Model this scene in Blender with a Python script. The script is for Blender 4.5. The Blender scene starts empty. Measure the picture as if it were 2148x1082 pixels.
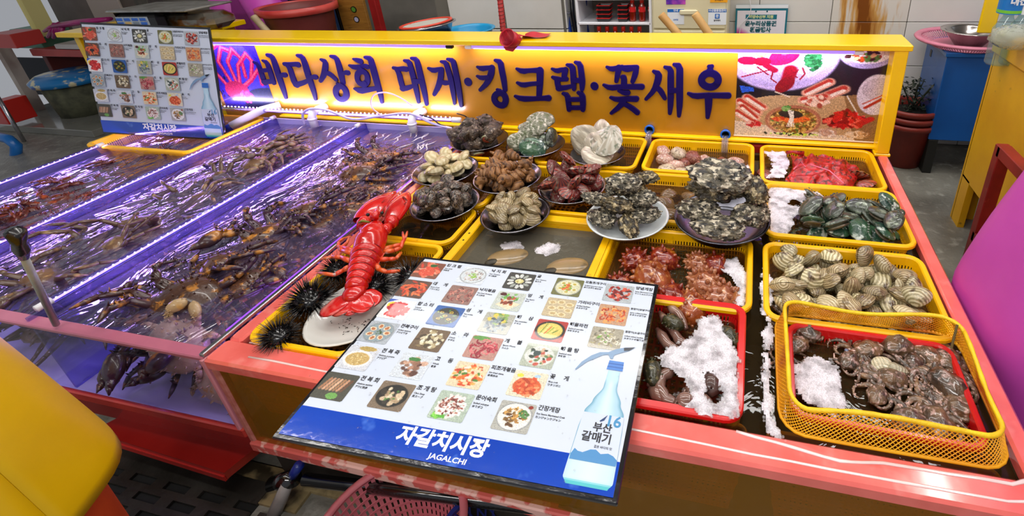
import bpy, math, random
import numpy as np
from mathutils import Vector, Matrix, noise
PI = math.pi
C = bpy.context.collection
S = bpy.context.scene
rnd = random.Random(7)

# ---------------------------------------------------------------- camera, light, exposure
F, PX, PY, IW, IH = 1071.53, 1311.0, 311.87, 2148, 1082
RC = ((0.972675, 0.057972, -0.224816), (0.227554, -0.430188, 0.873589), (-0.046070, -0.900876, -0.431625))  # columns: right, down, forward
EYE = Vector((0, 0, 1.55))
cam = bpy.data.cameras.new('camera')
co = bpy.data.objects.new('camera', cam); C.objects.link(co)
Mc = Matrix([[RC[i][0], -RC[i][1], -RC[i][2], EYE[i]] for i in range(3)] + [[0, 0, 0, 1]])
co.matrix_world = Mc
cam.sensor_width = 36; cam.lens = F/IW*36
cam.shift_x = (IW/2-PX)/IW; cam.shift_y = -(IH/2-PY)/IW
cam.clip_start = .02
S.camera = co
S.view_settings.view_transform = 'Standard'; S.view_settings.look = 'None'
S.view_settings.gamma = 1; S.view_settings.use_curve_mapping = False
S.view_settings.exposure = 0.0
S.cycles.use_denoising = True
S.cycles.max_bounces = 7; S.cycles.diffuse_bounces = 3; S.cycles.glossy_bounces = 3
S.cycles.transparent_max_bounces = 12; S.cycles.transmission_bounces = 4
S.cycles.sample_clamp_indirect = 4
S.cycles.caustics_reflective = False; S.cycles.caustics_refractive = False
W = bpy.data.worlds.new('world'); S.world = W; W.use_nodes = True
W.node_tree.nodes['Background'].inputs[0].default_value = (.80, .83, .9, 1)
W.node_tree.nodes['Background'].inputs[1].default_value = .40
def area(name, loc, sx, sy, power, col=(1, 1, 1), rot=(0, 0, 0)):
    l = bpy.data.lights.new(name, 'AREA'); l.shape = 'RECTANGLE'; l.size = sx; l.size_y = sy; l.energy = power; l.color = col
    o = bpy.data.objects.new(name, l); o.location = loc; o.rotation_euler = rot; C.objects.link(o); return o
area('overhead_light', (-1.0, 1.45, 2.85), 3.6, .14, 31, (1, .97, .93))
area('overhead_light', (-.8, .3, 2.75), 3.6, .14, 15, (1, .97, .93))
area('overhead_light', (-.6, 2.75, 2.9), 4.2, .14, 40, (1, .98, .95))
area('overhead_light', (1.25, 1.3, 2.8), .14, 2.6, 22, (1, .96, .92))
area('overhead_light', (-.8, -1.3, 2.7), 4.0, .16, 60, (1, .97, .94), (math.radians(18), 0, 0))  # added light behind the camera, brightens the counter front and other front faces

# ---------------------------------------------------------------- pixel helpers: where a pixel of the photograph meets a plane of the place
def ray(u, v):
    a, b = (u-PX)/F, (v-PY)/F
    return Vector([RC[i][0]*a+RC[i][1]*b+RC[i][2] for i in range(3)])
def atZ(u, v, z):
    d = ray(u, v); return EYE + d*((z-EYE.z)/d.z)
def atY(u, v, y):
    d = ray(u, v); return EYE + d*(y/d.y)

# ---------------------------------------------------------------- materials
def lin(h):
    if not isinstance(h, str): return (*h[:3], 1)
    r = [int(h[i:i+2], 16)/255 for i in (0, 2, 4)]
    return (*[x/12.92 if x <= .04045 else ((x+.055)/1.055)**2.4 for x in r], 1)
_mc = {}
def base(name):
    m = bpy.data.materials.new(name); m.use_nodes = True
    nt = m.node_tree; b = nt.nodes['Principled BSDF']
    return m, nt, b
def N(nt, t, **k):
    n = nt.nodes.new(t)
    for a, v in k.items():
        if a.startswith('i_'): n.inputs[a[2:].replace('_', ' ')].default_value = v
        else: setattr(n, a, v)
    return n
def mat(name, c1, c2=None, sc=20, rough=.4, metal=0, bump=0, bsc=None, rand=0, pos=(.35, .65), coat=0, det=5, c3=None, spec=.5, world=False, stretch=None, dist=.004, vor=False, c3lim=(.6,.75), c3sc=None):
    """principled material: two or three colours mixed by noise, fine relief, per-object variation"""
    if name in _mc: return _mc[name]
    m, nt, b = base(name); L = nt.links.new
    b.inputs['Roughness'].default_value = rough; b.inputs['Metallic'].default_value = metal
    b.inputs['Coat Weight'].default_value = coat; b.inputs['Coat Roughness'].default_value = .08
    b.inputs['Specular IOR Level'].default_value = spec
    tc = N(nt, 'ShaderNodeTexCoord'); src = tc.outputs['Object']
    if world: src = N(nt, 'ShaderNodeNewGeometry').outputs['Position']
    oi = N(nt, 'ShaderNodeObjectInfo')
    mp = N(nt, 'ShaderNodeMapping'); L(src, mp.inputs[0])
    if stretch: mp.inputs['Scale'].default_value = stretch
    if rand and not world:
        cx = N(nt, 'ShaderNodeCombineXYZ'); mu = N(nt, 'ShaderNodeMath', operation='MULTIPLY'); mu.inputs[1].default_value = 37
        L(oi.outputs['Random'], mu.inputs[0]); L(mu.outputs[0], cx.inputs[0]); L(mu.outputs[0], cx.inputs[1]); L(cx.outputs[0], mp.inputs['Location'])
    col = None
    if c2:
        t = N(nt, 'ShaderNodeTexVoronoi' if vor else 'ShaderNodeTexNoise'); t.inputs['Scale'].default_value = sc
        if not vor: t.inputs['Detail'].default_value = det
        L(mp.outputs[0], t.inputs['Vector'])
        r = N(nt, 'ShaderNodeValToRGB'); L(t.outputs[0], r.inputs[0])
        r.color_ramp.elements[0].position = pos[0]; r.color_ramp.elements[1].position = pos[1]
        r.color_ramp.elements[0].color = lin(c1); r.color_ramp.elements[1].color = lin(c2)
        col = r.outputs[0]
        if c3:
            t3 = N(nt, 'ShaderNodeTexNoise'); t3.inputs['Scale'].default_value = c3sc or sc*2.3; t3.inputs['Detail'].default_value = 3
            L(mp.outputs[0], t3.inputs['Vector'])
            r3 = N(nt, 'ShaderNodeMapRange'); r3.inputs[1].default_value = c3lim[0]; r3.inputs[2].default_value = c3lim[1]; L(t3.outputs[0], r3.inputs[0])
            mx = N(nt, 'ShaderNodeMix', data_type='RGBA'); L(r3.outputs[0], mx.inputs[0]); L(col, mx.inputs[6]); mx.inputs[7].default_value = lin(c3)
            col = mx.outputs[2]
    if rand:
        hs = N(nt, 'ShaderNodeHueSaturation'); mr = N(nt, 'ShaderNodeMapRange'); mr.inputs[3].default_value = 1-rand; mr.inputs[4].default_value = 1+rand
        L(oi.outputs['Random'], mr.inputs[0]); L(mr.outputs[0], hs.inputs['Value'])
        if col: L(col, hs.inputs['Color'])
        else: hs.inputs['Color'].default_value = lin(c1)
        col = hs.outputs[0]
    if col: L(col, b.inputs['Base Color'])
    else: b.inputs['Base Color'].default_value = lin(c1)
    if bump:
        t2 = N(nt, 'ShaderNodeTexNoise'); t2.inputs['Scale'].default_value = bsc or sc*2; t2.inputs['Detail'].default_value = 4
        L(mp.outputs[0], t2.inputs['Vector'])
        bp = N(nt, 'ShaderNodeBump'); bp.inputs['Strength'].default_value = bump; bp.inputs['Distance'].default_value = dist
        L(t2.outputs[0], bp.inputs['Height']); L(bp.outputs[0], b.inputs['Normal'])
    _mc[name] = m; return m
def shellmat(name, c1, c2, k, off=(0, .5, 0), radial=0, rough=.35, c3=None, dist=4):
    """growth rings round the hinge (k per unit) or radial ribs"""
    if name in _mc: return _mc[name]
    m, nt, b = base(name); L = nt.links.new
    tc = N(nt, 'ShaderNodeTexCoord'); oi = N(nt, 'ShaderNodeObjectInfo')
    mp = N(nt, 'ShaderNodeMapping'); mp.inputs['Location'].default_value = [-a for a in off]; L(tc.outputs['Object'], mp.inputs[0])
    if radial:
        sp = N(nt, 'ShaderNodeSeparateXYZ'); L(mp.outputs[0], sp.inputs[0])
        at = N(nt, 'ShaderNodeMath', operation='ARCTAN2'); L(sp.outputs[0], at.inputs[0]); L(sp.outputs[1], at.inputs[1])
        mu = N(nt, 'ShaderNodeMath', operation='MULTIPLY'); mu.inputs[1].default_value = radial; L(at.outputs[0], mu.inputs[0])
        sn = N(nt, 'ShaderNodeMath', operation='SINE'); L(mu.outputs[0], sn.inputs[0])
        ma = N(nt, 'ShaderNodeMath', operation='MULTIPLY_ADD'); ma.inputs[1].default_value = .5; ma.inputs[2].default_value = .5; L(sn.outputs[0], ma.inputs[0]); f = ma.outputs[0]
    else:
        w = N(nt, 'ShaderNodeTexWave', wave_type='RINGS', rings_direction='SPHERICAL'); w.inputs['Scale'].default_value = k; w.inputs['Distortion'].default_value = dist
        w.inputs['Detail'].default_value = 3; w.inputs['Detail Scale'].default_value = 1.5; L(mp.outputs[0], w.inputs['Vector']); f = w.outputs['Fac']
    r = N(nt, 'ShaderNodeValToRGB'); L(f, r.inputs[0]); r.color_ramp.elements[0].color = lin(c1); r.color_ramp.elements[1].color = lin(c2)
    r.color_ramp.elements[0].position = .2; r.color_ramp.elements[1].position = .85
    t = N(nt, 'ShaderNodeTexNoise'); t.inputs['Scale'].default_value = 45; t.inputs['Detail'].default_value = 4
    va = N(nt, 'ShaderNodeVectorMath', operation='ADD'); L(tc.outputs['Object'], va.inputs[0]); L(oi.outputs['Random'], va.inputs[1]); L(va.outputs[0], t.inputs[0])
    mr = N(nt, 'ShaderNodeMapRange'); mr.inputs[1].default_value = .52; mr.inputs[2].default_value = .66; L(t.outputs[0], mr.inputs[0])
    mx = N(nt, 'ShaderNodeMix', data_type='RGBA'); L(mr.outputs[0], mx.inputs[0]); L(r.outputs[0], mx.inputs[6]); mx.inputs[7].default_value = lin(c3 or c1)
    hs = N(nt, 'ShaderNodeHueSaturation'); m2 = N(nt, 'ShaderNodeMapRange'); m2.inputs[3].default_value = .65; m2.inputs[4].default_value = 1.25
    L(oi.outputs['Random'], m2.inputs[0]); L(m2.outputs[0], hs.inputs['Value']); L(mx.outputs[2], hs.inputs['Color']); L(hs.outputs[0], b.inputs['Base Color'])
    b.inputs['Roughness'].default_value = rough; b.inputs['Coat Weight'].default_value = .6; b.inputs['Coat Roughness'].default_value = .12
    bp = N(nt, 'ShaderNodeBump'); bp.inputs['Strength'].default_value = .6; bp.inputs['Distance'].default_value = .002; L(f, bp.inputs['Height']); L(bp.outputs[0], b.inputs['Normal'])
    _mc[name] = m; return m
def emit(name, col, st):
    if name in _mc: return _mc[name]
    m, nt, b = base(name); b.inputs['Base Color'].default_value = lin(col); b.inputs['Emission Color'].default_value = lin(col); b.inputs['Emission Strength'].default_value = st
    _mc[name] = m; return m
def watermat(name, tint, gloss=1.0, bsc=9, bst=.5, dist=.02, murk=0, murkc='3a3020', streak=(1, 1, 1), rough=.03, ior=1.33):
    """thin clear water or acrylic sheet: see-through, with a rippled mirror reflection"""
    if name in _mc: return _mc[name]
    m = bpy.data.materials.new(name); m.use_nodes = True; nt = m.node_tree; nt.nodes.clear(); L = nt.links.new
    out = N(nt, 'ShaderNodeOutputMaterial'); tr = N(nt, 'ShaderNodeBsdfTransparent'); tr.inputs[0].default_value = lin(tint)
    gl = N(nt, 'ShaderNodeBsdfGlossy'); gl.inputs['Roughness'].default_value = rough
    fr = N(nt, 'ShaderNodeFresnel'); fr.inputs[0].default_value = ior
    mu = N(nt, 'ShaderNodeMath', operation='MULTIPLY'); mu.inputs[1].default_value = gloss; mu.use_clamp = True; L(fr.outputs[0], mu.inputs[0])
    gb = N(nt, 'ShaderNodeNewGeometry'); iv = N(nt, 'ShaderNodeMath', operation='SUBTRACT'); iv.inputs[0].default_value = 1; L(gb.outputs['Backfacing'], iv.inputs[1])
    m9 = N(nt, 'ShaderNodeMath', operation='MULTIPLY'); L(mu.outputs[0], m9.inputs[0]); L(iv.outputs[0], m9.inputs[1]); mu = m9
    if bst:
        tc = N(nt, 'ShaderNodeNewGeometry'); mp = N(nt, 'ShaderNodeMapping'); mp.inputs['Scale'].default_value = streak; L(tc.outputs['Position'], mp.inputs[0])
        t = N(nt, 'ShaderNodeTexNoise'); t.inputs['Scale'].default_value = bsc; t.inputs['Detail'].default_value = 3; t.inputs['Distortion'].default_value = 1.2; L(mp.outputs[0], t.inputs['Vector'])
        bp = N(nt, 'ShaderNodeBump'); bp.inputs['Strength'].default_value = bst; bp.inputs['Distance'].default_value = dist; L(t.outputs[0], bp.inputs['Height'])
        L(bp.outputs[0], gl.inputs['Normal']); L(bp.outputs[0], fr.inputs['Normal'])
    under = tr.outputs[0]
    if murk:
        df = N(nt, 'ShaderNodeBsdfDiffuse'); df.inputs[0].default_value = lin(murkc); m1 = N(nt, 'ShaderNodeMixShader'); m1.inputs[0].default_value = murk
        L(tr.outputs[0], m1.inputs[1]); L(df.outputs[0], m1.inputs[2]); under = m1.outputs[0]
    mx = N(nt, 'ShaderNodeMixShader'); L(mu.outputs[0], mx.inputs[0]); L(under, mx.inputs[1]); L(gl.outputs[0], mx.inputs[2]); L(mx.outputs[0], out.inputs[0])
    _mc[name] = m; return m
def vcol(name, rough=.35, spec=.4, coat=0, bump=0, bsc=60):
    if name in _mc: return _mc[name]
    m, nt, b = base(name); a = N(nt, 'ShaderNodeVertexColor'); a.layer_name = 'Col'
    nt.links.new(a.outputs[0], b.inputs['Base Color']); b.inputs['Roughness'].default_value = rough; b.inputs['Specular IOR Level'].default_value = spec; b.inputs['Coat Weight'].default_value = coat
    _mc[name] = m; return m

# ---------------------------------------------------------------- mesh builder
def ortho(d):
    d = Vector(d).normalized(); a = Vector((0, 0, 1)) if abs(d.z) < .9 else Vector((1, 0, 0))
    x = d.cross(a).normalized(); return x, d.cross(x).normalized()
class MB:
    def __init__(s): s.v = []; s.f = []; s.m = []; s.k = 0
    def add(s, vs, fs, M=None):
        n = len(s.v); s.v += [tuple(M @ Vector(p)) if M else tuple(p) for p in vs]
        s.f += [tuple(i+n for i in f) for f in fs]; s.m += [s.k]*len(fs); return s
    def box(s, c, d, M=None, rz=0):
        x, y, z = [a/2 for a in d]
        vs = [(i*x, j*y, k*z) for k in (-1, 1) for j in (-1, 1) for i in (-1, 1)]
        R = Matrix.Translation(c) @ Matrix.Rotation(rz, 4, 'Z')
        vs = [R @ Vector(p) for p in vs]
        return s.add(vs, [(0, 2, 3, 1), (4, 5, 7, 6), (0, 1, 5, 4), (2, 6, 7, 3), (0, 4, 6, 2), (1, 3, 7, 5)], M)
    def bb(s, a, b, M=None):
        return s.box([(p+q)/2 for p, q in zip(a, b)], [abs(q-p) for p, q in zip(a, b)], M)
    def cbox(s, c, d, r=.004, M=None, rz=0):
        """box with chamfered edges"""
        x, y, z = [a/2 for a in d]; r = min(r, x, y, z)*.999; vs = []; 
        for k, (zz, i) in enumerate(((-z, r), (-z+r, 0), (z-r, 0), (z, r))):
            X, Y = x-i, y-i
            for p in ((-X+r, -Y), (X-r, -Y), (X, -Y+r), (X, Y-r), (X-r, Y), (-X+r, Y), (-X, Y-r), (-X, -Y+r)): vs.append((*p, zz))
        fs = [tuple(range(7, -1, -1)), tuple(range(24, 32))]
        for k in range(3):
            for i in range(8): j = (i+1) % 8; fs.append((k*8+i, k*8+j, k*8+8+j, k*8+8+i))
        R = Matrix.Translation(c) @ Matrix.Rotation(rz, 4, 'Z')
        return s.add([R @ Vector(p) for p in vs], fs, M)
    def tube(s, pts, r, n=8, M=None, cap=True, flat=1.0):
        pts = [Vector(p) for p in pts]; m = len(pts); rs = list(r) if hasattr(r, '__len__') else [r]*m
        vs = []; fs = []; px = None
        for i, p in enumerate(pts):
            d = (pts[min(i+1, m-1)]-pts[max(i-1, 0)])
            if d.length < 1e-9: d = Vector((0, 0, 1))
            d.normalize()
            if px is None: x, y = ortho(d)
            else:
                x = px - d*px.dot(d)
                if x.length < 1e-6: x, _ = ortho(d)
                x.normalize(); y = d.cross(x)
            px = x
            for k in range(n):
                a = 2*PI*k/n; vs.append(p + (x*math.cos(a)+y*math.sin(a)*flat)*rs[i])
        for i in range(m-1):
            for k in range(n): j = (k+1) % n; fs.append((i*n+k, i*n+j, i*n+n+j, i*n+n+k))
        if cap: fs.append(tuple(range(n-1, -1, -1))); fs.append(tuple((m-1)*n+k for k in range(n)))
        return s.add(vs, fs, M)
    def lathe(s, prof, n=24, M=None, sx=1, sy=1, closed=False):
        vs = [(r*math.cos(2*PI*k/n)*sx, r*math.sin(2*PI*k/n)*sy, z) for r, z in prof for k in range(n)]; fs = []
        m = len(prof)
        for i in range(m if closed else m-1):
            for k in range(n): j = (k+1) % n; a = (i+1) % m; fs.append((i*n+k, i*n+j, a*n+j, a*n+k))
        if not closed:
            if prof[0][0] > 1e-6: fs.append(tuple(range(n-1, -1, -1)))
            if prof[-1][0] > 1e-6: fs.append(tuple((m-1)*n+k for k in range(n)))
        return s.add(vs, fs, M)
    def ball(s, c, r, n=12, m=7, M=None, fn=None):
        r = r if hasattr(r, '__len__') else (r, r, r); vs = []; fs = []
        for i in range(m+1):
            t = PI*i/m
            for k in range(n):
                a = 2*PI*k/n; d = Vector((math.sin(t)*math.cos(a), math.sin(t)*math.sin(a), math.cos(t)))
                q = fn(d) if fn else 1
                vs.append((c[0]+d.x*r[0]*q, c[1]+d.y*r[1]*q, c[2]+d.z*r[2]*q))
        for i in range(m):
            for k in range(n):
                j = (k+1) % n; f = (i*n+k, i*n+n+k, i*n+n+j, i*n+j)
                if i == 0: f = (k, n+k, n+j)
                elif i == m-1: f = (i*n+k, i*n+n+k, i*n+j)
                fs.append(f)
        return s.add(vs, fs, M)
    def prism(s, poly, z0, z1, M=None):
        n = len(poly); vs = [(*p, z0) for p in poly]+[(*p, z1) for p in poly]
        fs = [tuple(range(n-1, -1, -1)), tuple(range(n, 2*n))]+[(i, (i+1) % n, n+(i+1) % n, n+i) for i in range(n)]
        return s.add(vs, fs, M)
    def grid(s, fn, nu, nv, M=None):
        vs = [fn(i/nu, j/nv) for j in range(nv+1) for i in range(nu+1)]
        fs = [(j*(nu+1)+i, j*(nu+1)+i+1, (j+1)*(nu+1)+i+1, (j+1)*(nu+1)+i) for j in range(nv) for i in range(nu)]
        return s.add(vs, fs, M)
    def mesh(s, name, mats, smooth=False):
        me = bpy.data.meshes.new(name); me.from_pydata(s.v, [], s.f)
        for m in (mats if isinstance(mats, (list, tuple)) else [mats]): me.materials.append(m)
        if s.k or any(s.m): me.polygons.foreach_set('material_index', s.m)
        if smooth: me.polygons.foreach_set('use_smooth', [True]*len(s.f))
        me.update(); return me
    def build(s, name, mats, parent=None, smooth=False, **k):
        return obj(name, s.mesh(name, mats, smooth), parent, **k)
def obj(name, me, parent=None, loc=None, rot=None, label=None, cat=None, group=None, kind=None, scale=None):
    o = bpy.data.objects.new(name, me); C.objects.link(o)
    if parent: o.parent = parent
    if loc is not None: o.location = loc
    if rot is not None: o.rotation_euler = rot
    if scale is not None: o.scale = scale if hasattr(scale, '__len__') else (scale,)*3
    return tag(o, label, cat, group, kind)
def tag(o, label=None, cat=None, group=None, kind=None):
    if label: o['label'] = label
    if cat: o['category'] = cat
    if group: o['group'] = group
    if kind: o['kind'] = kind
    return o
def empty(name, loc, label, cat, rz=0, group=None):
    o = bpy.data.objects.new(name, None); C.objects.link(o); o.location = loc; o.rotation_euler = (0, 0, rz); o.empty_display_size = .05
    return tag(o, label, cat, group)
def world_empty(name, label, cat, group=None): return empty(name, (0, 0, 0), label, cat, 0, group)
def kids(o): return [c for c in o.children]
def dup(o, loc=None, rot=None, label=None, parent=None, scale=None):
    c = o.copy(); C.objects.link(c)
    if parent: c.parent = parent
    if loc is not None: c.location = loc
    if rot is not None: c.rotation_euler = rot
    if scale is not None: c.scale = (scale,)*3
    if label: c['label'] = label
    for ch in list(o.children): dup(ch, parent=c)
    return c
def nz(p, s=1.0, o=0): return noise.noise(Vector(p)*s+Vector((o, o*1.7, -o)))
_tx = {}
def text(s, size, m, bold=0.0, al='CENTER', ext=0, sx=1):
    k = (s, size, m.name, bold, al, ext, sx)
    if k in _tx: return _tx[k]
    c = bpy.data.curves.new('t', 'FONT'); c.body = s; c.size = size; c.align_x = al; c.align_y = 'CENTER'; c.offset = bold*size; c.extrude = ext; c.resolution_u = 3
    o = bpy.data.objects.new('t', c); C.objects.link(o); bpy.context.view_layer.update()
    me = bpy.data.meshes.new_from_object(o.evaluated_get(bpy.context.evaluated_depsgraph_get()))
    bpy.data.objects.remove(o); bpy.data.curves.remove(c)
    if sx != 1: me.transform(Matrix.Diagonal((sx, 1, 1, 1)))
    me.materials.clear(); me.materials.append(m); _tx[k] = me; return me

# ---------------------------------------------------------------- painter for flat prints (a fine mesh with one colour per corner)
class Paint:
    def __init__(s, w, h, col, seed=0):
        s.w, s.h = w, h; s.y, s.x = np.mgrid[0:h, 0:w].astype(float); s.x = (s.x+.5)/w; s.y = (s.y+.5)/h
        s.a = np.zeros((h, w, 3)); s.a[:] = s.c(col); s.r = np.random.RandomState(seed)
    def c(s, col): return np.array([int(col[i:i+2], 16)/255 for i in (0, 2, 4)])
    def put(s, m, col, al=1.0):
        m = np.clip(m, 0, 1)[..., None]*al; s.a = s.a*(1-m)+s.c(col)*m
    def ell(s, x, y, rx, ry, col, rot=0, al=1.0, soft=.06):
        dx, dy = s.x-x, s.y-y; c_, s_ = math.cos(rot), math.sin(rot)
        d = np.sqrt(((dx*c_+dy*s_)/rx)**2+((-dx*s_+dy*c_)/ry)**2); s.put((1-d)/soft, col, al)
    def line(s, pts, w, col, al=1.0):
        for (x0, y0), (x1, y1) in zip(pts, pts[1:]):
            dx, dy = x1-x0, y1-y0; t = np.clip(((s.x-x0)*dx+(s.y-y0)*dy)/(dx*dx+dy*dy+1e-9), 0, 1)
            d = np.hypot(s.x-x0-t*dx, s.y-y0-t*dy); s.put((w-d)/(w*.3+1e-6), col, al)
    def poly(s, pts, col, al=1.0):
        ins = np.zeros((s.h, s.w), bool); n = len(pts)
        for i in range(n):
            x0, y0 = pts[i]; x1, y1 = pts[(i+1) % n]
            c_ = ((y0 > s.y) != (y1 > s.y)) & (s.x < (x1-x0)*(s.y-y0)/(y1-y0+1e-9)+x0); ins ^= c_
        s.put(ins.astype(float), col, al)
    def blobs(s, n, x, y, rx, ry, size, cols, asp=1.6, al=.95):
        for i in range(n):
            a, q = s.r.uniform(0, 2*PI), math.sqrt(s.r.uniform(0, 1)); z = size*s.r.uniform(.6, 1.3)
            s.ell(x+rx*q*math.cos(a), y+ry*q*math.sin(a), z*asp, z, cols[s.r.randint(len(cols))], s.r.uniform(0, PI), al, .25)
    def curls(s, n, x, y, rx, ry, size, w, cols):
        for i in range(n):
            a, q = s.r.uniform(0, 2*PI), math.sqrt(s.r.uniform(0, 1)); cx, cy = x+rx*q*math.cos(a), y+ry*q*math.sin(a); t0 = s.r.uniform(0, 6); c_ = cols[s.r.randint(len(cols))]
            s.line([(cx+size*math.cos(t0+t), cy+size*math.sin(t0+t)) for t in (0, .6, 1.2, 1.8, 2.4)], w, c_)
    def grain(s, k=.12):
        s.a = np.clip(s.a*(1+k*s.r.randn(s.h, s.w, 1)), 0, 1)
    def mesh(s, W, H, m, name='print', round_=0):
        """a w x h cell sheet, W x H metres, x to the right, y up, centre at 0"""
        w, h = s.w, s.h; X, Y = np.meshgrid(np.linspace(-W/2, W/2, w+1), np.linspace(H/2, -H/2, h+1))
        vs = np.stack([X.ravel(), Y.ravel(), np.zeros(X.size)], 1)
        J, I = np.mgrid[0:h, 0:w]; a = J*(w+1)+I; f = np.stack([a+w+1, a+w+2, a+1, a], -1).reshape(-1, 4)
        keep = np.ones(len(f), bool)
        if round_:
            cx = (np.abs(I+.5-w/2)/(w/2)).ravel()*W/2; cy = (np.abs(J+.5-h/2)/(h/2)).ravel()*H/2
            ex = np.maximum(cx-(W/2-round_), 0); ey = np.maximum(cy-(H/2-round_), 0); keep = np.hypot(ex, ey) <= round_
        f = f[keep]; me = bpy.data.meshes.new(name); me.from_pydata(vs.tolist(), [], f.tolist())
        col = s.a.reshape(-1, 3)[keep]; col = np.where(col <= .04045, col/12.92, ((col+.055)/1.055)**2.4)
        at = me.color_attributes.new('Col', 'FLOAT_COLOR', 'CORNER'); q = np.ones((len(f), 4, 4)); q[:, :, :3] = col[:, None]
        at.data.foreach_set('color', q.ravel()); me.materials.append(m); return me
# ================================================================= colours
ZR = .55            # height of the counter's rim
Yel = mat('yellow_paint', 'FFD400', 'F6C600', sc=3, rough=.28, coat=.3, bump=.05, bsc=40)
YelDirty = mat('yellow_board', 'E8A800', 'F4B90A', sc=5, rough=.35, c3='A87408', c3lim=(.68, .8), c3sc=30)
Salmon = mat('salmon_paint', 'F2746C', 'E26259', sc=9, rough=.16, coat=.9, bump=.08, bsc=30, c3='F29A92', c3lim=(.6, .85), c3sc=14)
RedPaint = mat('red_paint', 'B8261C', '9A1C16', sc=5, rough=.3, coat=.3)
TankRed = mat('tank_red', 'D23A2C', 'B52E24', sc=8, rough=.25, coat=.5)
Acryl = watermat('clear_acrylic', 'F2F0FF', gloss=1.3, bst=0, rough=.05, ior=1.4)
AcrylE = watermat('acrylic_edge', 'C9C4F4', gloss=1.4, bst=.2, bsc=30, dist=.004, rough=.1, ior=1.45, murk=.06, murkc='B8B0F0')
Steel = mat('steel', 'C4C4C8', 'A8A8AE', sc=12, rough=.24, metal=1)
DarkSteel = mat('dark_steel', '6C6C74', '4E4E56', sc=12, rough=.25, metal=1)
Black = mat('black_plastic', '0C0C0E', rough=.3)
White = mat('white_plastic', 'ECECF2', rough=.3, coat=.3)
LedW = emit('violet_led', 'C9B8FF', 12)
LedP = emit('violet_glow', 'A48CFF', 5)

# ================================================================= room shell
Tile = mat('white_wall_tile', 'DCDAD4', 'CFCDC6', sc=2, rough=.22, world=True, spec=.5)
def rust_tile():
    m, nt, b = base('rust_streaked_tile'); L = nt.links.new
    g = N(nt, 'ShaderNodeNewGeometry'); sp = N(nt, 'ShaderNodeSeparateXYZ'); L(g.outputs['Position'], sp.inputs[0])
    sub = N(nt, 'ShaderNodeMath', operation='SUBTRACT'); L(sp.outputs[0], sub.inputs[0]); sub.inputs[1].default_value = .675
    ab = N(nt, 'ShaderNodeMath', operation='ABSOLUTE'); L(sub.outputs[0], ab.inputs[0])
    mr = N(nt, 'ShaderNodeMapRange'); mr.inputs[1].default_value = .01; mr.inputs[2].default_value = .16; mr.inputs[3].default_value = .52; mr.inputs[4].default_value = 0; L(ab.outputs[0], mr.inputs[0])
    mp = N(nt, 'ShaderNodeMapping'); mp.inputs['Scale'].default_value = (22, 1, 3); L(g.outputs['Position'], mp.inputs[0])
    t = N(nt, 'ShaderNodeTexNoise'); t.inputs['Scale'].default_value = 1.3; t.inputs['Detail'].default_value = 6; L(mp.outputs[0], t.inputs[0])
    ad = N(nt, 'ShaderNodeMath', operation='ADD'); L(mr.outputs[0], ad.inputs[0]); L(t.outputs[0], ad.inputs[1])
    r = N(nt, 'ShaderNodeValToRGB'); e = r.color_ramp.elements; e[0].position = .62; e[0].color = lin('D6D2C8'); e[1].position = 1.05; e[1].color = lin('7A4410')
    q = e.new(.78); q.color = lin('C99A54'); q = e.new(.95); q.color = lin('A2682A'); L(ad.outputs[0], r.inputs[0]); L(r.outputs[0], b.inputs['Base Color']); b.inputs['Roughness'].default_value = .3
    return m  # near-black sheet paints the shaded gap behind the bucket and legs
RustTile = rust_tile()
Grout = mat('grout', '6E6A60', rough=.9)
Conc = mat('wet_concrete', '8C8A80', '6A675E', sc=4, rough=.4, bump=.4, bsc=60, world=True, c3='A8A69C', c3lim=(.55, .75), c3sc=18, dist=.01)
fl = MB().bb((-6.5, -1.6, -.06), (4, 3.62, 0)).build('floor', Conc, kind='structure')
YW = 3.5
wb = MB().bb((-1.25, YW, 0), (4, YW+.1, 3.1)).build('wall_back', Grout, kind='structure')
def tileset(par, x0, x1, z0, z1, y, vx, vz, tw, th):
    meshes = {}
    i0 = math.floor((x0-vx)/tw); i1 = math.ceil((x1-vx)/tw); k0 = math.floor((z0-vz)/th); k1 = math.ceil((z1-vz)/th)
    for i in range(i0, i1):
        for k in range(k0, k1):
            a, b_ = max(x0, vx+i*tw), min(x1, vx+(i+1)*tw); c, d = max(z0, vz+k*th), min(z1, vz+(k+1)*th)
            if b_-a < .02 or d-c < .02: continue
            cx = (a+b_)/2; m = RustTile if .3 < cx < 1.0 else Tile; key = (round(b_-a, 3), round(d-c, 3), m.name)
            if key not in meshes: meshes[key] = MB().cbox((0, 0, 0), (b_-a-.004, .012, d-c-.004), .0025).mesh('tile', m)
            obj('tile', meshes[key], par, loc=(cx, y-.004+rnd.uniform(-.0006, .0006), (c+d)/2))
tileset(wb, -1.2, 2.4, .0, 1.9, YW, .495, .812, .445, .278)
# pillar and the pale cupboard wall left of it
wl = MB().bb((-6.5, 3.9, 0), (-1.25, 4.0, 3.1)).build('wall_left', mat('dim_wall', '8A857C', '6E6A62', sc=3, rough=.7), kind='structure')
p1 = atY(985, 20, 3.2)
pl = MB().bb((-2.15, 3.25, 0), (-1.2, 3.52, 3.1)).build('wall_pillar', Grout, kind='structure')
tm = MB().cbox((0, 0, 0), (.41, .012, .27), .002).mesh('tile', Tile)
for i in range(2):
    for k in range(7): obj('tile', tm, pl, loc=(-1.42-.42*i, 3.244, .812+.14+.278*(k-3)))
tm = MB().cbox((0, 0, 0), (.012, .25, .27), .002).mesh('tile', Tile)
for k in range(7): obj('tile', tm, pl, loc=(-1.194, 3.375, .812+.14+.278*(k-3)))
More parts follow.
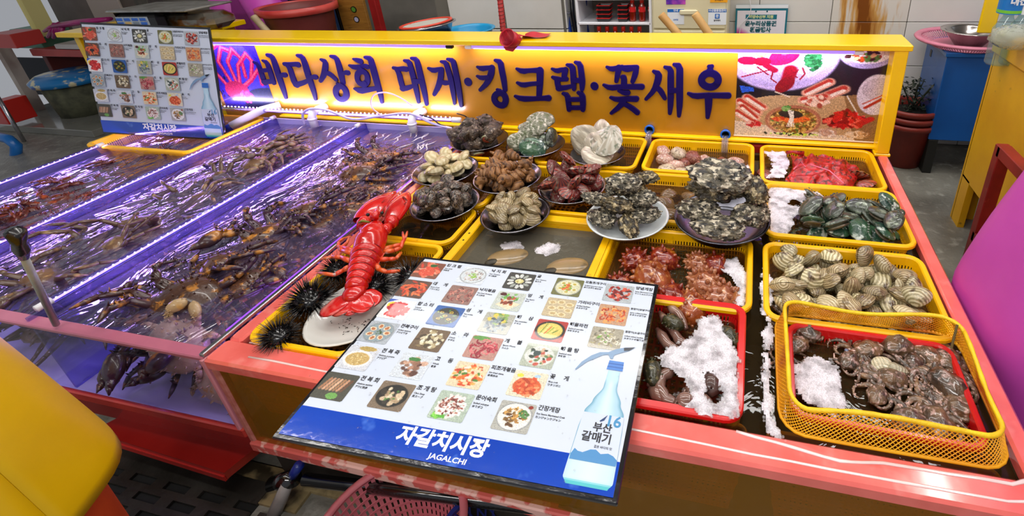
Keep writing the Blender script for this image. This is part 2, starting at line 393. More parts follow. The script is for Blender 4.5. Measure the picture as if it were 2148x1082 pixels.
# ceiling over the stall
MB().bb((-6.5, -1.6, 3.1), (4, 4.0, 3.16)).build('ceiling', mat('ceiling_paint', 'C9C7C2', rough=.9), kind='structure')

# ================================================================= seafood counter
X0, X1, Y0, Y1 = -1.315, .592, .662, 2.15
ct = world_empty('display_counter', 'salmon pink display counter holding the yellow baskets in rows', 'counter')
def frame_bar(a, b, name='rim_rail', m=Salmon, par=ct, r=.006):
    c = [(p+q)/2 for p, q in zip(a, b)]; d = [abs(q-p) for p, q in zip(a, b)]  # added dark sheet, paints the shade below the bench
    return MB().cbox(c, d, r).build(name, m, par)
frame_bar((X0, Y0, ZR-.036), (X1, .735, ZR+.001), 'front_rail')
frame_bar((X0, .735, ZR-.036), (-1.272, Y1, ZR), 'side_rail')
frame_bar((.552, .735, ZR-.036), (X1, Y1+.06, ZR), 'side_rail')
frame_bar((-1.272, Y1, ZR-.05), (.552, 2.20, ZR-.006), 'back_rail', RedPaint)
Grime = mat('basin_grime', '2E2412', '4A3A1C', sc=6, rough=.5)
MB().bb((-1.27, .735, .16), (.55, 2.13, .17)).build('basin_floor', Grime, ct)
MB().bb((-1.285, .74, .16), (-1.272, 2.15, ZR-.036)).bb((.552, .74, .16), (.565, 2.15, ZR-.036)).bb((-1.28, 2.13, .16), (.56, 2.145, ZR-.05)).build('basin_wall', Grime, ct)
BrownGlass = watermat('brown_wet_glass', 'C9A870', gloss=.7, bsc=6, bst=.15, murk=.24, murkc='C8902C', rough=.08)
MB().bb((X0+.02, .672, .225), (X1-.01, .684, ZR-.036)).build('glass_panel', BrownGlass, ct)
for a in (X0+.012, X1-.012): frame_bar((a-.012, .667, .22), (a+.012, .69, ZR-.036), 'corner_post', mat('old_pink', 'C8847A', 'A85A50', sc=30, rough=.5), ct)
MB().cbox((-.36, .675, .212), (1.9, .03, .035), .004).build('lower_rail', mat('worn_salmon_rail', 'D06058', 'E6B4A8', sc=22, rough=.4, pos=(.5, .56)), ct)
MB().bb((-1.3, .7, .03), (.58, 2.1, .2)).build('base', mat('under_dark', '1A1612', '2A241C', sc=8, rough=.9), ct)
WAT = .517
BasinWater = watermat('basin_water', 'D9CBB0', gloss=1.3, bsc=9, bst=.25, dist=.008, murk=.10, murkc='6A5838', rough=.02)
MB().bb((-1.27, .737, WAT-.004), (.55, 2.13, WAT)).build('water', BasinWater, ct, label='brownish water filling the counter basin')
# pale glossy beads standing in for tube reflections on the wet front rail
film = MB()
for pts, w in (([(-1.2, .695), (-.9, .692), (-.5, .69), (-.1, .688), (.2, .684), (.5, .686), (.56, .70)], .004), ([(-1.24, .735), (-1.0, .738), (-.7, .74)], .004), ([(.02, .73), (.1, .72), (.22, .705), (.3, .716), (.52, .722), (.56, .74)], .005)):
    P = []
    for (a, b), (c, d) in zip(pts, pts[1:]):
        for t in (0, .25, .5, .75): x = a+(c-a)*t; P.append((x, b+(d-b)*t+.003*nz((x*18, b*9, 0)), ZR+.0012))
    film.tube(P, [w*(.7+.5*abs(nz((i*.7, 0, 3)))) for i in range(len(P))], 6, flat=.35)
Drop = watermat('water_bead', 'FFFFFF', gloss=6, bst=0, rough=.03)
tag(film.build('rail_glint', mat('painted_gleam', 'F3D5D2', rough=.05, coat=1, spec=1), smooth=True), 'thin pale line painting the tube glint along the wet salmon front rail', 'water', kind='stuff')

# ================================================================= perforated baskets
def rr(hx, hy, r, n=5):
    P = []
    for cx, cy, a0 in ((hx-r, hy-r, 0), (-hx+r, hy-r, 90), (-hx+r, -hy+r, 180), (hx-r, -hy+r, 270)):
        for i in range(n+1): a = math.radians(a0+90*i/n); P.append((cx+r*math.cos(a), cy+r*math.sin(a)))
    return P
def resample(P, step):
    out = []; n = len(P)
    for i in range(n):
        a, b = Vector(P[i]), Vector(P[(i+1) % n]); L = (b-a).length; k = max(1, round(L/step))
        for j in range(k): out.append(a+(b-a)*j/k)
    return out
_bk = {}
def basket(m, hx, hy, depth, label, loc, r=.045, lip=.017, rz=0, rx=0, ry=0, name='plastic_basket', cat='basket', group=None, band=.024, pitch=.0095):
    key = (m.name, hx, hy, depth, r, lip, pitch)
    if key not in _bk:
        prof = [(0, -.006), (0, .003), (-.003, .006), (-lip+.003, .006), (-lip, .002), (-lip-.002, -band), (-lip+.001, -band), (-lip+.004, -.004), (-.003, -.006)]
        A = MB(); vs = []; n = None
        for o_, z in prof:
            P = rr(hx+o_, hy+o_, max(r+o_, .006)); n = len(P); vs += [(x, y, z) for x, y in P]
        fs = []; q = len(prof)
        for i in range(q):
            j = (i+1) % q
            for k in range(n): l = (k+1) % n; fs.append((i*n+k, i*n+l, j*n+l, j*n+k))
        rim = A.add(vs, fs).mesh('rim', m, False)
        Lm = MB(); tp = .022
        def off(o_): return resample(rr(hx-lip-.002-o_, hy-lip-.002-o_, max(r-lip-o_, .005)), pitch)
        top, bot = off(0), off(tp); nn = min(len(top), len(bot))
        P0 = [top[int(i*len(top)/nn)] for i in range(nn)]; P1 = [bot[int(i*len(bot)/nn)] for i in range(nn)]
        z0, z1 = -band+.002, -depth
        for i in range(nn):
            a, b = P0[i], P1[i]; t = (P0[(i+1) % nn]-P0[i-1]); t = t.normalized() if t.length > 0 else Vector((1, 0)); wv = t*(pitch*.27); nv = Vector((-t.y, t.x))*.0015
            if i % 14 in (0, 1): wv = t*pitch*.55
            vs = [(*(a+s1*wv+s2*nv), z0) for s1, s2 in ((-1, -1), (1, -1), (1, 1), (-1, 1))]+[(*(b+s1*wv+s2*nv), z1) for s1, s2 in ((-1, -1), (1, -1), (1, 1), (-1, 1))]
            Lm.add(vs, [(0, 1, 5, 4), (1, 2, 6, 5), (2, 3, 7, 6), (3, 0, 4, 7)])
        nr = max(4, int((depth-band)/.015))
        for k in range(1, nr+1):
            f = k/nr; zz = z0+(z1-z0)*f; R_ = resample(rr(hx-lip-.002-tp*f, hy-lip-.002-tp*f, max(r-lip-tp*f, .005)), .05); R_.append(R_[0])
            Lm.tube([(p.x, p.y, zz) for p in R_], .0022 if k % 4 else .004, 4, cap=False)
        lat = Lm.mesh('lattice_wall', m)
        bs = MB(); bx, by = hx-lip-.002-tp, hy-lip-.002-tp
        for i in range(int(bx*2/.02)): bs.bb((-bx+.02*i, -by, -depth), (-bx+.02*i+.008, by, -depth+.003))
        for i in range(int(by*2/.02)): bs.bb((-bx, -by+.02*i, -depth-.003), (bx, -by+.02*i+.008, -depth))
        _bk[key] = (rim, lat, bs.mesh('lattice_bottom', m))
    e = empty(name, loc, label, cat, rz, group); e.rotation_euler = (rx, ry, rz)
    for nme, me in zip(('rim', 'lattice_wall', 'lattice_bottom'), _bk[key]): obj(nme, me, e)
    return e
BY = mat('basket_yellow', 'FFC400', 'F8B800', sc=6, rough=.32, c3='B8780A', c3lim=(.66, .8), c3sc=25)
BR_ = mat('basket_red', 'DC1C1C', 'CC1414', sc=6, rough=.25, coat=.3)
HX, HY = .231, .173
bz = ZR+.001
def yb(cx, cy, label, dz=0, hx=HX, hy=HY, **k): return basket(BY, hx, hy, .15, label, (cx, cy, bz+dz), **k)
yb(.309, 1.235, 'yellow basket full of ridged grey clams, right column of the counter')
yb(.312, 1.61, 'yellow basket of green abalones under foam, right column', hy=.176, dz=.006)
yb(.303, 1.965, 'yellow basket holding a red net bag in the back right corner')
yb(-.182, 1.245, 'yellow basket of red sea squirts left of the clam basket')
yb(-.20, 1.63, 'yellow basket of brown clams behind the two oyster plates', dz=.004, hx=.222)
yb(-.182, 1.985, 'yellow basket of pale sea squirts under the middle blue spout', hy=.158)
yb(-.665, 1.985, 'yellow basket half hidden behind the scallop plate', hy=.158)
yb(-.668, 1.63, 'yellow basket beneath the reddish scallop plate')
yb(-1.10, 1.985, 'yellow basket beneath the turban shell plate', hx=.165, hy=.158)
yb(-1.10, 1.62, 'yellow basket beneath the whelk plate', hx=.165)
yb(-1.10, 1.325, 'yellow basket of small dark shells behind the lobster', hx=.165, hy=.112)
yb(-1.10, .972, 'yellow basket holding the sea urchins and the white oval plate', hx=.166, hy=.238)
yb(-.68, .905, 'yellow basket under the large menu board', hx=.2, hy=.165)
# the shallow yellow crate with a flat frame
cr = world_empty('yellow_crate', 'flat framed yellow crate of grey water with two beige ovals', 'crate')
fr = MB()
for a, b in (((-.915, 1.08), (-.885, 1.44)), ((-.435, 1.08), (-.405, 1.44)), ((-.885, 1.405), (-.435, 1.44)), ((-.885, 1.08), (-.435, 1.105))): fr.cbox(((a[0]+b[0])/2, (a[1]+b[1])/2, ZR-.002), (b[0]-a[0], b[1]-a[1], .018), .003)
fr.build('frame', BY, cr)
ins = MB()
for a, b in (((-.893, 1.1), (-.885, 1.41)), ((-.435, 1.1), (-.427, 1.41)), ((-.885, 1.405), (-.435, 1.413))): ins.bb((*a, .42), (*b, ZR-.01))
ins.build('side_wall', BY, cr)
MB().bb((-.885, 1.09, .42), (-.435, 1.41, .43)).build('bottom', mat('crate_bottom_olive', '4A4A38', '6A6450', sc=9, rough=.6), cr)
for y in (1.245, 1.285): MB().lathe([(0, 0), (.0035, 0), (.0035, .001), (0, .001)], 10, Matrix.Translation((-.897, y, ZR+.0065))).build('rivet_hole', Black, cr)
GreyWater = watermat('grey_crate_water', 'B5B2A6', gloss=2.2, bsc=30, bst=.2, dist=.006, murk=.38, murkc='8A8474', rough=.06)
MB().bb((-.885, 1.105, .522), (-.435, 1.405, .526)).build('water', GreyWater, cr, label='greyish clouded water')
# red baskets
rb1 = basket(BR_, .206, .178, .12, 'red plastic basket of spoon worms and foam beside the menu board', (-.172, .922, ZR+.004), lip=.02, r=.04)
rb2 = basket(BR_, .192, .14, .11, 'red plastic basket of small octopuses inside the yellow net', (.325, .925, ZR-.004), lip=.014, r=.04, rz=-.02, pitch=.008)
yb(-.185, .93, 'yellow basket under the red basket of spoon worms', dz=-.05, hx=.215, hy=.17)

# yellow net bag round the second red basket: real crossing cords
Net = mat('net_yellow_cord', 'F2B705', 'E89208', sc=5, rough=.6, c3='C05A08', c3lim=(.55, .7), c3sc=7)
nb = world_empty('net_bag', 'yellow mesh bag stretched round the red octopus basket', 'net')
def netpt(t, h):           # t round, h 0 foot .. 1 hem
    P = NP; k = t*len(P); i = int(k) % len(P); f = k-int(k); a, b = P[i], P[(i+1) % len(P)]
    x, y = a[0]+(b[0]-a[0])*f, a[1]+(b[1]-a[1])*f
    cx, cy = .325, .925; sag = .009*nz((t*7, h*2, 5)); s = 1.0+.05*(1-h)-.03*h+sag
    top = .062+.012*math.sin(t*2*PI*3+1)+.01*nz((t*9, 0, 1)); return Vector((cx+(x-cx)*s, cy+(y-cy)*s*(1+.04*(1-h)), ZR-.006+top*h))
NP = [Vector(p)+Vector((.325, .925)) for p in resample(rr(.206, .16, .05), .01)]
mb = MB(); n1 = 150; nh = 13
for s_ in (-1, 1):
    for i in range(n1):
        pts = [netpt(((i+s_*k*.55)/n1) % 1, k/nh) for k in range(nh+1)]
        mb.tube(pts, .0011, 3, cap=False)
mb.build('mesh_cords', Net, nb)
mb = MB(); mb.tube([netpt((i/90) % 1, 1)+Vector((0, 0, .002)) for i in range(91)], [.0052+.0016*nz((i*.6, 2, 0)) for i in range(91)], 7)
mb.build('hem', mat('net_hem', 'F7CE12', 'E8B808', sc=30, rough=.5, bump=.4, bsc=200), nb, True)
mb = MB(); mb.tube([netpt((i/60) % 1, 0) for i in range(61)], .004, 5); mb.build('foot_seam', Net, nb, True)
MB().tube([(.50, 1.015, ZR+.03), (.507, 1.035, ZR+.085)], .0028, 6).tube([(.135, 1.06, ZR-.01), (.135, 1.065, ZR+.065)], .003, 6).build('stick', mat('old_stick', '6A5A30', rough=.7), nb)

# ================================================================= live tanks
tk = world_empty('crab_tank', 'long clear acrylic crab tanks side by side, violet LED lit', 'aquarium')
TX = [-1.335, -1.965, -2.545, -3.17]; TY0, TY1 = .667, 2.13; TZ = .28
WhiteBase = mat('tank_white_floor', 'D8D4F0', 'C4BCE8', sc=3, rough=.3)
MB().bb((-3.2, TY0+.006, TZ-.02), (-1.322, TY1, TZ)).build('tank_floor', WhiteBase, tk)
MB().bb((-3.2, TY0, TZ+.002), (-1.33, TY0+.008, ZR-.012)).build('front_pane', Acryl, tk)
MB().bb((-3.2, TY1-.008, TZ), (-1.33, TY1, ZR+.01)).build('back_pane', mat('tank_back_white', 'B9B4DA', rough=.4), tk)
MB().bb((-1.34, TY0+.008, TZ), (-1.332, TY1-.008, ZR)).build('side_pane', Acryl, tk)
for x in TX[1:]: MB().bb((x-.005, TY0+.01, TZ), (x+.005, TY1-.01, ZR+.012)).build('divider_pane', AcrylE, tk)
Mauve = mat('mauve_bar', 'C06E86', 'B0607A', sc=6, rough=.2, coat=.6)
MB().cbox((-2.26, TY0+.017, ZR-.006), (1.88, .036, .014), .003).build('front_bar', Mauve, tk)
MB().cbox((-2.26, TY0+.01, .262), (1.9, .03, .034), .004).build('bottom_rail', TankRed, tk)
MB().cbox((-1.324, TY0+.006, .405), (.014, .02, .28), .003).build('corner_strip', mat('pink_strip', 'D48A98', rough=.3), tk)
MB().cbox((-1.324, 1.40, ZR+.004), (.014, 1.46, .012), .002).build('side_rail', Steel, tk)
MB().bb((-3.2, .8, .0), (-1.4, 2.1, .25)).build('base', mat('rough_dark_base', '2E2A24', '4A4438', sc=20, rough=.95, bump=.8, bsc=40), tk)
Wv = lambda u, v, y: tuple(atY(u, v, y))
rp = world_empty('red_base_board', 'red painted board leaning under the crab tank front', 'board')
a, b_, c_, d_ = atZ(185, 905, .13), atZ(262, 868, .2), atZ(545, 935, .13), atZ(470, 992, .09)
e1, e2 = Vector((-1.98, .672, .244)), Vector((-1.335, .672, .244))
f1, f2, f3, f4 = Vector(atY(190, 905, .69)), Vector(atY(470, 990, .60)), Vector(atY(545, 930, .655)), Vector(atY(240, 872, .70))
g1, g2 = f1+Vector((.05, -.01, -.028)), f2+Vector((0, -.006, -.03))
MB().bb((-2.15, .70, .115), (-1.325, .72, .248)).build('riser', mat('wet_red_board', 'A8241E', '8E1A16', sc=4, rough=.22, coat=.5), rp)
Q = [atZ(u, v, .12) for u, v in ((190, 905), (470, 992), (478, 985), (545, 932), (262, 868))]
MB().prism([(q.x, q.y) for q in Q], .092, .12).build('panel', mat('wet_red_board', 'A8241E', '8E1A16', sc=4, rough=.22, coat=.5), rp)
MB().prism([(q.x*1.004-.0, q.y-.004) for q in (Q[0], Q[1])]+[(q.x*1.004, q.y+.012) for q in (Q[1], Q[0])], .085, .105).build('lip', mat('red_lip', 'C02C26', rough=.3), rp)
WZ = .532
TankWater = watermat('tank_water', 'EFECF8', gloss=2.0, bsc=5, bst=.7, dist=.04, murk=.045, murkc='B8A8E0', streak=(1.6, .7, 1), rough=.03)
for a, b_ in zip(TX, TX[1:]):
    MB().bb((b_+.006, TY0+.034, WZ-.003), (a-.006, TY1-.01, WZ)).build('water', TankWater, tk, label='rippling clear water tinted violet by the LED tubes')
# LED tubes lying on the dividers
for i, (x, y0, y1, z) in enumerate(((-1.968, .735, 2.06, ZR+.02), (-2.55, .70, 2.1, ZR+.02), (-3.175, .75, 1.66, ZR+.02))):
    t = world_empty('led_tube', ['violet LED tube along the middle divider of the crab tanks', 'violet LED tube on the divider left of the middle one', 'violet LED tube on the outermost left tank edge'][i], 'lamp')
    MB().tube([(x, y0, z), (x, y1, z)], .0095, 10).build('clear_tube', AcrylE, t, True)
    MB().bb((x-.0045, y0+.01, z-.004), (x+.0045, y1-.01, z-.001)).build('glow_strip', LedP, t)
    d = MB()
    for k in range(int((y1-y0)/.022)): d.ball((x, y0+.02+.022*k, z+.001), .0026, 6, 4)
    tag(d.build('led_dots', LedW, t), kind='stuff')
    MB().tube([(x, y0-.03, z), (x, y0+.008, z)], .011, 10).build('end_cap', White, t, True)
    MB().tube([(x, y1-.008, z), (x, y1+.02, z)], .011, 10).build('end_cap', White, t, True)
for x in (-1.968, -2.55, -3.175):
    for s in (-1, 1): area('violet_tank_light', (x+s*.014, 1.4, ZR+.014), .012, 1.25, 1.5, (.50, .30, 1), (0, -s*math.radians(40), 0))
area('violet_tank_light', (-1.352, 1.3, .50), .02, 1.2, 1.6, (.45, .2, 1), (0, math.radians(90), 0))
# side LED strip under the counter-side glass edge
t = world_empty('led_tube', 'violet LED strip inside the glass edge beside the salmon rail', 'lamp')
MB().bb((-1.350, .76, ZR-.006), (-1.343, 2.0, ZR-.001)).build('glow_strip', emit('violet_side', '6A30F0', 2.6), t)
# ================================================================= sign board behind the counter
sg = world_empty('sign_board', 'long yellow shop sign with dark violet brush lettering', 'sign')
SX0, SX1, SY = -2.95, .60, 2.17
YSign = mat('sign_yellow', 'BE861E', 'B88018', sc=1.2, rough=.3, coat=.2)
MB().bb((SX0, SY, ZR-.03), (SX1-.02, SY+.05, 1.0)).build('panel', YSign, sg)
MB().cbox(((SX0+SX1)/2, 2.19, 1.006), (SX1-SX0+.01, .185, .023), .003).build('top_cap', Yel, sg)
MB().cbox((.568, 2.135, .78), (.05, .07, .44), .003).cbox((.585, 2.155, .78), (.018, .10, .44), .002).build('end_post', Yel, sg)
MB().cbox((.568, 2.14, .553), (.062, .085, .012), .002).build('post_foot', Yel, sg)
MB().cbox((-.99, 2.155, .566), (3.1, .03, .012), .002).build('bottom_bead', Yel, sg)
STR = [[[(-2611,869,13),(-2588,858,21),(-2586,817,27),(-2588,775,29),(-2585,752,26)],[(-2547,879,11),(-2524,870,23),(-2522,832,27),(-2524,787,29),(-2525,755,23)],[(-2584,822,19),(-2519,829,19)],[(-2591,757,24),(-2522,764,23)],[(-2502,911,17),(-2475,905,22),(-2471,874,28),(-2474,820,32),(-2475,757,31),(-2475,707,25),(-2477,671,16)],[(-2464,796,13),(-2444,803,23),(-2429,802,24)]],[[(-2412,863,19),(-2377,861,22),(-2340,864,22),(-2323,861,28)],[(-2401,859,15),(-2384,842,28),(-2386,798,30),(-2385,760,32),(-2376,746,27)],[(-2383,749,27),(-2342,756,25),(-2296,773,21)],[(-2307,912,15),(-2280,906,24),(-2276,872,29),(-2279,818,32),(-2278,763,30),(-2277,711,25),(-2281,670,16)],[(-2274,789,13),(-2247,798,22),(-2234,795,24)]],[[(-2168,892,13),(-2143,881,25),(-2158,844,31),(-2181,807,26),(-2212,775,19)],[(-2163,824,22),(-2133,811,24),(-2111,785,20)],[(-2100,911,14),(-2070,905,23),(-2066,873,28),(-2069,820,31),(-2073,769,24)],[(-2063,815,13),(-2036,827,21),(-2024,824,23)],[(-2110,766,11),(-2103,754,26)],[(-2105,748,28),(-2124,737,28),(-2137,715,28),(-2136,691,28),(-2122,676,28),(-2098,675,28),(-2075,693,28),(-2067,718,28),(-2073,740,28),(-2088,752,28),(-2105,748,28)]],[[(-1968,899,10),(-1944,892,23),(-1927,887,26)],[(-2003,864,11),(-1978,855,25),(-1933,858,21),(-1909,865,19),(-1896,859,23)],[(-1936,836,25),(-1962,826,26),(-1976,802,26),(-1976,775,26),(-1955,762,26),(-1932,765,26),(-1915,787,26),(-1909,814,25),(-1919,832,25),(-1936,836,25)],[(-1939,849,21),(-1937,833,25)],[(-1938,770,27),(-1947,736,25)],[(-2010,739,11),(-1978,728,31),(-1934,734,25),(-1875,745,21)],[(-1891,910,14),(-1863,904,24),(-1862,874,28),(-1862,825,30),(-1861,765,28),(-1859,708,23),(-1862,669,15)]],[[(-1744,857,15),(-1717,851,20),(-1688,854,24),(-1671,852,25)],[(-1729,848,17),(-1718,829,26),(-1719,783,27),(-1717,757,26),(-1715,745,21)],[(-1720,748,26),(-1686,753,23),(-1654,765,17)],[(-1668,897,13),(-1643,891,22),(-1640,856,27),(-1639,799,28),(-1639,739,25),(-1642,679,16)],[(-1624,910,13),(-1598,905,21),(-1596,870,27),(-1596,806,29),(-1594,734,25),(-1597,669,16)],[(-1637,790,22),(-1601,791,22)]],[[(-1543,859,13),(-1518,848,25),(-1485,857,18),(-1468,857,18)],[(-1472,854,26),(-1486,809,27),(-1510,763,25),(-1542,723,17)],[(-1480,789,20),(-1467,786,23),(-1446,788,18)],[(-1463,896,12),(-1439,891,21),(-1434,858,26),(-1429,805,26),(-1430,740,25),(-1435,679,14)],[(-1425,909,12),(-1396,902,22),(-1395,868,25),(-1394,806,26),(-1396,732,25),(-1399,669,17)]],[[(-1338,796,37),(-1338,794,37)]],[[(-1274,873,10),(-1253,864,24),(-1224,869,20),(-1193,870,20)],[(-1196,870,27),(-1206,837,29),(-1234,793,24),(-1279,756,16)],[(-1283,827,10),(-1262,817,22),(-1225,823,17)],[(-1172,908,13),(-1146,900,25),(-1146,862,27),(-1143,816,26),(-1144,762,20)],[(-1187,762,10),(-1178,754,24)],[(-1175,747,26),(-1200,736,26),(-1212,712,27),(-1204,689,27),(-1183,678,27),(-1161,682,27),(-1147,707,26),(-1150,731,26),(-1162,744,26),(-1175,747,26)]],[[(-1068,868,12),(-1041,856,25),(-1003,862,18),(-953,863,24)],[(-950,863,31),(-957,808,29),(-971,734,24)],[(-1075,799,12),(-1048,787,23),(-1005,796,18),(-965,799,18)],[(-1096,730,12),(-1065,717,26),(-998,721,20),(-950,725,20),(-923,727,27)]],[[(-889,872,11),(-866,862,21),(-844,869,19),(-822,868,22)],[(-823,869,24),(-832,840,24),(-835,828,19)],[(-891,832,13),(-869,823,23),(-842,822,16),(-823,825,20)],[(-869,820,24),(-869,794,24),(-864,778,25)],[(-867,778,25),(-834,782,20),(-800,791,16)],[(-812,894,12),(-787,887,24),(-786,851,25),(-788,813,25),(-789,777,17)],[(-771,907,12),(-748,899,23),(-746,852,25),(-745,811,26),(-749,778,18)],[(-781,820,20),(-745,821,20)],[(-846,754,12),(-824,745,23),(-823,703,23),(-823,673,20)],[(-770,761,13),(-750,752,24),(-750,709,25),(-753,676,20)],[(-823,725,18),(-750,728,18)],[(-820,683,18),(-754,686,18)]],[[(-689,795,34),(-688,793,34)]],[[(-623,887,11),(-601,877,22),(-574,885,18),(-485,889,20)],[(-567,885,26),(-574,853,22),(-582,822,17)],[(-552,887,22),(-532,875,17),(-508,883,20)],[(-484,889,20),(-492,855,24),(-505,823,19)],[(-552,842,19),(-544,839,25),(-547,800,25)],[(-643,802,11),(-614,788,23),(-564,795,21),(-500,798,22),(-463,799,24)],[(-573,776,11),(-547,767,21),(-529,768,21)],[(-613,742,12),(-586,733,21),(-540,738,21),(-491,740,24)],[(-552,730,25),(-569,702,23),(-614,665,14)],[(-549,714,19),(-516,696,21),(-488,673,22)]],[[(-408,872,13),(-384,860,27),(-389,828,29),(-408,782,22),(-446,740,14)],[(-396,801,18),(-375,779,24),(-359,747,17)],[(-357,893,12),(-330,885,23),(-331,837,27),(-332,723,25),(-336,676,16)],[(-316,906,13),(-290,899,26),(-291,838,28),(-291,725,27),(-294,666,16)],[(-331,785,20),(-291,787,20)]],[[(-165,900,14),(-151,901,16)],[(-158,900,16),(-159,882,28)],[(-122,840,28),(-125,826,28),(-135,814,28),(-149,807,28),(-166,807,28),(-181,813,28),(-192,824,28),(-196,838,28),(-192,852,28),(-182,864,28),(-168,871,28),(-151,871,28),(-136,865,28),(-126,854,28),(-122,840,28)],[(-252,774,12),(-223,762,24),(-174,768,21),(-114,770,22),(-76,771,24)],[(-162,764,31),(-161,711,27),(-164,666,17)]]]
Ink = mat('violet_ink', '12034E', rough=.5, spec=.2)
for gl in STR:
    m = MB(); LY = SY-.006
    for st in gl:
        x0 = None
        P = [(a/1000, b/1000, w/1000) for a, b, w in st]
        if len(P) > 2:      # soften the polyline
            Q = [P[0]]
            cl = P[0][:2] == P[-1][:2]
            for i in range(len(P)-1):
                a, b = P[i], P[i+1]
                Q += [tuple(a[k]*.75+b[k]*.25 for k in range(3)), tuple(a[k]*.25+b[k]*.75 for k in range(3))]
            Q.append(P[-1]); P = Q if not cl else Q[1:-1]+[Q[1]]
        for (ax, az, aw), (bx, bz_, bw) in zip(P, P[1:]):
            aw *= 1.12; bw *= 1.12; LY -= .00012
            d = Vector((bx-ax, bz_-az)); an = math.atan2(d.y, d.x) if d.length > 1e-6 else 0
            poly = [(ax+aw/2*math.cos(an+PI/2+PI*k/7), az+aw/2*math.sin(an+PI/2+PI*k/7)) for k in range(8)]+[(bx+bw/2*math.cos(an-PI/2+PI*k/7), bz_+bw/2*math.sin(an-PI/2+PI*k/7)) for k in range(8)]
            m.add([(p, LY, q) for p, q in poly], [tuple(range(15, -1, -1))]); n = len(poly)
            m.add([(p, LY, q) for p, q in poly]+[(p, SY, q) for p, q in poly], [(i, (i+1) % n, n+(i+1) % n, n+i) for i in range(n)])
    m.build('letter', Ink, sg)
Print = vcol('printed_photo', rough=.3, coat=.3)
# right poster: lobster on a plate, crab legs, rice in a crab shell, crayfish (a flat print)
p = Paint(190, 132, '1C1620', 3)
p.poly([(0, .60), (.25, .52), (.8, .50), (1, .8), (1, 1), (0, 1)], 'B8966A'); p.poly([(0, .82), (.5, .9), (1, .96), (1, 1), (0, 1)], 'D8C4AE'); p.poly([(.75, .5), (1, .45), (1, 1), (.86, .98)], '8A6840')
p.poly([(.02, .42), (.12, .44), (.13, .48), (.04, .5)], '2A58C8'); p.line([(.77, .5), (.9, .78)], .006, 'D8CFC0')
p.ell(.30, .08, .40, .40, 'C9B6F0'); p.ell(.30, .05, .35, .35, 'DCCFFA'); p.ell(.27, .34, .24, .08, 'B0A0D8', al=.5)
p.ell(.86, .05, .19, .17, 'A79BCB'); p.ell(.86, .03, .17, .14, 'E8DCE8'); p.blobs(50, .85, .06, .13, .08, .016, ['C8501C', '8E2A14', 'D8A070', 'E8D890', '4A7A30', '301414'])
p.ell(.96, .48, .13, .22, 'CFC6D2'); p.ell(.97, .42, .11, .12, 'BDB2BE'); p.line([(.90, .62), (1, .52)], .014, 'A83018'); p.line([(.88, .58), (1, .48)], .006, 'B84828')
p.blobs(130, .52, .14, .055, .10, .014, ['1E6A38', '2E8A4C', '145028', '3FA060'], 1.1); p.blobs(60, .25, .03, .05, .06, .013, ['1E6A48', '2E8A5C', '145038'], 1.1)
p.ell(.16, .06, .045, .055, 'F0D060'); p.ell(.16, .06, .035, .042, 'F8EAB0')
p.ell(.32, .10, .115, .085, 'C80A50', -.65); p.ell(.30, .12, .10, .07, 'D8145C', -.65); p.ell(.34, .06, .05, .02, 'F070A8', -.65, .6)
p.ell(.07, .155, .075, .045, 'B00A3C', .05); p.ell(.17, .16, .065, .045, 'A00832'); p.line([(.2, .2), (.26, .25)], .03, 'A80A38'); p.line([(.37, .24), (.35, .4)], .055, '9E0A28'); p.ell(.34, .40, .055, .10, '8E0A20', .5); p.line([(.28, .48), (.38, .53)], .008, 'D8C8B0')
for q in ([(.22, .25), (.1, .3), (.03, .33)], [(.25, .27), (.24, .34), (.28, .38)], [(.42, .24), (.4, .3), (.42, .32)], [(.45, .22), (.47, .28), (.44, .34)], [(.14, .22), (.2, .28), (.22, .3)]): p.line(q, .007, '9A0828')
def leg(x0, y0, x1, y1, w):
    p.line([(x0, y0), (x1, y1)], w, 'D89A80'); p.line([(x0, y0-w*.2), (x1, y1-w*.2)], w*.55, 'B83A2E'); p.line([(x0, y0+w*.3), (x1, y1+w*.3)], w*.35, 'EBD4C4')
leg(.03, .60, .16, .72, .05); leg(.05, .66, .15, .78, .045); leg(.01, .72, .12, .82, .045); leg(.08, .55, .2, .66, .045)
leg(.50, .48, .64, .36, .05); leg(.60, .53, .74, .43, .055); leg(.48, .56, .62, .52, .05); p.blobs(30, .58, .57, .07, .05, .02, ['C8705A', 'E8C8B0', '9A4030'])
p.blobs(40, .14, .85, .05, .035, .014, ['B81C28', 'D85A50', 'E8B0A0'])
p.ell(.42, .79, .205, .175, 'A8684C'); p.ell(.42, .80, .185, .155, 'C89068'); p.ell(.42, .79, .172, .145, '6A4020'); p.blobs(420, .42, .80, .165, .135, .010, ['C8A048', 'A87830', '7A5420', '5E7A28', '9A6A28', 'DDBB66'], 1.5); p.blobs(60, .38, .78, .1, .03, .011, ['E05A20', 'E8742C', 'C83C14']); p.blobs(40, .48, .77, .05, .03, .011, ['E05A20', 'E8742C']); p.ell(.40, .72, .09, .045, '14161E', .1, .9); p.blobs(30, .37, .66, .03, .03, .010, ['4E8A38', '88B060'])
for i in range(7): p.line([(.38+.006*i, .68), (.40+.004*i, .76), (.405+.008*(i-3), .86)], .003, 'E8E0D0')
p.blobs(120, .78, .76, .13, .085, .018, ['B81414', 'D82420', '8E0C10', 'E8604C', '5A0C0C'], 2.2); p.ell(.73, .73, .03, .07, 'C81C1C', .3); p.line([(.88, .8), (.95, .74)], .03, 'B82018')
p.blobs(40, .68, .91, .05, .03, .02, ['E0D0C4', 'C8A894', 'B89078']); p.blobs(40, .88, .92, .06, .03, .02, ['C8A070', 'E0C8A8', '9A7040']); p.blobs(60, .42, .945, .2, .012, .009, ['B8D848', '202418', 'D8E8A0']); p.grain(.09)
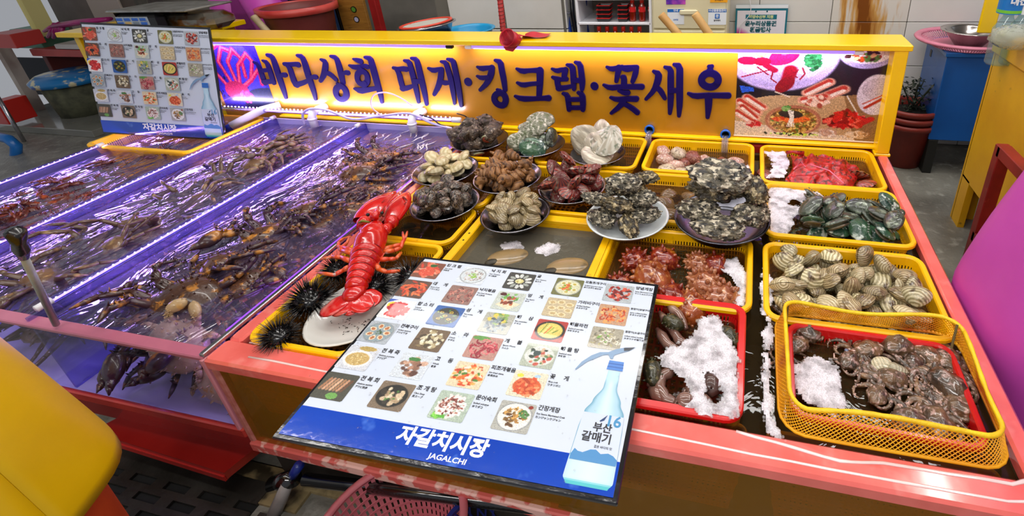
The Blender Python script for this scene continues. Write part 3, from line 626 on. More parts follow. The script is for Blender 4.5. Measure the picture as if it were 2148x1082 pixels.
pw = .588; obj('photo_print', p.mesh(pw, .415, Print), sg, loc=(-.043+pw/2, SY-.0015, .785), rot=(PI/2, 0, 0))
# left poster: pink crab legs on deep blue
p = Paint(90, 80, '2A1AA0', 5); p.ell(.6, .5, .36, .5, '3A30D8'); p.ell(.9, .9, .5, .25, '182048'); p.blobs(40, .3, .7, .3, .2, .02, ['3A2A8A', '181040'])
for q in ([(.3, .6), (.2, .3), (.35, .1), (.6, .18)], [(.4, .6), (.38, .3), (.55, .12), (.66, .25), (.62, .5)], [(.45, .62), (.55, .35), (.78, .18), (.85, .28), (.7, .55)], [(.5, .66), (.7, .55), (.93, .38), (.88, .6)], [(.2, .65), (.02, .4), (.1, .15), (.3, .05)]): p.line(q, .04, 'B01858'); p.line([(a, b-.012) for a, b in q], .016, 'E85070')
p.ell(.35, .72, .24, .15, 'A02050'); p.blobs(30, .5, .8, .1, .08, .03, ['D0208A', 'F048B0', '8A1060']); p.grain(.1)
obj('photo_print', p.mesh(.36, .40, Print), sg, loc=(-2.57-.18, SY-.0015, .785), rot=(PI/2, 0, 0))
MB().bb((-.045, SY-.002, .578), (.548, SY-.0008, .583)).build('print_border', White, sg)
# LED tubes hung under the cap
for i, (a, b_, lab) in enumerate(((-2.93, -1.37, 'white violet LED tube under the sign cap, left half'), (-1.27, .42, 'white violet LED tube under the sign cap, right half'))):
    t = world_empty('sign_tube_lamp', lab, 'lamp')
    MB().tube([(a, 2.118, .984), (b_, 2.118, .984)], .008, 8).build('tube', emit('violet_tube_edge', '9A78E8', 1.1), t, True)
    MB().bb((a+.02, 2.121, .974), (b_-.02, 2.13, .978)).build('glow_strip', emit('cool_strip', 'D9C8FF', 9), t)
    for x in (a, b_): MB().cbox((x, 2.118, .983), (.035, .022, .016), .003).build('end_cap', Black if i == 0 and x == b_ else White, t)
    area('sign_light', ((a+b_)/2, 2.128, .975), b_-a, .02, 6.0 if i == 0 else 4.4, (.90, .79, 1), (math.radians(22), 0, 0))
t = world_empty('sign_tube_lamp', 'bright violet LED tube lying along the foot of the sign above the tanks', 'lamp')
zt = .612
MB().tube([(-2.93, 2.11, zt), (-1.42, 2.11, zt)], .012, 10).build('tube', AcrylE, t, True)
MB().tube([(-2.93, 2.11, zt), (-1.44, 2.11, zt)], .006, 6).build('glow_core', emit('violet_core', 'B79CFF', 5), t)
d = MB()
for k in range(60): d.ball((-2.92+.025*k, 2.115, zt+.010), .0035, 6, 4)
tag(d.build('led_dots', emit('led_white', 'F4ECFF', 20), t), kind='stuff')
MB().tube([(-1.43, 2.11, zt), (-1.385, 2.11, zt)], .014, 10).build('end_cap', White, t, True)
area('sign_light', (-2.17, 2.118, .63), 1.5, .02, 5.5, (.86, .74, 1), (math.radians(180-20), 0, 0))
# cables
def wire(name, pts, r, m, label, cat='cable'):
    P = []
    n = len(pts)
    for i in range(n-1):
        p0, p1, p2, p3 = [Vector(pts[max(0, min(n-1, i+k))]) for k in (-1, 0, 1, 2)]
        for t in (0, .25, .5, .75): P.append(.5*((2*p1)+(-p0+p2)*t+(2*p0-5*p1+4*p2-p3)*t*t+(-p0+3*p1-3*p2+p3)*t**3))
    P.append(Vector(pts[-1])); return tag(MB().tube(P, r, 8).build(name, m, smooth=True), label, cat)
W2 = lambda u, v, y=2.09: tuple(atY(u, v, y))
ClearHose = mat('pale_hose', 'CFC6F6', rough=.2, coat=.5)
wire('air_hose', [W2(640, 262), W2(635, 240), W2(652, 228), W2(690, 232), W2(740, 250), W2(800, 243), W2(860, 238), W2(905, 258), W2(950, 270)], .0065, ClearHose, 'pale violet air hose snaking over the white water pipes', 'hose')
wire('thin_tube', [W2(805, 245), W2(780, 225), W2(783, 200), W2(810, 194), W2(840, 205), W2(865, 222)], .0035, mat('pink_tube', 'EBC0D8', rough=.3), 'thin pinkish tube looping in front of the lettering', 'hose')
wire('power_cable', [W2(958, 238), W2(975, 243), W2(985, 252, 2.11)], .003, Black, 'short black cable at the end of the lower lamp')
wire('power_cable', [W2(880, 240), W2(905, 248), W2(925, 262), W2(955, 270)], .0035, Black, 'black cable twisting beside the third white pipe')
# white pvc elbows pouring into the tanks
for i, (px, lab) in enumerate((((532, 238), 'white water pipe elbow over the leftmost tank'), ((652, 240), 'white water pipe elbow over the middle tank'), ((862, 250), 'white water pipe elbow over the tank next to the counter'))):
    p = Vector(atY(px[0], px[1], 2.08)); t = empty('water_pipe', p, lab, 'pipe')
    if i == 0: MB().tube([(.10, .09, .02), (.03, .03, .01), (-.06, -.03, -.03), (-.10, -.07, -.05)], .021, 14).build('elbow', White, t, True); MB().tube([(-.09, -.06, -.046), (-.135, -.10, -.07)], .019, 12).build('blue_nozzle', mat('navy_pvc', '16238C', rough=.3), t, True)
    else:
        MB().tube([(.02, .09, .012), (.012, .04, .012), (.0, .012, .003), (0, 0, -.02), (.0, 0, -.07)], .021, 14).build('elbow', White, t, True)
        MB().tube([(.0, 0, -.02), (.0, 0, -.03)], .024, 14).build('collar', White, t, True)
# blue spouts with running water
Stream = watermat('falling_water', 'F4F6FF', gloss=5, bsc=60, bst=.9, dist=.02, murk=.10, murkc='E8ECF8', streak=(3, 3, .4), rough=.05)
for i, (px, lab, dz) in enumerate((((1115, 256), 'blue round spout in the sign foot above the abalone plate', .045), ((1363, 271), 'blue round spout pouring between two back baskets', .05), ((1522, 281), 'blue round spout pouring into the pale sea squirt basket', .06))):
    p = Vector(atY(px[0], px[1], 2.16)); t = empty('water_spout', p, lab, 'pipe'); Rm = Matrix.Rotation(PI/2, 4, 'X')
    MB().lathe([(.021, -.012), (.024, .006), (.024, .012), (.017, .012), (.015, -.012)], 20, Rm, closed=True).build('collar', mat('blue_pvc', '1464C8', rough=.25, coat=.3), t, True)
    MB().lathe([(.016, -.005), (0, -.005)], 16, Rm).build('bore', Black, t)
    s_ = MB()
    for k in range(3): s_.tube([((k-1)*.007, 0, -.008), ((k-1)*.009, -.03, -.014), ((k-1)*.010, -.045, -.03), ((k-1)*.010, -.052, -dz-.03)], [.006, .0065, .006, .005], 8)
    tag(s_.build('stream', Stream, t, True), kind='stuff')
# red cap-like funnel and cloth on the sign cap, and the red rope wound pole behind
t = world_empty('red_glove', 'red rubber glove with its round cuff open, lying on the yellow sign cap', 'glove')
RR = mat('red_rubber', 'C81C30', 'B01426', sc=12, rough=.4, bump=.1)
c0 = Vector(atY(1064, 79, 2.07)); ax = Vector((-.35, -.85, .45)).normalized(); x_, y_ = ortho(ax); M = Matrix.Translation(c0) @ Matrix([[x_[i], y_[i], ax[i], 0] for i in range(3)]+[[0, 0, 0, 1]])
MB().lathe([(.045, 0), (.048, .002), (.046, .004), (.040, -.003), (.036, -.02), (.0, -.028)], 26, M, sy=.86).build('cuff', RR, t, True)
MB().lathe([(.046, .0), (.044, -.03), (.03, -.06), (.022, -.07)], 22, M, sy=.8).build('sleeve', RR, t, True)
h = MB(); h.grid(lambda u, v: (c0.x+.02+.13*u, 2.12+.10*v*(1-.3*u)+.03*u, 1.022+.012*math.sin(v*6+u*5)*(1-u)+.004), 12, 10)
h.build('hand', RR, t, True)
h = MB(); h.add([(c0.x+.03, 2.105, 1.03), (c0.x+.045, 2.1, 1.008), (c0.x+.005, 2.096, .97), (c0.x-.03, 2.098, .975), (c0.x-.04, 2.098, .99)], [(0, 1, 2, 3, 4)]); h.build('fold', RR, t)
rp_ = world_empty('wrapped_pole', 'pole wound with red tape standing behind the sign', 'pole')
a, b_ = Vector(atY(1047, 75, 2.9)), Vector(atY(1046, -30, 2.9)); a.z -= .6
Lp = MB(); Lp.tube([a, b_], .017, 10); Lp.build('shaft', mat('red_tape', '9A1C1C', 'B82A24', sc=40, rough=.6, bump=.6, bsc=90), rp_, True)
w = MB()
for k in range(40): z = k/40; q = a.lerp(b_, z); w.tube([q+Vector((.0185*math.cos(t), .0185*math.sin(t), .012*t/6)) for t in [i*.8 for i in range(9)]], .0025, 4)
w.build('tape_ridge', mat('red_tape_dark', '7A1414', rough=.6), rp_)
# ================================================================= shellfish
def bivalve(L, Wd, T, mats, ridge=0, ribs=0, ears=False, seed=0, mode='clam', gap=0.0):
    """two valves, hinge towards +y; each valve a thing part"""
    R = []
    nu, nt = 9, 40 if ribs else 26
    for s in (1, -1):
        m = MB(); vs = []; fs = []
        for i in range(nu+1):
            q = i/nu
            for k in range(nt):
                a = 2*PI*k/nt; x = L/2*math.cos(a); y = Wd/2*math.sin(a)
                if mode == 'clam': y += Wd*.10*max(0, math.cos(a*1-PI/2))**6 - .06*Wd*math.cos(a)**2
                r = 1+.02*math.sin(a*3+seed)
                uy = Wd*.36
                X = x*q*r; Y = uy*(1-q)*.55+y*q*r
                z = T/2*(max(0, 1-q**2.3))**.6
                z *= 1+.28*(Y/(Wd/2))*(1-q)
                d = math.hypot(X, Y-uy)
                if ridge: z += ridge*math.sin(d*ridge_k)*min(1, q*2.5)*(1 if q < .97 else 0)
                if ribs:
                    ph = math.atan2(X, uy+Wd*.18-Y); z += .0016*L/.08*math.cos(ph*ribs)*min(1, q*1.6); e = 1+.016*math.cos(ph*ribs)*q; X *= e
                z += .0009*nz((X*90, Y*90, s*3+seed)) 
                vs.append((X, Y+(gap*0), s*(z+(.0006 if q >= 1 else 0))))
        for i in range(nu):
            for k in range(nt):
                l = (k+1) % nt; f = (i*nt+k, i*nt+l, (i+1)*nt+l, (i+1)*nt+k); fs.append(f if s < 0 else f[::-1])
        m.add(vs, fs)
        if ears: m.bb((-L*.2, Wd*.40, -.0015 if s < 0 else 0), (L*.2, Wd*.52, 0 if s < 0 else .0015))
        R.append(m.mesh('valve', mats, True))
    return R
ridge_k = 700
def make_bivalve(name, label, cat, group, *a, **k):
    vs = bivalve(*a, **k); e = empty(name, (0, 0, -5), label, cat, 0, group)
    obj('upper_valve', vs[0], e); obj('lower_valve', vs[1], e); return e
def heap(n, cx, cy, rx, ry, z0, R, zmax=9, tries=14, sq=False, rs=None):
    """drop n balls of radius R one by one to the lowest free spot of a round or square patch"""
    P = []; rs = rs or rnd
    for i in range(n):
        best = None
        for _ in range(tries):
            if sq: x, y = cx+rs.uniform(-rx, rx), cy+rs.uniform(-ry, ry)
            else:
                a, q = rs.uniform(0, 2*PI), math.sqrt(rs.uniform(0, 1)); x, y = cx+rx*q*math.cos(a), cy+ry*q*math.sin(a)
            z = z0
            for (a_, b_, c_) in P:
                d2 = (a_-x)**2+(b_-y)**2
                if d2 < 4*R*R: z = max(z, c_+math.sqrt(4*R*R-d2)*.62)
            if best is None or z < best[2]: best = (x, y, z)
        P.append(best)
    return P
def scatter(proto, P, tilt=.5, scale=(.88, 1.1), up=True, label=None):
    first = True; out = []
    for (x, y, z) in P:
        rot = (rnd.gauss(0, tilt), rnd.gauss(0, tilt), rnd.uniform(0, 2*PI)); s = rnd.uniform(*scale)
        if first: proto.location = (x, y, z); proto.rotation_euler = rot; proto.scale = (s,)*3; first = False; out.append(proto)
        else: out.append(dup(proto, (x, y, z), rot, scale=s))
    return out
# plates
def plate(cx, cy, r, label, m, z=ZR+.012, deep=.022, name='steel_plate', cat='plate', rz=0, sx=1, sy=1, lip=.012):
    prof = [(0, 0), (r*.62, 0), (r*.80, .004), (r*.93, deep), (r*.93+lip*.6, deep+.003), (r, deep+.001), (r-.001, deep-.001), (r*.93, deep-.004), (r*.80, -.001+.001), (r*.62, -.003), (0, -.003)]
    o = MB().lathe(prof, 44, sx=sx, sy=sy).build(name, m, None, True); o.location = (cx, cy, z); o.rotation_euler = (0, 0, rz)
    return tag(o, label, cat)
PS = mat('plate_steel', '9A9AA2', '7E7E88', sc=10, rough=.2, metal=1, rand=.1)
PL = dict(turban=(-1.209, 1.965, .134, 'round steel plate piled with knobbly turban shells'), abal=(-.919, 1.948, .134, 'round steel plate of abalones in front of the blue spout'), scal=(-.611, 1.901, .121, 'round steel plate of big white scallops'), wclam=(-1.206, 1.657, .136, 'round steel plate of smooth cream clams'), whelk=(-.915, 1.64, .137, 'round steel plate of brown spiral whelks'), red=(-.63, 1.603, .130, 'round steel plate of reddish encrusted scallops'), cockle=(-1.061, 1.415, .125, 'round steel plate of small dark cockles, nearest the lobster'), venus=(-.769, 1.391, .123, 'round steel plate of pale ridged venus clams over the grey crate'))
for k, (x, y, r, lab) in PL.items(): plate(x, y, r, lab, PS)
Mel = mat('white_melamine', 'DDE3E4', 'CFD6D8', sc=5, rough=.2, coat=.5)
plate(-.371, 1.431, .142, 'round white plate of dark jagged oysters', Mel, name='white_plate', deep=.026)
plate(-.056, 1.461, .158, 'largest dark steel dish piled with giant oysters', DarkSteel, name='steel_dish', deep=.036)
wp = plate(-1.02, .925, .165, 'long white oval plate under the red lobster', mat('white_ware', 'D9D8D2', 'CFCDC6', sc=4, rough=.2, coat=.5), z=ZR-.012, name='oval_plate', rz=1.15, sy=.8, sx=1.06, deep=.012)
sp = MB()
for i in range(60):
    a = rnd.uniform(-2.6, -.4); q = rnd.uniform(.3, .68); x, y = -1.02+.165*q*math.cos(a)*.75, .91+.165*q*math.sin(a)
    sp.box((x, y, ZR-.0095), (rnd.uniform(.001, .006), .0012, .001), rz=rnd.uniform(0, 3))
tag(sp.build('spine_crumbs', Black), 'scattered black spine crumbs on the white oval plate', 'crumbs', kind='stuff')
zp = ZR+.032
# smooth cream clams
mC = shellmat('cream_clam', 'D2C49C', 'BCAC7E', 26, (0, .022, 0), rough=.3, c3='A8986A', dist=2)
pr = make_bivalve('cream_clam', 'smooth cream clam in the pile on the steel plate beside the tank', 'clam', 'smooth cream clams on their plate', .066, .05, .030, mC)
scatter(pr, heap(22, -1.206, 1.657, .092, .088, zp, .026, tries=30), .35)
# dark cockles
mK = shellmat('dark_cockle', '5E4E40', '1C1613', 75, (0, .018, 0), rough=.25, c3='9A8A78', dist=6)
pr = make_bivalve('dark_cockle', 'small dark striped cockle on the steel plate nearest the lobster', 'cockle', 'small dark cockles on their plate', .056, .048, .036, mK, ribs=16, ridge=.0004)
scatter(pr, heap(40, -1.061, 1.42, .085, .085, zp, .020, tries=24), .7, (.85, 1.12))
# venus clams
ridge_k = 520
mV = shellmat('venus_clam', 'B8A67E', '8A774F', 66, (0, .02, 0), rough=.3, c3='7C6A48', dist=3)
pr = make_bivalve('venus_clam', 'pale olive ridged venus clam on the steel plate over the grey crate', 'clam', 'ridged venus clams on their plate', .056, .047, .031, mV, ridge=.0006)
scatter(pr, heap(30, -.769, 1.395, .082, .082, zp, .021, tries=24), .6, (.88, 1.15))
# reddish scallops
mR = mat('red_scallop', '7A2418', '4A1820', sc=35, rough=.45, c3='A08878', c3lim=(.56, .66), c3sc=60, rand=.35, bump=.8, bsc=130)
mR2 = shellmat('orange_scallop', 'A03A18', '5A1A10', 1, (0, .03, 0), radial=26, c3='8A6A58')
ridge_k = 300
mR = shellmat('red_scallop_ribs', '8A2E20', '4A1A22', 1, (0, .03, 0), radial=22, c3='8E7A68')
pr = make_bivalve('red_scallop', 'reddish purple encrusted scallop in the pile on a steel plate', 'scallop', 'encrusted red scallops on their plate', .078, .075, .034, mR, ribs=20, ears=True)
scatter(pr, heap(22, -.63, 1.60, .085, .085, zp, .027, tries=20), .55)
pr = make_bivalve('orange_scallop', 'ribbed orange brown scallop among the encrusted ones', 'scallop', 'ribbed orange scallops on the red scallop plate', .078, .076, .024, mR2, ribs=22, ears=True)
for i, (q, rt) in enumerate((((-.70, 1.54, zp+.035), (-.6, -.2, .3)), ((-.66, 1.67, zp+.085), (.9, .1, 2.2)), ((-.565, 1.66, zp+.06), (-.4, .3, .8)))): (dup(pr, q, rt) if i else (setattr(pr, 'location', q), setattr(pr, 'rotation_euler', rt)))
# big white scallops
mW = shellmat('white_scallop', 'C3B9A2', 'E4DFCC', 1, (0, .06, 0), radial=20, c3='7C8468')
pr = make_bivalve('white_scallop', 'large white ribbed scallop lying flat on top at the right of its plate', 'scallop', None, .145, .14, .030, mW, ribs=20, ears=True)
pr.location = (-.565, 1.89, zp+.065); pr.rotation_euler = (.62, .12, -.35)
mW2 = mat('scallop_underside', 'B8AE98', '8E8474', sc=14, rough=.35, stretch=(3, .6, 1), c3='DAD2BE', c3lim=(.5, .65), c3sc=22)
ud = bivalve(.14, .135, .028, mW2, ears=True)
for q, rt, lab in (((-.67, 1.93, zp+.045), (1.0, -.9, .5), 'scallop standing on edge at the left of the scallop plate'), ((-.635, 1.89, zp+.03), (.6, -.95, .2), 'scallop tilted in the middle of the scallop plate, smooth side out'), ((-.60, 1.86, zp+.015), (.15, -.2, 1.2), 'purplish scallop lying at the bottom of the scallop plate'), ((-.61, 1.95, zp+.06), (.9, -.5, -.3), 'scallop leaning behind the largest white one')):
    e = empty('white_scallop', q, lab, 'scallop'); e.rotation_euler = rt; obj('upper_valve', ud[0], e); obj('lower_valve', ud[1], e)
# oysters
def oyster(L, Wd, T, seed, m):
    def fn(d):
        q = 1+.30*nz((d.x*1.6, d.y*1.6, d.z*1.2), 1, seed)+.14*nz(d*4.2, 1, seed+3)
        q += .075*math.sin(9*(d.x*1.2+nz(d*1.7, 1, seed)*1.3)+seed)*(1 if abs(d.z) < .9 else .4)
        q *= 1-.22*max(0, d.x)*(1+.3*math.sin(seed)); q += .10*nz(d*8, 1, seed+8)+.07*abs(nz(d*17, 1, seed+2)); return q
    a = MB().ball((0, 0, 0), (L/2, Wd/2, T/2), 84, 44, fn=fn); return a.mesh('oyster', m, True)
mO = mat('oyster_shell', '1E1C19', '7C745E', sc=60, rough=.38, c3='D6CBB2', c3lim=(.53, .6), c3sc=75, bump=1, bsc=150, pos=(.42, .62), coat=.25, dist=.008, stretch=(1, 1.6, 1.6))
mO2 = mat('oyster_brown', '2A251C', '6A5C3C', sc=55, rough=.4, c3='C2B088', c3lim=(.53, .6), c3sc=65, bump=1, bsc=150, pos=(.4, .62), coat=.25, dist=.008)
ov = [oyster(.125, .062, .045, s, (mO, mO2)[s % 2]) for s in range(5)]
OL = ['jagged oyster pointing down at the front left', 'jagged oyster at the very front', 'jagged oyster low at the right', 'dark oyster buried in the middle', 'oyster low at the back right', 'oyster sticking out to the left', 'black and cream oyster in the middle layer', 'white streaked oyster lying across the right', 'broad oyster in the upper layer', 'dark oyster at the back left', 'topmost dark oyster', 'oyster peeking over the back', 'pale oyster overhanging the left side']
for i, (x, y, z, rx, ry, rz, s) in enumerate(((-.44, 1.38, .020, .1, -.1, -.6, 1.05), (-.345, 1.345, .020, -.1, .1, -1.1, 1.0), (-.30, 1.42, .025, .2, 0, .3, 1.0), (-.41, 1.45, .03, .3, .2, .5, 1.0), (-.33, 1.50, .03, 0, .2, 1.2, 1.0), (-.46, 1.46, .045, .4, .4, 2.2, .95), (-.385, 1.40, .065, .1, .2, .2, .95), (-.31, 1.44, .075, .2, -.1, -.25, 1.0), (-.36, 1.48, .085, -.1, .3, .6, 1.1), (-.425, 1.51, .07, .5, .2, 1.3, .9), (-.37, 1.45, .125, .2, .1, .15, 1.05), (-.33, 1.52, .11, .1, .2, 2.8, .9), (-.47, 1.41, .075, .2, .3, .2, .8))):
    obj('oyster', ov[i % 5], loc=(x, y, zp+z), rot=(rx, ry, rz), scale=s, label=OL[i]+' of the heap on the round white plate', cat='oyster', group='oysters on the white plate')
for i, (x, y, z, rx, ry, rz, sc_, lab) in enumerate(((-.045, 1.36, .04, .1, 0, .05, (1.45, 1.35, 1.3), 'long giant oyster lying lowest at the front of the steel dish'), (-.12, 1.43, .055, .2, -.2, -.5, (1.4, 1.5, 1.5), 'pale crusted giant oyster at the left of the steel dish'), (.04, 1.44, .05, 0, .2, .9, (1.3, 1.5, 1.4), 'dark giant oyster low at the right of the steel dish'), (-.06, 1.50, .10, .1, 0, .2, (1.6, 1.9, 1.6), 'giant oyster in the middle layer of the steel dish'), (.045, 1.49, .11, -.2, .5, -.9, (1.15, 1.4, 1.4), 'rough giant oyster overhanging the right of the steel dish'), (-.05, 1.47, .165, .25, .05, -.05, (1.75, 1.95, 1.5), 'grey green giant oyster topmost on the steel dish'))):
    obj('giant_oyster', ov[(i*2) % 5], loc=(x, y, zp+z), rot=(rx, ry, rz), scale=sc_, label=lab, cat='oyster', group='giant oysters on the steel dish')
# turban shells and whelks: spiral tubes round an axis
def spiral(L, R, turns, m, seed, knob=.12, taper=1.0, siphon=0, flat=1, n=16):
    pts = []; rs = []; N_ = int(turns*14)
    for i in range(N_+1):
        t = i/N_; a = t*turns*2*PI; g = (1-t)**taper
        pts.append((R*.52*g*math.cos(a), R*.52*g*math.sin(a), L*(-.28+.72*(1-(1-t)**1.15)))); rs.append(max(.001, R*.62*g))
    b = MB(); b.tube(pts, rs, n)
    if siphon: b.tube([(R*.45, 0, -L*.2), (R*.30, .0, -L*.42), (R*.2, .0, -L*.58)], [R*.52, R*.28, R*.12], n)
    c = Vector((0, 0, 0)); vs = []
    for v in b.v:
        v = Vector(v); q = 1+knob*nz(v/R*1.7, 1, seed)+knob*.8*nz(v/R*4, 1, seed+4)+knob*.35*abs(nz(v/R*9, 1, seed+7)); vs.append((v.x*q, v.y*q, v.z*(1+knob*.3*nz(v/R*3, 1, seed))))
    b.v = vs; return b.mesh('shell', m, True)
mT = mat('turban_shell', '2E2620', '6A5A4A', sc=45, rough=.5, c3='A89A86', c3lim=(.6, .68), c3sc=80, bump=1, bsc=110, rand=.25, dist=.01)
mop = mat('operculum_red', 'A04A34', '7A3426', sc=60, rough=.35, coat=.4)
tv = [spiral(.085, .046, 3.0, mT, s, .5) for s in range(3)]
opm = MB().ball((0, 0, 0), (.021, .021, .007), 14, 6).mesh('operculum', mop, True)
flesh = MB().lathe([(.018, 0), (.024, .004), (.027, .0), (.024, -.006), (.018, -.006)], 16, closed=True).mesh('flesh_rim', mat('shell_lip', 'B8B09A', '8E9068', sc=30, rough=.3), True)
for i, (x, y, z) in enumerate(heap(13, -1.209, 1.965, .088, .088, zp+.012, .035, tries=25)):
    e = empty('turban_shell', (x, y, z), 'knobbly brown turban shell in the heap on the back left plate', 'shell', 0, 'turban shells on their plate'); e.rotation_euler = (rnd.uniform(-1.2, 1.2), rnd.uniform(-1.2, 1.2), rnd.uniform(0, 6)); obj('shell', tv[i % 3], e)
    if i in (1, 4, 7, 9, 11): obj('operculum', opm, e, loc=(.036, 0, -.03), rot=(0, 2.3, 0)); obj('flesh_rim', flesh, e, loc=(.033, 0, -.028), rot=(0, 2.3, 0))
    if i in (7, 9, 11): e.rotation_euler = (.9, .0, 3.6+rnd.uniform(-.5, .9))
mH = mat('whelk_shell', '6E4626', 'A87848', sc=30, rough=.4, c3='3A2418', c3lim=(.54, .64), c3sc=40, bump=.7, bsc=90, rand=.25, stretch=(1, 1, 3))
hv = [spiral(.135, .031, 4.6, mH, s, .16, 1.0, 1) for s in range(3)]
for i, (x, y, z) in enumerate(heap(20, -.915, 1.64, .092, .092, zp+.006, .027, tries=25)): obj('whelk', hv[i % 3], loc=(x, y, z), rot=(PI/2+rnd.gauss(0, .5), rnd.uniform(-.5, .5), rnd.uniform(0, 6)), scale=rnd.uniform(.8, 1.05), label='brown ridged spiral whelk in the pile on its steel plate', cat='whelk', group='whelks on their plate')
# abalones
def abalone(L, Wd, T, seed, mats):
    def fn(d):
        q = 1+.05*nz(d*1.5, 1, seed)
        if d.z < 0: q *= .75
        q += .022*math.sin(14*math.hypot(d.x-.6, d.y-.2)+2*nz(d*2, 1, seed)); q += .02*nz(d*8, 1, seed); return q
    b = MB().ball((0, 0, 0), (L/2, Wd/2, T), 30, 14, fn=fn)
    return b.mesh('shell', mats, True)
mA = mat('abalone_green', '16382E', '3A5C3E', sc=22, rough=.3, c3='B4BFB4', c3lim=(.56, .64), c3sc=40, coat=.4, bump=.9, bsc=90, rand=.35)
mAb = mat('abalone_dark', '2A3028', '4A5444', sc=24, rough=.3, c3='8E9A84', c3lim=(.55, .66), c3sc=40, coat=.5, bump=.7, bsc=80, rand=.3)
mAg = mat('abalone_crusted', '5A6440', '8A8A78', sc=40, rough=.5, c3='C9C6B4', c3lim=(.5, .62), c3sc=70, bump=1, bsc=120, dist=.008)
avm = [abalone(.100, .074, .015, s, mA) for s in range(2)]+[abalone(.10, .072, .015, s, mAb) for s in (3, 4)]
pores = MB()
for k in range(5): pores.lathe([(.0028, 0), (.0042, .002), (.0028, .003), (.0012, .0015)], 8, Matrix.Translation((-.03+.012*k, .021-.0012*k*k*.3, .0145+.0012*k)))
porem = pores.mesh('pores', mAb, True)
footm = MB().ball((0, 0, -.012), (.04, .028, .008), 20, 7).mesh('foot', mat('abalone_foot', '6A6048', '3A3428', sc=30, rough=.3, coat=.5), True)
def put_ab(x, y, z, rt, i, lab, group, s=1, m=None):
    e = empty('abalone', (x, y, z), lab, 'abalone', 0, group); e.rotation_euler = rt; e.scale = (s,)*3
    obj('shell', m or avm[i % 4], e); obj('pores', porem, e); obj('foot', footm, e); return e
ac = [abalone(.12, .09, .026, s, mAg) for s in (6, 7)]
for i, (x, y, z, rt, m, s) in enumerate(((-.97, 1.90, .03, (.9, .3, .4), ac[0], 1.0), (-.90, 1.87, .02, (1.0, .2, .1), None, 1.25), (-.93, 1.93, .05, (1.1, 0, .3), ac[1], 1.05), (-.86, 1.92, .03, (1.0, -.5, 1.3), None, .9), (-.84, 1.95, .04, (1.1, -.6, 1.6), avm[2], 1.0), (-.90, 1.99, .10, (.5, 0, .2), ac[0], 1.1), (-.95, 1.99, .06, (.2, .2, .8), ac[1], 1.05), (-.99, 1.95, .02, (.6, .5, 2), avm[3], 1), (-.88, 1.88, .01, (.7, -.3, .9), avm[0], .85), (-.91, 1.95, .085, (.6, 0, 0), ac[1], 1.0))):
    put_ab(x, y, zp+z, rt, i, 'large crusted abalone leaning in the heap on its steel plate', 'abalones on the plate', s, m)
for (x, y, z) in heap(40, .37, 1.60, .135, .10, ZR-.06, .033, sq=True, tries=10):
    put_ab(x, y, z, (rnd.gauss(0, .35), rnd.gauss(0, .35), rnd.uniform(0, 6)), rnd.randint(0, 3), 'dark green abalone in the pile in the foamy yellow basket', 'abalones in the yellow basket', rnd.uniform(.85, 1.05))
# ridged clams filling the front basket
ridge_k = 430
mG = [shellmat('grey_clam_%s' % 'abc'[i], a, b, k, (0, .026, 0), rough=.28, c3=c, dist=2.5) for i, (a, b, k, c) in enumerate((('D0C09A', '9A8860', 60, 'B0A078'), ('B8A47C', '836E4A', 66, '6E5C40'), ('DACEA6', '9A8E64', 46, '4E3A20')))]
vm = [bivalve(.068, .054, .034, mG[i], ridge=.0008, seed=i) for i in range(3)]
for i, (x, y, z) in enumerate(heap(150, .305, 1.235, .178, .120, ZR-.115, .0250, sq=True, tries=9)):
    e = empty('grey_clam', (x, y, z), 'ridged greyish brown clam in the full yellow basket of clams', 'clam', 0, 'ridged clams in the yellow basket'); e.rotation_euler = (rnd.gauss(0, .6), rnd.gauss(0, .6), rnd.uniform(0, 6)); s = rnd.uniform(.85, 1.12); e.scale = (s,)*3
    v = vm[i % 3]; obj('upper_valve', v[0], e); obj('lower_valve', v[1], e)
mB2 = shellmat('brown_clam', '8A6A3A', '4E3418', 70, (0, .03, 0), c3='7A5A30')
v2 = bivalve(.085, .066, .045, mB2, ridge=.0008)
for i, (x, y, z) in enumerate(heap(30, -.22, 1.62, .16, .11, ZR-.08, .034, sq=True)):
    e = empty('brown_clam', (x, y, z), 'large brown clam under water behind the oyster plates', 'clam', 0, 'brown clams behind the oysters'); e.rotation_euler = (rnd.gauss(0, .4), rnd.gauss(0, .4), rnd.uniform(0, 6)); obj('upper_valve', v2[0], e); obj('lower_valve', v2[1], e)
# dark shells and pebbly stones under water in the half hidden baskets
mD = mat('murky_shell', '3A3024', '5A4A36', sc=30, rough=.5, rand=.3, c3='8A7A60', c3lim=(.6, .7))
for (cx, cy, rx, ry, n, lab, grp) in ((-1.10, 1.325, .12, .07, 26, 'small dark shell under water in the basket behind the lobster', 'dark shells behind the lobster'), (-.665, 1.985, .17, .10, 24, 'brown shell under water beside the scallop plate', 'brown shells beside the scallop plate'), (-.668, 1.6, .17, .12, 20, 'brown shell under water beneath the red scallop plate', 'brown shells beneath the red scallop plate'), (-1.0, .99, .05, .16, 14, 'pale shell under water in the urchin basket', 'shells in the urchin basket')):
    vv = bivalve(.055, .045, .03, mD)
    for (x, y, z) in heap(n, cx, cy, rx, ry, ZR-.095 if cy > 1.2 else ZR-.075, .022, sq=True):
        e = empty('small_shell', (x, y, z), lab, 'shell', 0, grp); e.rotation_euler = (rnd.gauss(0, .5), rnd.gauss(0, .5), rnd.uniform(0, 6)); obj('upper_valve', vv[0], e)
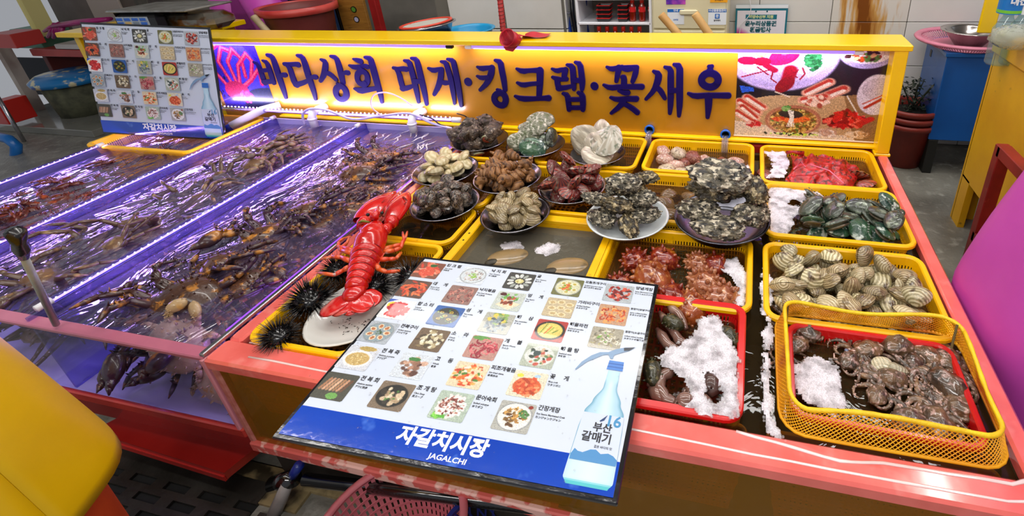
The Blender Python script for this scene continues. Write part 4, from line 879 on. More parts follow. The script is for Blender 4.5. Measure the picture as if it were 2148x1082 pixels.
# sea squirts
def squirt(R, seed, m, spikes=34, sl=.35):
    b = MB().ball((0, 0, 0), (R*1.2, R, R*.9), 22, 13, fn=lambda d: 1+.14*nz(d*1.6, 1, seed)+.05*nz(d*5, 1, seed))
    g = PI*(3-5**.5)
    for i in range(spikes):
        z = 1-2*(i+.5)/spikes; r = math.sqrt(1-z*z); d = Vector((r*math.cos(g*i), r*math.sin(g*i), z)); p = Vector((d.x*R*1.1, d.y*R*.92, d.z*R*.82)); l = R*sl*rnd.uniform(.6, 1.2)
        b.tube([p, p+d*l*.6, p+d*l], [R*.19, R*.13, R*.03], 7)
    return b.mesh('sea_squirt', m, True)
mS = [mat('squirt_%s' % n, a, b, sc=30, rough=.22, coat=.8, c3=c, c3lim=(.55, .68), bump=.5, bsc=90) for n, a, b, c in (('red', '6E180C', '8E2C14', 'B8602C'), ('orange', '7E3414', 'A85424', 'C88A50'), ('pale', '8E4A2C', 'B07048', 'D8A078'))]
sq = [squirt(.045, 1, mS[0], 48, .42), squirt(.05, 2, mS[0], 22, .32), squirt(.055, 3, mS[1], 26, .3), squirt(.05, 4, mS[2], 44, .4)]
for i, (px, k, s, lab) in enumerate((((1332, 540), 0, 1.0, 'shaggy dark red sea squirt at the back left of its basket'), ((1392, 538), 1, 1.0, 'smooth red sea squirt at the back of its basket'), ((1462, 545), 3, .8, 'small tan sea squirt at the back, half under foam'), ((1500, 548), 1, .85, 'bright red sea squirt beside the foam at the back'), ((1478, 588), 3, 1.05, 'pale knobbly sea squirt in the middle of its basket'), ((1368, 580), 2, 1.15, 'orange sea squirt just behind the menu board'), ((1412, 622), 1, 1.0, 'red sea squirt at the front left behind the red basket'), ((1515, 618), 3, 1.05, 'orange nubbed sea squirt at the front right of its basket'), ((1450, 640), 2, .95, 'tan sea squirt lowest at the front of its basket'), ((1300, 590), 0, .8, 'dark red sea squirt peeping out beside the menu board'))):
    p = atZ(*px, ZR-.015); obj('sea_squirt', sq[k], loc=(p.x, p.y, ZR-.03), rot=(rnd.uniform(-.4, .4), rnd.uniform(-.4, .4), rnd.uniform(0, 6)), scale=s*.92, label=lab, cat='sea squirt', group='sea squirts in the yellow basket')
fz = MB()
for i in range(260):
    x, y = rnd.uniform(-.34, -.0), rnd.uniform(1.12, 1.36); p = Vector((x, y, ZR-.04)); fz.tube([p, p+Vector((rnd.gauss(0, .01), rnd.gauss(0, .01), .01)), p+Vector((rnd.gauss(0, .018), rnd.gauss(0, .018), .006))], .0012, 3)
tag(fz.build('seaweed', mat('weed', '2E2A10', '4A4420', sc=30, rough=.6)), 'dark seaweed threads between the sea squirts', 'seaweed', kind='stuff')
# pale sea squirts / pebble-like shells in the back middle basket
mP = [mat('pebble_%s' % n, a, b, sc=60, rough=.4, c3=c, c3lim=(.55, .65), bump=.8, bsc=120, coat=.3) for n, a, b, c in (('pink', 'A87868', 'C8A890', 'E8E0D0'), ('brown', '8A4A38', '6A3428', 'A87858'), ('white', 'B8A888', 'D8CCB0', '7A6850'))]
ppv = [MB().ball((0, 0, 0), (.042, .036, .026), 20, 10, fn=lambda d, s=s: 1+.15*nz(d*2, 1, s)+.05*nz(d*7, 1, s)).mesh('warty_squirt', mP[s % 3], True) for s in range(6)]
for i, (x, y, z) in enumerate(heap(38, -.182, 1.955, .165, .085, ZR-.075, .03, sq=True)):
    obj('warty_squirt', ppv[i % 6], loc=(x, y, z), rot=(rnd.uniform(-.5, .5), rnd.uniform(-.5, .5), rnd.uniform(0, 6)), scale=rnd.uniform(.75, 1.1), label='lumpy pinkish sea squirt under water below the middle spout', cat='sea squirt', group='lumpy sea squirts in the back basket')
# spoon worms and sea cucumbers in the red basket
mSw = mat('worm_skin', '8E6A5C', '6E4C42', sc=12, rough=.2, coat=.8, c3='A88878', c3lim=(.55, .75), rand=.15)
WL = ['spoon worm running from the back left corner towards the foam', 'spoon worm crossing the middle beside the menu board', 'hooked spoon worm curling round at the front left of the red basket', 'thick spoon worm along the front edge of the red basket', 'short spoon worm end beside the menu board edge', 'spoon worm just left of the brown sea cucumber in the bubbles', 'short spoon worm at the back by the olive sea cucumber']
for i, (q, r) in enumerate((([(1383, 655), (1410, 690), (1425, 715), (1450, 735)], .013), ([(1378, 690), (1400, 722), (1430, 742), (1460, 760)], .013), ([(1415, 775), (1388, 790), (1384, 815), (1398, 838), (1422, 846)], .013), ([(1362, 815), (1392, 835), (1420, 848)], .016), ([(1362, 795), (1374, 810)], .014), ([(1440, 812), (1465, 830), (1492, 845)], .014), ([(1400, 640), (1425, 660), (1440, 690)], .012))):
    P = [atZ(*p, ZR-.010+.003*(i % 3)) for p in q]; P2 = []
    for a, b_ in zip(P, P[1:]): P2 += [a, a.lerp(b_, .5)]
    P2.append(P[-1]); n = len(P2); rs = [r*(.45 if k in (0, n-1) else 1)*(1+.12*math.sin(k*1.7)) for k in range(n)]
    w = MB().tube(P2, rs, 12); tag(w.build('spoon_worm', mSw, None, True), WL[i], 'worm', group='spoon worms in the red basket')
mCu = mat('cucumber_skin', '3E3C20', '2A2A1A', sc=30, rough=.35, coat=.5, bump=1, bsc=70, c3='6E6440', c3lim=(.55, .7))
def cucumber(pa, pb, r, lab, m=mCu):
    a, b_ = atZ(*pa, ZR-.005), atZ(*pb, ZR-.005); w = MB(); n = 9
    w.tube([a.lerp(b_, k/n)+Vector((0, 0, .008*math.sin(PI*k/n))) for k in range(n+1)], [r*math.sin(PI*(k+.4)/(n+.8))**.5 for k in range(n+1)], 14)
    w.v = [tuple(Vector(v)+Vector((.004*nz((v[0]*60, v[1]*60, 1)), .004*nz((v[0]*60, v[1]*60, 4)), .005*nz((v[0]*70, v[1]*70, 7))))) for v in w.v]
    for k in range(26):
        q = a.lerp(b_, rnd.uniform(.1, .9)); an = rnd.uniform(.2, PI-.2); ax = (b_-a).cross(Vector((0, 0, 1))).normalized(); d = ax*math.cos(an)+Vector((0, 0, 1))*math.sin(an); p = q+d*r*.9; w.tube([p, p+d*.008], [.004, .001], 5)
    tag(w.build('sea_cucumber', m, None, True), lab, 'sea cucumber')
cucumber((1392, 672), (1432, 690), .02, 'dark olive sea cucumber at the back left of the red basket'); cucumber((1515, 690), (1545, 728), .02, 'olive sea cucumber against the back right of the red basket')
cucumber((1365, 760), (1372, 810), .022, 'dark sea cucumber beneath the spoon worms at the left'); cucumber((1425, 838), (1452, 856), .02, 'brown sea cucumber among bubbles at the front', mSw); cucumber((1482, 790), (1500, 832), .022, 'brown sea cucumber poking through the foam', mat('brown_skin', '5A3C34', '3E2A26', sc=30, rough=.3, coat=.6))
# the two beige ovals in the crate
for px, rz, lab in (((1065, 536), .45, 'beige oval abalone foot floating at the left of the grey crate'), ((1190, 556), .35, 'greenish beige oval abalone foot at the right of the grey crate')):
    p = atZ(*px, .53); e = empty('abalone', (p.x, p.y, .525), lab, 'abalone', rz)
    b = MB().ball((0, 0, 0), (.068, .043, .010), 32, 8, fn=lambda d: 1+.03*nz(d*3)); b.build('foot', mat('beige_flesh', 'A08458', '8A7450', sc=12, rough=.3, c3='6A5A40', c3lim=(.6, .75), coat=.4), e, True)
    f = MB()
    for k in range(46): a = 2*PI*k/46; f.ball((.069*math.cos(a), .044*math.sin(a), -.003), (.006, .005, .003), 6, 4)
    f.ball((-.052, -.018, .004), (.022, .014, .007), 12, 6); f.build('frill', mat('dark_frill', '4A4434', '221E16', sc=40, rough=.5), e, True)
cw = MB()
for i in range(150):
    p = atZ(rnd.gauss(1170, 38), rnd.gauss(560, 22), .522); cw.ball((min(max(p.x, -.87), -.45), min(max(p.y, 1.12), 1.38), .522), (rnd.uniform(.003, .012), rnd.uniform(.003, .008), .003), 6, 4)
tag(cw.build('weed_specks', mat('weed_dark', '14180E', '2A3020', sc=30, rough=.6)), 'dark green weed specks floating in the grey crate', 'seaweed', kind='stuff')

# sea urchins
def urchin(R, seed, n=300, L=.035):
    rs = random.Random(seed); b = MB().ball((0, 0, 0), (R, R, R*.75), 16, 9); g = PI*(3-5**.5); gl = MB()
    for i in range(n):
        z = 1-1.75*(i+.5)/n; r = math.sqrt(max(0, 1-z*z)); d = Vector((r*math.cos(g*i), r*math.sin(g*i), z)); d = (d+Vector((rs.gauss(0, .16), rs.gauss(0, .16), rs.gauss(0, .12)))).normalized()
        p = Vector((d.x*R*.9, d.y*R*.9, d.z*R*.65)); b.tube([p, p+d*(L*rs.uniform(.55, 1.15))], [.0013, .0003], 4)
    return b.mesh('urchin', mat('urchin_black', '08070A', rough=.22, coat=.5), True)
uv = [urchin(.031, s, 330) for s in range(3)]
for i, (px, s, lab) in enumerate((((585, 706), .98, 'black sea urchin in the front left corner of its basket'), ((650, 630), 1.3, 'largest black sea urchin, beside the lobster tail on the white plate'), ((708, 566), 1.0, 'black sea urchin under the left legs of the lobster'), ((785, 600), 1.15, 'black sea urchin peeking out right of the lobster tail'), ((862, 583), 1.1, 'black sea urchin at the corner of the large menu board'))):
    p = atZ(*px, ZR+.01); obj('sea_urchin', uv[i % 3], loc=(p.x, p.y, ZR+.012), rot=(0, 0, i*1.3), scale=s, label=lab, cat='sea urchin', group='black sea urchins round the white plate')

# ================================================================= foam
def foam(name, poly, z, th, label, m=None, seed=0, bub=120, r0=.003, holes=(), hh=1):
    """lumpy foam raft over an outline (photo pixels on the water) with bubbles on it"""
    P = [atZ(*p, z) for p in poly]; P = [(p.x, p.y) for p in P]; Hs = [atZ(*h, z) for h in holes]
    x0, x1 = min(p[0] for p in P), max(p[0] for p in P); y0, y1 = min(p[1] for p in P), max(p[1] for p in P)
    def ed(x, y):
        d = 9; ins = False; n = len(P)
        for i in range(n):
            a, b_ = P[i], P[(i+1) % n]; ex, ey = b_[0]-a[0], b_[1]-a[1]; t = max(0, min(1, ((x-a[0])*ex+(y-a[1])*ey)/(ex*ex+ey*ey+1e-12))); d = min(d, math.hypot(x-a[0]-t*ex, y-a[1]-t*ey))
            if ((a[1] > y) != (b_[1] > y)) and x < (b_[0]-a[0])*(y-a[1])/(b_[1]-a[1])+a[0]: ins = not ins
        d = d if ins else -d
        for h, hr in zip(Hs, [hr_ for hr_ in [hh]*len(Hs)]): d = min(d, math.hypot(x-h.x, y-h.y)-.022*hr)
        return d+.011*nz((x*38, y*38, seed))+.004*nz((x*120, y*120, seed))
    st = .0042; nx, ny = int((x1-x0)/st)+3, int((y1-y0)/st)+3; D = [[ed(x0+(i-1)*st, y0+(j-1)*st) for i in range(nx)] for j in range(ny)]
    vid = {}; vs = []; fs = []
    def V(i, j):
        if (i, j) not in vid:
            d = D[j][i]; h = th*min(1, max(0, d/.012))**.5; x, y = x0+(i-1)*st, y0+(j-1)*st; vid[(i, j)] = len(vs); vs.append((x, y, z+h*(.75+.22*nz((x*70, y*70, seed+2)))-(.001 if d < 0 else 0)))
        return vid[(i, j)]
    for j in range(ny-1):
        for i in range(nx-1):
            if max(D[j][i], D[j][i+1], D[j+1][i], D[j+1][i+1]) > .001: fs.append((V(i, j), V(i+1, j), V(i+1, j+1), V(i, j+1)))
    b = MB().add(vs, fs); rs = random.Random(seed)
    o = world_empty(name, label, 'foam'); o['kind'] = 'stuff'
    f = b.build('foam_raft', m or FoamM, o, True); f['kind'] = 'stuff'
    bb = MB(); k = 0; t = 0
    while k < bub and t < bub*30:
        t += 1; i, j = rs.randrange(nx), rs.randrange(ny); d = D[j][i]
        if -.004 < d < .010 or (d > 0 and rs.random() < .12): r = r0*rs.uniform(.5, 1.6); bb.ball((x0+(i-1)*st, y0+(j-1)*st, z+(th*.8 if d > .008 else .001)), r, 8, 5); k += 1
    u = bb.build('bubbles', Bub, o, True); u['kind'] = 'stuff'
    return o
def foammat():
    m, nt, b = base('white_foam'); L = nt.links.new; g = N(nt, 'ShaderNodeNewGeometry'); v = N(nt, 'ShaderNodeTexVoronoi'); v.inputs['Scale'].default_value = 330; L(g.outputs['Position'], v.inputs['Vector'])
    r = N(nt, 'ShaderNodeValToRGB'); r.color_ramp.elements[0].color = lin('E9E4EA'); r.color_ramp.elements[1].color = lin('C6C0C6'); r.color_ramp.elements[0].position = .35; r.color_ramp.elements[1].position = .9; L(v.outputs[0], r.inputs[0]); L(r.outputs[0], b.inputs['Base Color'])
    t = N(nt, 'ShaderNodeTexNoise'); t.inputs['Scale'].default_value = 28; t.inputs['Detail'].default_value = 5; L(g.outputs['Position'], t.inputs['Vector']); mr = N(nt, 'ShaderNodeMapRange'); mr.inputs[1].default_value = .32; mr.inputs[2].default_value = .54; mr.inputs[3].default_value = .42; L(t.outputs[0], mr.inputs[0]); L(mr.outputs[0], b.inputs['Alpha'])
    bp = N(nt, 'ShaderNodeBump'); bp.inputs['Strength'].default_value = .3; bp.inputs['Distance'].default_value = .001; bp.invert = True; L(v.outputs[0], bp.inputs['Height']); L(bp.outputs[0], b.inputs['Normal']); b.inputs['Roughness'].default_value = .7; b.inputs['Specular IOR Level'].default_value = .2
    return m
FoamM = foammat(); Bub = watermat('bubble_film', 'FFFFFF', gloss=2.2, bst=0, rough=.06, murk=.12, murkc='FFFFFF')
foam('sea_foam', [(1385, 745), (1440, 715), (1475, 665), (1500, 662), (1535, 720), (1548, 760), (1545, 872), (1480, 868), (1440, 850), (1450, 815), (1420, 775), (1392, 765)], ZR+.012, .008, 'white foam bubbling over the right of the red basket', seed=1, bub=380, r0=.0032, holes=((1497, 828),), hh=1.0)
foam('sea_foam', [(1500, 548), (1545, 540), (1568, 580), (1560, 640), (1540, 648), (1550, 600), (1520, 568)], ZR-.012, .005, 'curved foam streak at the right of the sea squirt basket', seed=2, bub=120)
foam('sea_foam', [(1612, 392), (1640, 392), (1720, 405), (1750, 428), (1700, 440), (1665, 450), (1660, 480), (1650, 495), (1620, 490), (1612, 440)], ZR-.004, .007, 'white foam in the back left corner of the abalone basket', seed=3, bub=160, holes=((1668, 425),), hh=1.2)
foam('sea_foam', [(1603, 318), (1645, 318), (1655, 340), (1645, 372), (1610, 372), (1625, 340)], ZR-.004, .006, 'foam at the left end of the back right basket', seed=4, bub=80)
foam('sea_foam', [(1665, 770), (1700, 748), (1740, 752), (1765, 800), (1770, 850), (1750, 872), (1700, 842), (1665, 810)], ZR-.012, .006, 'pinkish foam at the left of the octopus basket', seed=5, bub=150)
foam('sea_foam', [(1530, 365), (1570, 345), (1575, 360), (1545, 375)], ZR-.01, .004, 'small foam patch in the back middle basket', seed=6, bub=40)
foam('sea_foam', [(1050, 512), (1080, 505), (1100, 518), (1085, 530), (1060, 530)], .527, .004, 'small round froth beside the left beige oval', seed=7, bub=50)
foam('sea_foam', [(1128, 520), (1150, 508), (1175, 515), (1172, 528), (1145, 535), (1128, 530)], .527, .004, 'round froth in the middle of the grey crate', seed=8, bub=60)
foam('sea_foam', [(1603, 690), (1612, 665), (1620, 690), (1613, 780), (1620, 880), (1645, 925), (1612, 905), (1602, 860), (1603, 780)], ZR+.0, .006, 'soapy foam running in the gap left of the yellow net', seed=9, bub=120)
foam('sea_foam', [(1605, 560), (1620, 590), (1615, 650), (1640, 640), (1600, 660), (1597, 600)], ZR+.0, .005, 'thin foam along the left edge of the clam basket', seed=10, bub=60)
sw = MB()
for (u, v, n) in ((840, 268, 8), (870, 285, 8), (700, 262, 8), (900, 300, 6)):
    for i in range(n):
        p = atZ(u+rnd.gauss(0, 30), v+rnd.gauss(0, 10), WZ+.001); q = [p+Vector((rnd.gauss(0, .004)+.03*math.sin(k*.5+i), -.02*k, 0)) for k in range(5)]; sw.tube(q, [.001, .004, .005, .003, .001], 5, flat=.3)
tag(sw.build('water_froth', FoamM, None, True), 'streaks of froth where the pipes pour into the tanks', 'foam', kind='stuff')

# red net bag in the back right basket
nbm = mat('red_net_film', '9E1212', 'C82420', sc=30, rough=.35, coat=.2, bump=1, bsc=90, c3='5A1410', c3lim=(.52, .62))
rn = world_empty('red_net_bag', 'crumpled red net bag of shells in the back right basket', 'bag')
def rnf(u, v):
    p = atZ(1655+140*u+8*math.sin(v*5), 322+60*v+(18*u), ZR-.005); h = .035*math.sin(PI*u)**.6*math.sin(PI*min(1, v+.1))**.6; return (p.x, p.y, ZR-.02+h+.02*abs(nz((u*5+v*2, v*6, 2)))+.008*math.sin(u*17+v*9+4*nz((u*4, v*4, 9))))
MB().grid(rnf, 60, 36).build('bag_skin', nbm, rn, True)
MB().tube([atZ(1650, 320, ZR+.02), atZ(1663, 318, ZR+.03), atZ(1685, 322, ZR+.02)], [.009, .006, .012], 8).build('knot', nbm, rn, True)
for q in ([(1700, 345), (1740, 358), (1770, 385)], [(1665, 355), (1680, 340), (1690, 350)]): MB().tube([atZ(*p, ZR+.028) for p in q], .003, 5).build('pink_tie', mat('pink_tie', 'F2708A', rough=.4), rn, True)
vv = bivalve(.08, .075, .03, mR2, ribs=20)
for q, rt, lab in (((.455, 1.93, ZR-.01), (-.5, .7, .6), 'striped brown scallop at the right end of the red net bag'), ((.47, 1.88, ZR-.02), (-.2, .3, 2), 'dark scallop below the striped one beside the red net bag'), ((.10, 1.92, ZR-.03), (.1, .2, 1), 'brown shell cluster left of the red net bag'), ((.12, 1.87, ZR-.035), (.3, .1, 2), 'brown shell beneath the foam left of the red net bag')):
    e = empty('brown_scallop', q, lab, 'scallop'); e.rotation_euler = rt; obj('upper_valve', vv[0], e); obj('lower_valve', vv[1], e)
# ================================================================= octopuses in the netted basket
mOc = mat('octopus_skin', '745638', '3C2E22', sc=40, rough=.28, coat=.7, c3='B8968A', c3lim=(.54, .66), rand=.5, bump=.9, bsc=140)
mOs = mat('octopus_suckers', 'B08C7C', '8A6658', sc=40, rough=.3, coat=.6)
def octopus(seed, R=.026):
    rs = random.Random(seed); h = MB().ball((0, 0, .012), (R*1.3, R*.95, R*.6), 24, 14, fn=lambda d: 1+.22*nz(d*1.8, 1, seed)+.06*nz(d*6, 1, seed)).mesh('mantle', mOc, True); A = []
    for k in range(8):
        a = rs.uniform(-2.0, 2.0); p = Vector((R*.8, 0, .003)); d = a; P = [p.copy()]; cu = rs.uniform(-.9, .9)
        for i in range(12): d += cu*(.35+.05*i)+rs.gauss(0, .12); p = p+Vector((math.cos(d), math.sin(d), 0))*.0095; p.z = .003+.006*abs(math.sin(i*.7+k)); P.append(p.copy())
        m = MB(); m.tube(P, [.0088*(1-i/15) for i in range(13)], 8)
        s = MB()
        for i, q in enumerate(P[1:-2]): s.lathe([(.0018, 0), (.0026, .0012), (.001, .0012)], 6, Matrix.Translation(q+Vector((.002, .003*(-1)**i, .0045*(1-i/14)))))
        A.append((m.mesh('arm', mOc, True), s.mesh('sucker', mOs)))
    return h, A
ocs = [octopus(s) for s in range(4)]
eye = MB().ball((0, 0, 0), (.006, .006, .005), 8, 6).mesh('eye', mat('cloudy_eye', '6E7C98', '2A2E3C', sc=80, rough=.1, coat=1), True)
for i, (u, v, k, rz, s, lab) in enumerate(((1690, 700, 0, 2.2, 1.1, 'brown octopus curled in the back left corner of the netted basket'), (1672, 730, 1, 4, .9, 'dark octopus at the left edge of the netted basket'), (1780, 762, 1, 1.2, .9, 'grey octopus with cloudy eyes beside the foam'), (1820, 740, 2, 3.5, 1.0, 'octopus at the back middle, arms toward the pale shell'), (1880, 732, 3, .4, 1.25, 'largest octopus, shiny brown mantle at the back of the net'), (1945, 752, 0, 5.4, 1.05, 'pinkish octopus beside the wooden stick'), (1985, 760, 2, 4.6, 1.1, 'octopus in the back right corner of the netted basket'), (1985, 815, 1, 2.4, 1.3, 'round brown octopus near the right wall of the red basket'), (1870, 800, 3, 3.2, 1.0, 'octopus in the very middle of the netted basket'), (1840, 835, 0, 1.0, .8, 'octopus with curled pale arms above the bare red lattice'), (1905, 890, 2, 0.2, 1.05, 'octopus at the front with a looped arm'), (1965, 895, 1, 1.6, 1.15, 'octopus spiral-armed at the front right of the net'), (2010, 860, 3, 2.8, 1.0, 'octopus tangled low at the right of the netted basket'), (1915, 765, 0, 4.2, .85, 'small octopus just right of the pale shell'))):
    p = atZ(u, v, ZR-.03); h, A = ocs[k]; e = empty('octopus', (p.x, p.y, ZR-.030), lab, 'octopus', rz); e.scale = (s*1.05,)*3
    obj('mantle', h, e)
    for m_, s_ in A: ar = obj('arm', m_, e); obj('sucker', s_, ar)
    if i in (2, 4, 6): obj('eye', eye, e, loc=(.018, .012, .022))
vp = bivalve(.055, .045, .026, shellmat('pale_shell', 'C8BC9C', 'A8A284', 60, (0, .02, 0)))
for u, v, lab in ((1880, 775, 'pale shell in the middle of the octopuses'), (1852, 772, 'greyish shell left of the pale one among the octopuses')):
    p = atZ(u, v, ZR-.02); e = empty('pale_shell', (p.x, p.y, ZR-.018), lab, 'shell'); e.rotation_euler = (.5, .4, 1+u); obj('upper_valve', vp[0], e); obj('lower_valve', vp[1], e)
p = atZ(1925, 850, ZR-.05); tag(MB().lathe([(.0, .006), (.052, .004), (.056, 0), (.052, -.004), (0, -.006)], 28, Matrix.Translation((p.x, p.y, ZR-.045))).build('dark_disc', mat('slate_disc', '2E3028', '3C4036', sc=20, rough=.5), smooth=True), 'round dark olive disc lying among the octopuses', 'disc')
MB().bb((-.165, -.115, -.040), (.165, .115, -.038)).build('basket_water', watermat('murk_sheet', 'E0C8B0', gloss=0, bst=0, murk=.1, murkc='5A3020'), rb2)

# ================================================================= big red lobster
lob = world_empty('lobster_model', 'big glossy red lobster display lying from the white plate to the tank edge', 'lobster')
LR = mat('lobster_red', 'D8160E', 'B80E0A', sc=14, rough=.22, coat=.7, c3='F0B0A0', c3lim=(.66, .85), c3sc=9, bump=.25, bsc=70)
LB = mat('lobster_black_marks', '2A0808', '8E0E0A', sc=40, rough=.3)
LO = mat('lobster_leg', 'D8301A', 'E06A28', sc=18, rough=.3, coat=.5, c3='F4E4DC', c3lim=(.62, .75))
ZL = ZR+.075
def LP(x, y, dz=0): return atZ(520+x/2.705, 380+y/2.705, ZL+dz)
T0, T1 = LP(605, 640, -.03), LP(735, 240, .02)      # abdomen end, head
ax = (T1-T0); Lb = ax.length; ax.normalize(); side = ax.cross(Vector((0, 0, 1))).normalized(); up = side.cross(ax)
ML = Matrix([[side[i], ax[i], up[i], T0[i]] for i in range(3)]+[[0, 0, 0, 1]])   # local: x right, y to the head, z up
cl = .54*Lb
def halfring(y0, y1, w0, w1, h0, h1, nm, m=LR, n=16, over=.006):
    b = MB(); rows = 7
    def fn(u, v):
        t = v; w = w0+(w1-w0)*t; h = h0+(h1-h0)*t; a = PI*(1-u)*1.16-.08*PI; bulge = over*math.sin(PI*t)
        return ((w+bulge)*math.cos(a), y0+(y1-y0)*t, (h+bulge)*math.sin(a))
    b.grid(fn, n, rows, ML); o = b.build(nm, m, lob, True); md = o.modifiers.new('s', 'SOLIDIFY'); md.thickness = .002; return o
cb = MB()
def carf(u, v):
    t = v; w = .047*math.sin(PI*min(1, .30+.62*t))**.55*(1-.25*max(0, t-.7)/.3); h = w*1.05; a = 2*PI*u; q = 1+.03*nz((math.cos(a)*2, t*6, math.sin(a)*2)); gr = -.003*math.exp(-((t-.42-.12*abs(math.cos(a)))/.03)**2) if math.sin(a) > 0 else 0
    return ((w*q+gr)*math.cos(a), cl*.96+(Lb-cl)*1.03*t, (h*q+gr)*math.sin(a)*(1 if math.sin(a) > 0 else .5))
cb.grid(carf, 26, 20, ML).build('carapace', LR, lob, True)
MB().tube([(0, Lb*.99, .03), (0, Lb+.03, .026), (0, Lb+.06, .03)], [.014, .007, .001], 8, ML).build('rostrum', LR, lob, True)
for k in range(6):
    y0 = cl*(.06+.155*k); halfring(y0, y0+cl*.185, .024+.0032*k, .027+.0032*k, .022+.0028*k, .030+.0028*k, 'tail_segment')
    MB().tube([((.0275+.0032*k)*math.cos(a), y0+cl*.18, (.031+.0028*k)*math.sin(a)) for a in [PI*(.02+.96*i/12) for i in range(13)]], .0011, 4, ML).build('segment_line', LB, lob)
MB().grid(lambda u, v: ((.022+.03*v)*(2*u-1), cl*(.05+.9*v), .0), 4, 8, ML).build('underside', mat('lobster_belly', 'C84A30', rough=.4), lob)
# fan of five flat plates
MB().ball(ML @ Vector((0, .002, .004)), (.030, .034, .018), 18, 10).build('tail_joint', LR, lob, True)
for x0, y0, x1, y1, w in ((585, 650, 430, 748, .033), (590, 645, 500, 752, .033), (612, 640, 585, 748, .033), (632, 640, 660, 732, .033), (640, 635, 728, 690, .034)):
    a, b_ = LP(x0, y0, -.028), LP(x1, y1, -.045); d = (b_-a); l = d.length; d.normalize(); sd = d.cross(Vector((0, 0, 1))).normalized(); upp = sd.cross(d)
    Mx = Matrix([[d[i], sd[i], upp[i], a[i]] for i in range(3)]+[[0, 0, 0, 1]])
    m = MB().ball((l*.55, 0, 0), (l*.58, w, .006), 22, 8, Mx, fn=lambda q: 1+.04*math.sin(5*math.atan2(q.y, q.x)))
    fo = m.build('tail_fan_plate', LR, lob, True)
    MB().tube([Mx @ Vector((l*(.55+.58*math.cos(t)), w*math.sin(t), .0015)) for t in [-1.1+i*.2 for i in range(12)]], .0014, 4).build('dark_edge', LB, fo)
# claws: arm segments, palm, finger
def claw(pts, palm, tip, thumb, nm):
    e = obj(nm, None, lob); 
    P = [LP(*p) for p in pts]
    for i in range(len(P)-1): MB().tube([P[i], P[i].lerp(P[i+1], .5), P[i+1]], [.014+.005*i, .019+.005*i, .015+.004*i], 10).build('arm_segment', LR, e, True)
    def lobe(a, b_, w, h, nm2, bend=0, m=LR):
        a, b_ = LP(*a), LP(*b_); d = b_-a; l = d.length; d.normalize(); sd = d.cross(Vector((0, 0, 1))).normalized(); upp = sd.cross(d)
        Mx = Matrix([[d[i], sd[i], upp[i], a[i]] for i in range(3)]+[[0, 0, 0, 1]])
        def fn(u, v):
            t = 1-(1-v)**1.3; r = math.sin(PI*min(1, .14+.86*t))**.6 if t < .999 else 0; A = 2*PI*u; q = 1+.05*nz((t*5, math.cos(A), math.sin(A)))
            return (l*t, w*r*q*math.cos(A)+bend*math.sin(PI*t), h*r*q*math.sin(A))
        return MB().grid(fn, 20, 16, Mx).build(nm2, m, e, True)
    lobe(*palm, 'palm'); lobe(*thumb, 'finger'); 
    a, b_ = LP(*tip[0], .012), LP(*tip[1], .012); MB().tube([a, a.lerp(b_, .5), b_], [.001, .0035, .001], 5).build('dark_gap', LB, e)
    for k in range(7): q = a.lerp(b_, (k+.5)/7); MB().ball(q, .0035, 6, 4).build('tooth', mat('claw_tooth', 'F0D8C8', rough=.3), e, True)
claw([(690, 300), (650, 262), (668, 215)], ((640, 225), (820, 62), .050, .024), ((720, 165), (828, 62)), ((735, 175), (840, 55), .020, .018), 'claw')
claw([(765, 300), (800, 250), (830, 215)], ((800, 235), (905, 60), .040, .023), ((800, 150), (868, 62)), ((790, 175), (872, 58), .019, .016), 'claw')
for q, w_ in (([(735, 80), (790, 66)], .003), ([(700, 118), (745, 96)], .0022), ([(880, 88), (905, 110)], .004), ([(760, 120), (778, 104)], .002), ([(888, 130), (900, 118)], .0025)):
    MB().tube([LP(*p, .0225) for p in q], [w_, w_*.5], 6, flat=.5).build('dark_mark', LB, lob)
MB().tube([LP(628, 235, .02), LP(650, 225, .026), LP(690, 232, .024)], [.003, .0045, .003], 7).build('green_band', mat('olive_band', '7A7A20', rough=.5), lob, True)
for q in ([(600, 395), (545, 378), (512, 372), (516, 340), (545, 322), (590, 312)], [(598, 410), (540, 395), (520, 385), (560, 355), (575, 318)], [(585, 455), (530, 432), (480, 428), (418, 442)], [(575, 485), (540, 505), (490, 532), (404, 520)],
          [(765, 390), (820, 370), (870, 358), (895, 320), (905, 285)], [(768, 402), (830, 392), (868, 378), (885, 330), (878, 288)], [(750, 445), (800, 442), (840, 440), (870, 405)], [(728, 475), (745, 500), (790, 515), (865, 508)]):
    P = [LP(*p, -.01-.014*min(1, i/3)) for i, p in enumerate(q)]; n = len(P); l = obj('leg', None, lob)
    for i in range(n-1): MB().tube([P[i], P[i].lerp(P[i+1], .5), P[i+1]], [.0075-.0012*i, .0085-.0013*i, .0068-.0013*i], 8).build('leg_segment', LO, l, True)
for s in (-1, 1):
    MB().ball(ML @ Vector((s*.022, Lb+.01, .034)), .006, 8, 6).build('eye', Black, lob, True)
    MB().tube([ML @ Vector((s*.012, Lb+.02, .02)), LP(760+s*10, 200, .02), LP(790+s*12, 140, .03)], [.004, .003, .001], 6).build('antenna', mat('antenna_brown', '7A3A28', rough=.4), lob, True)

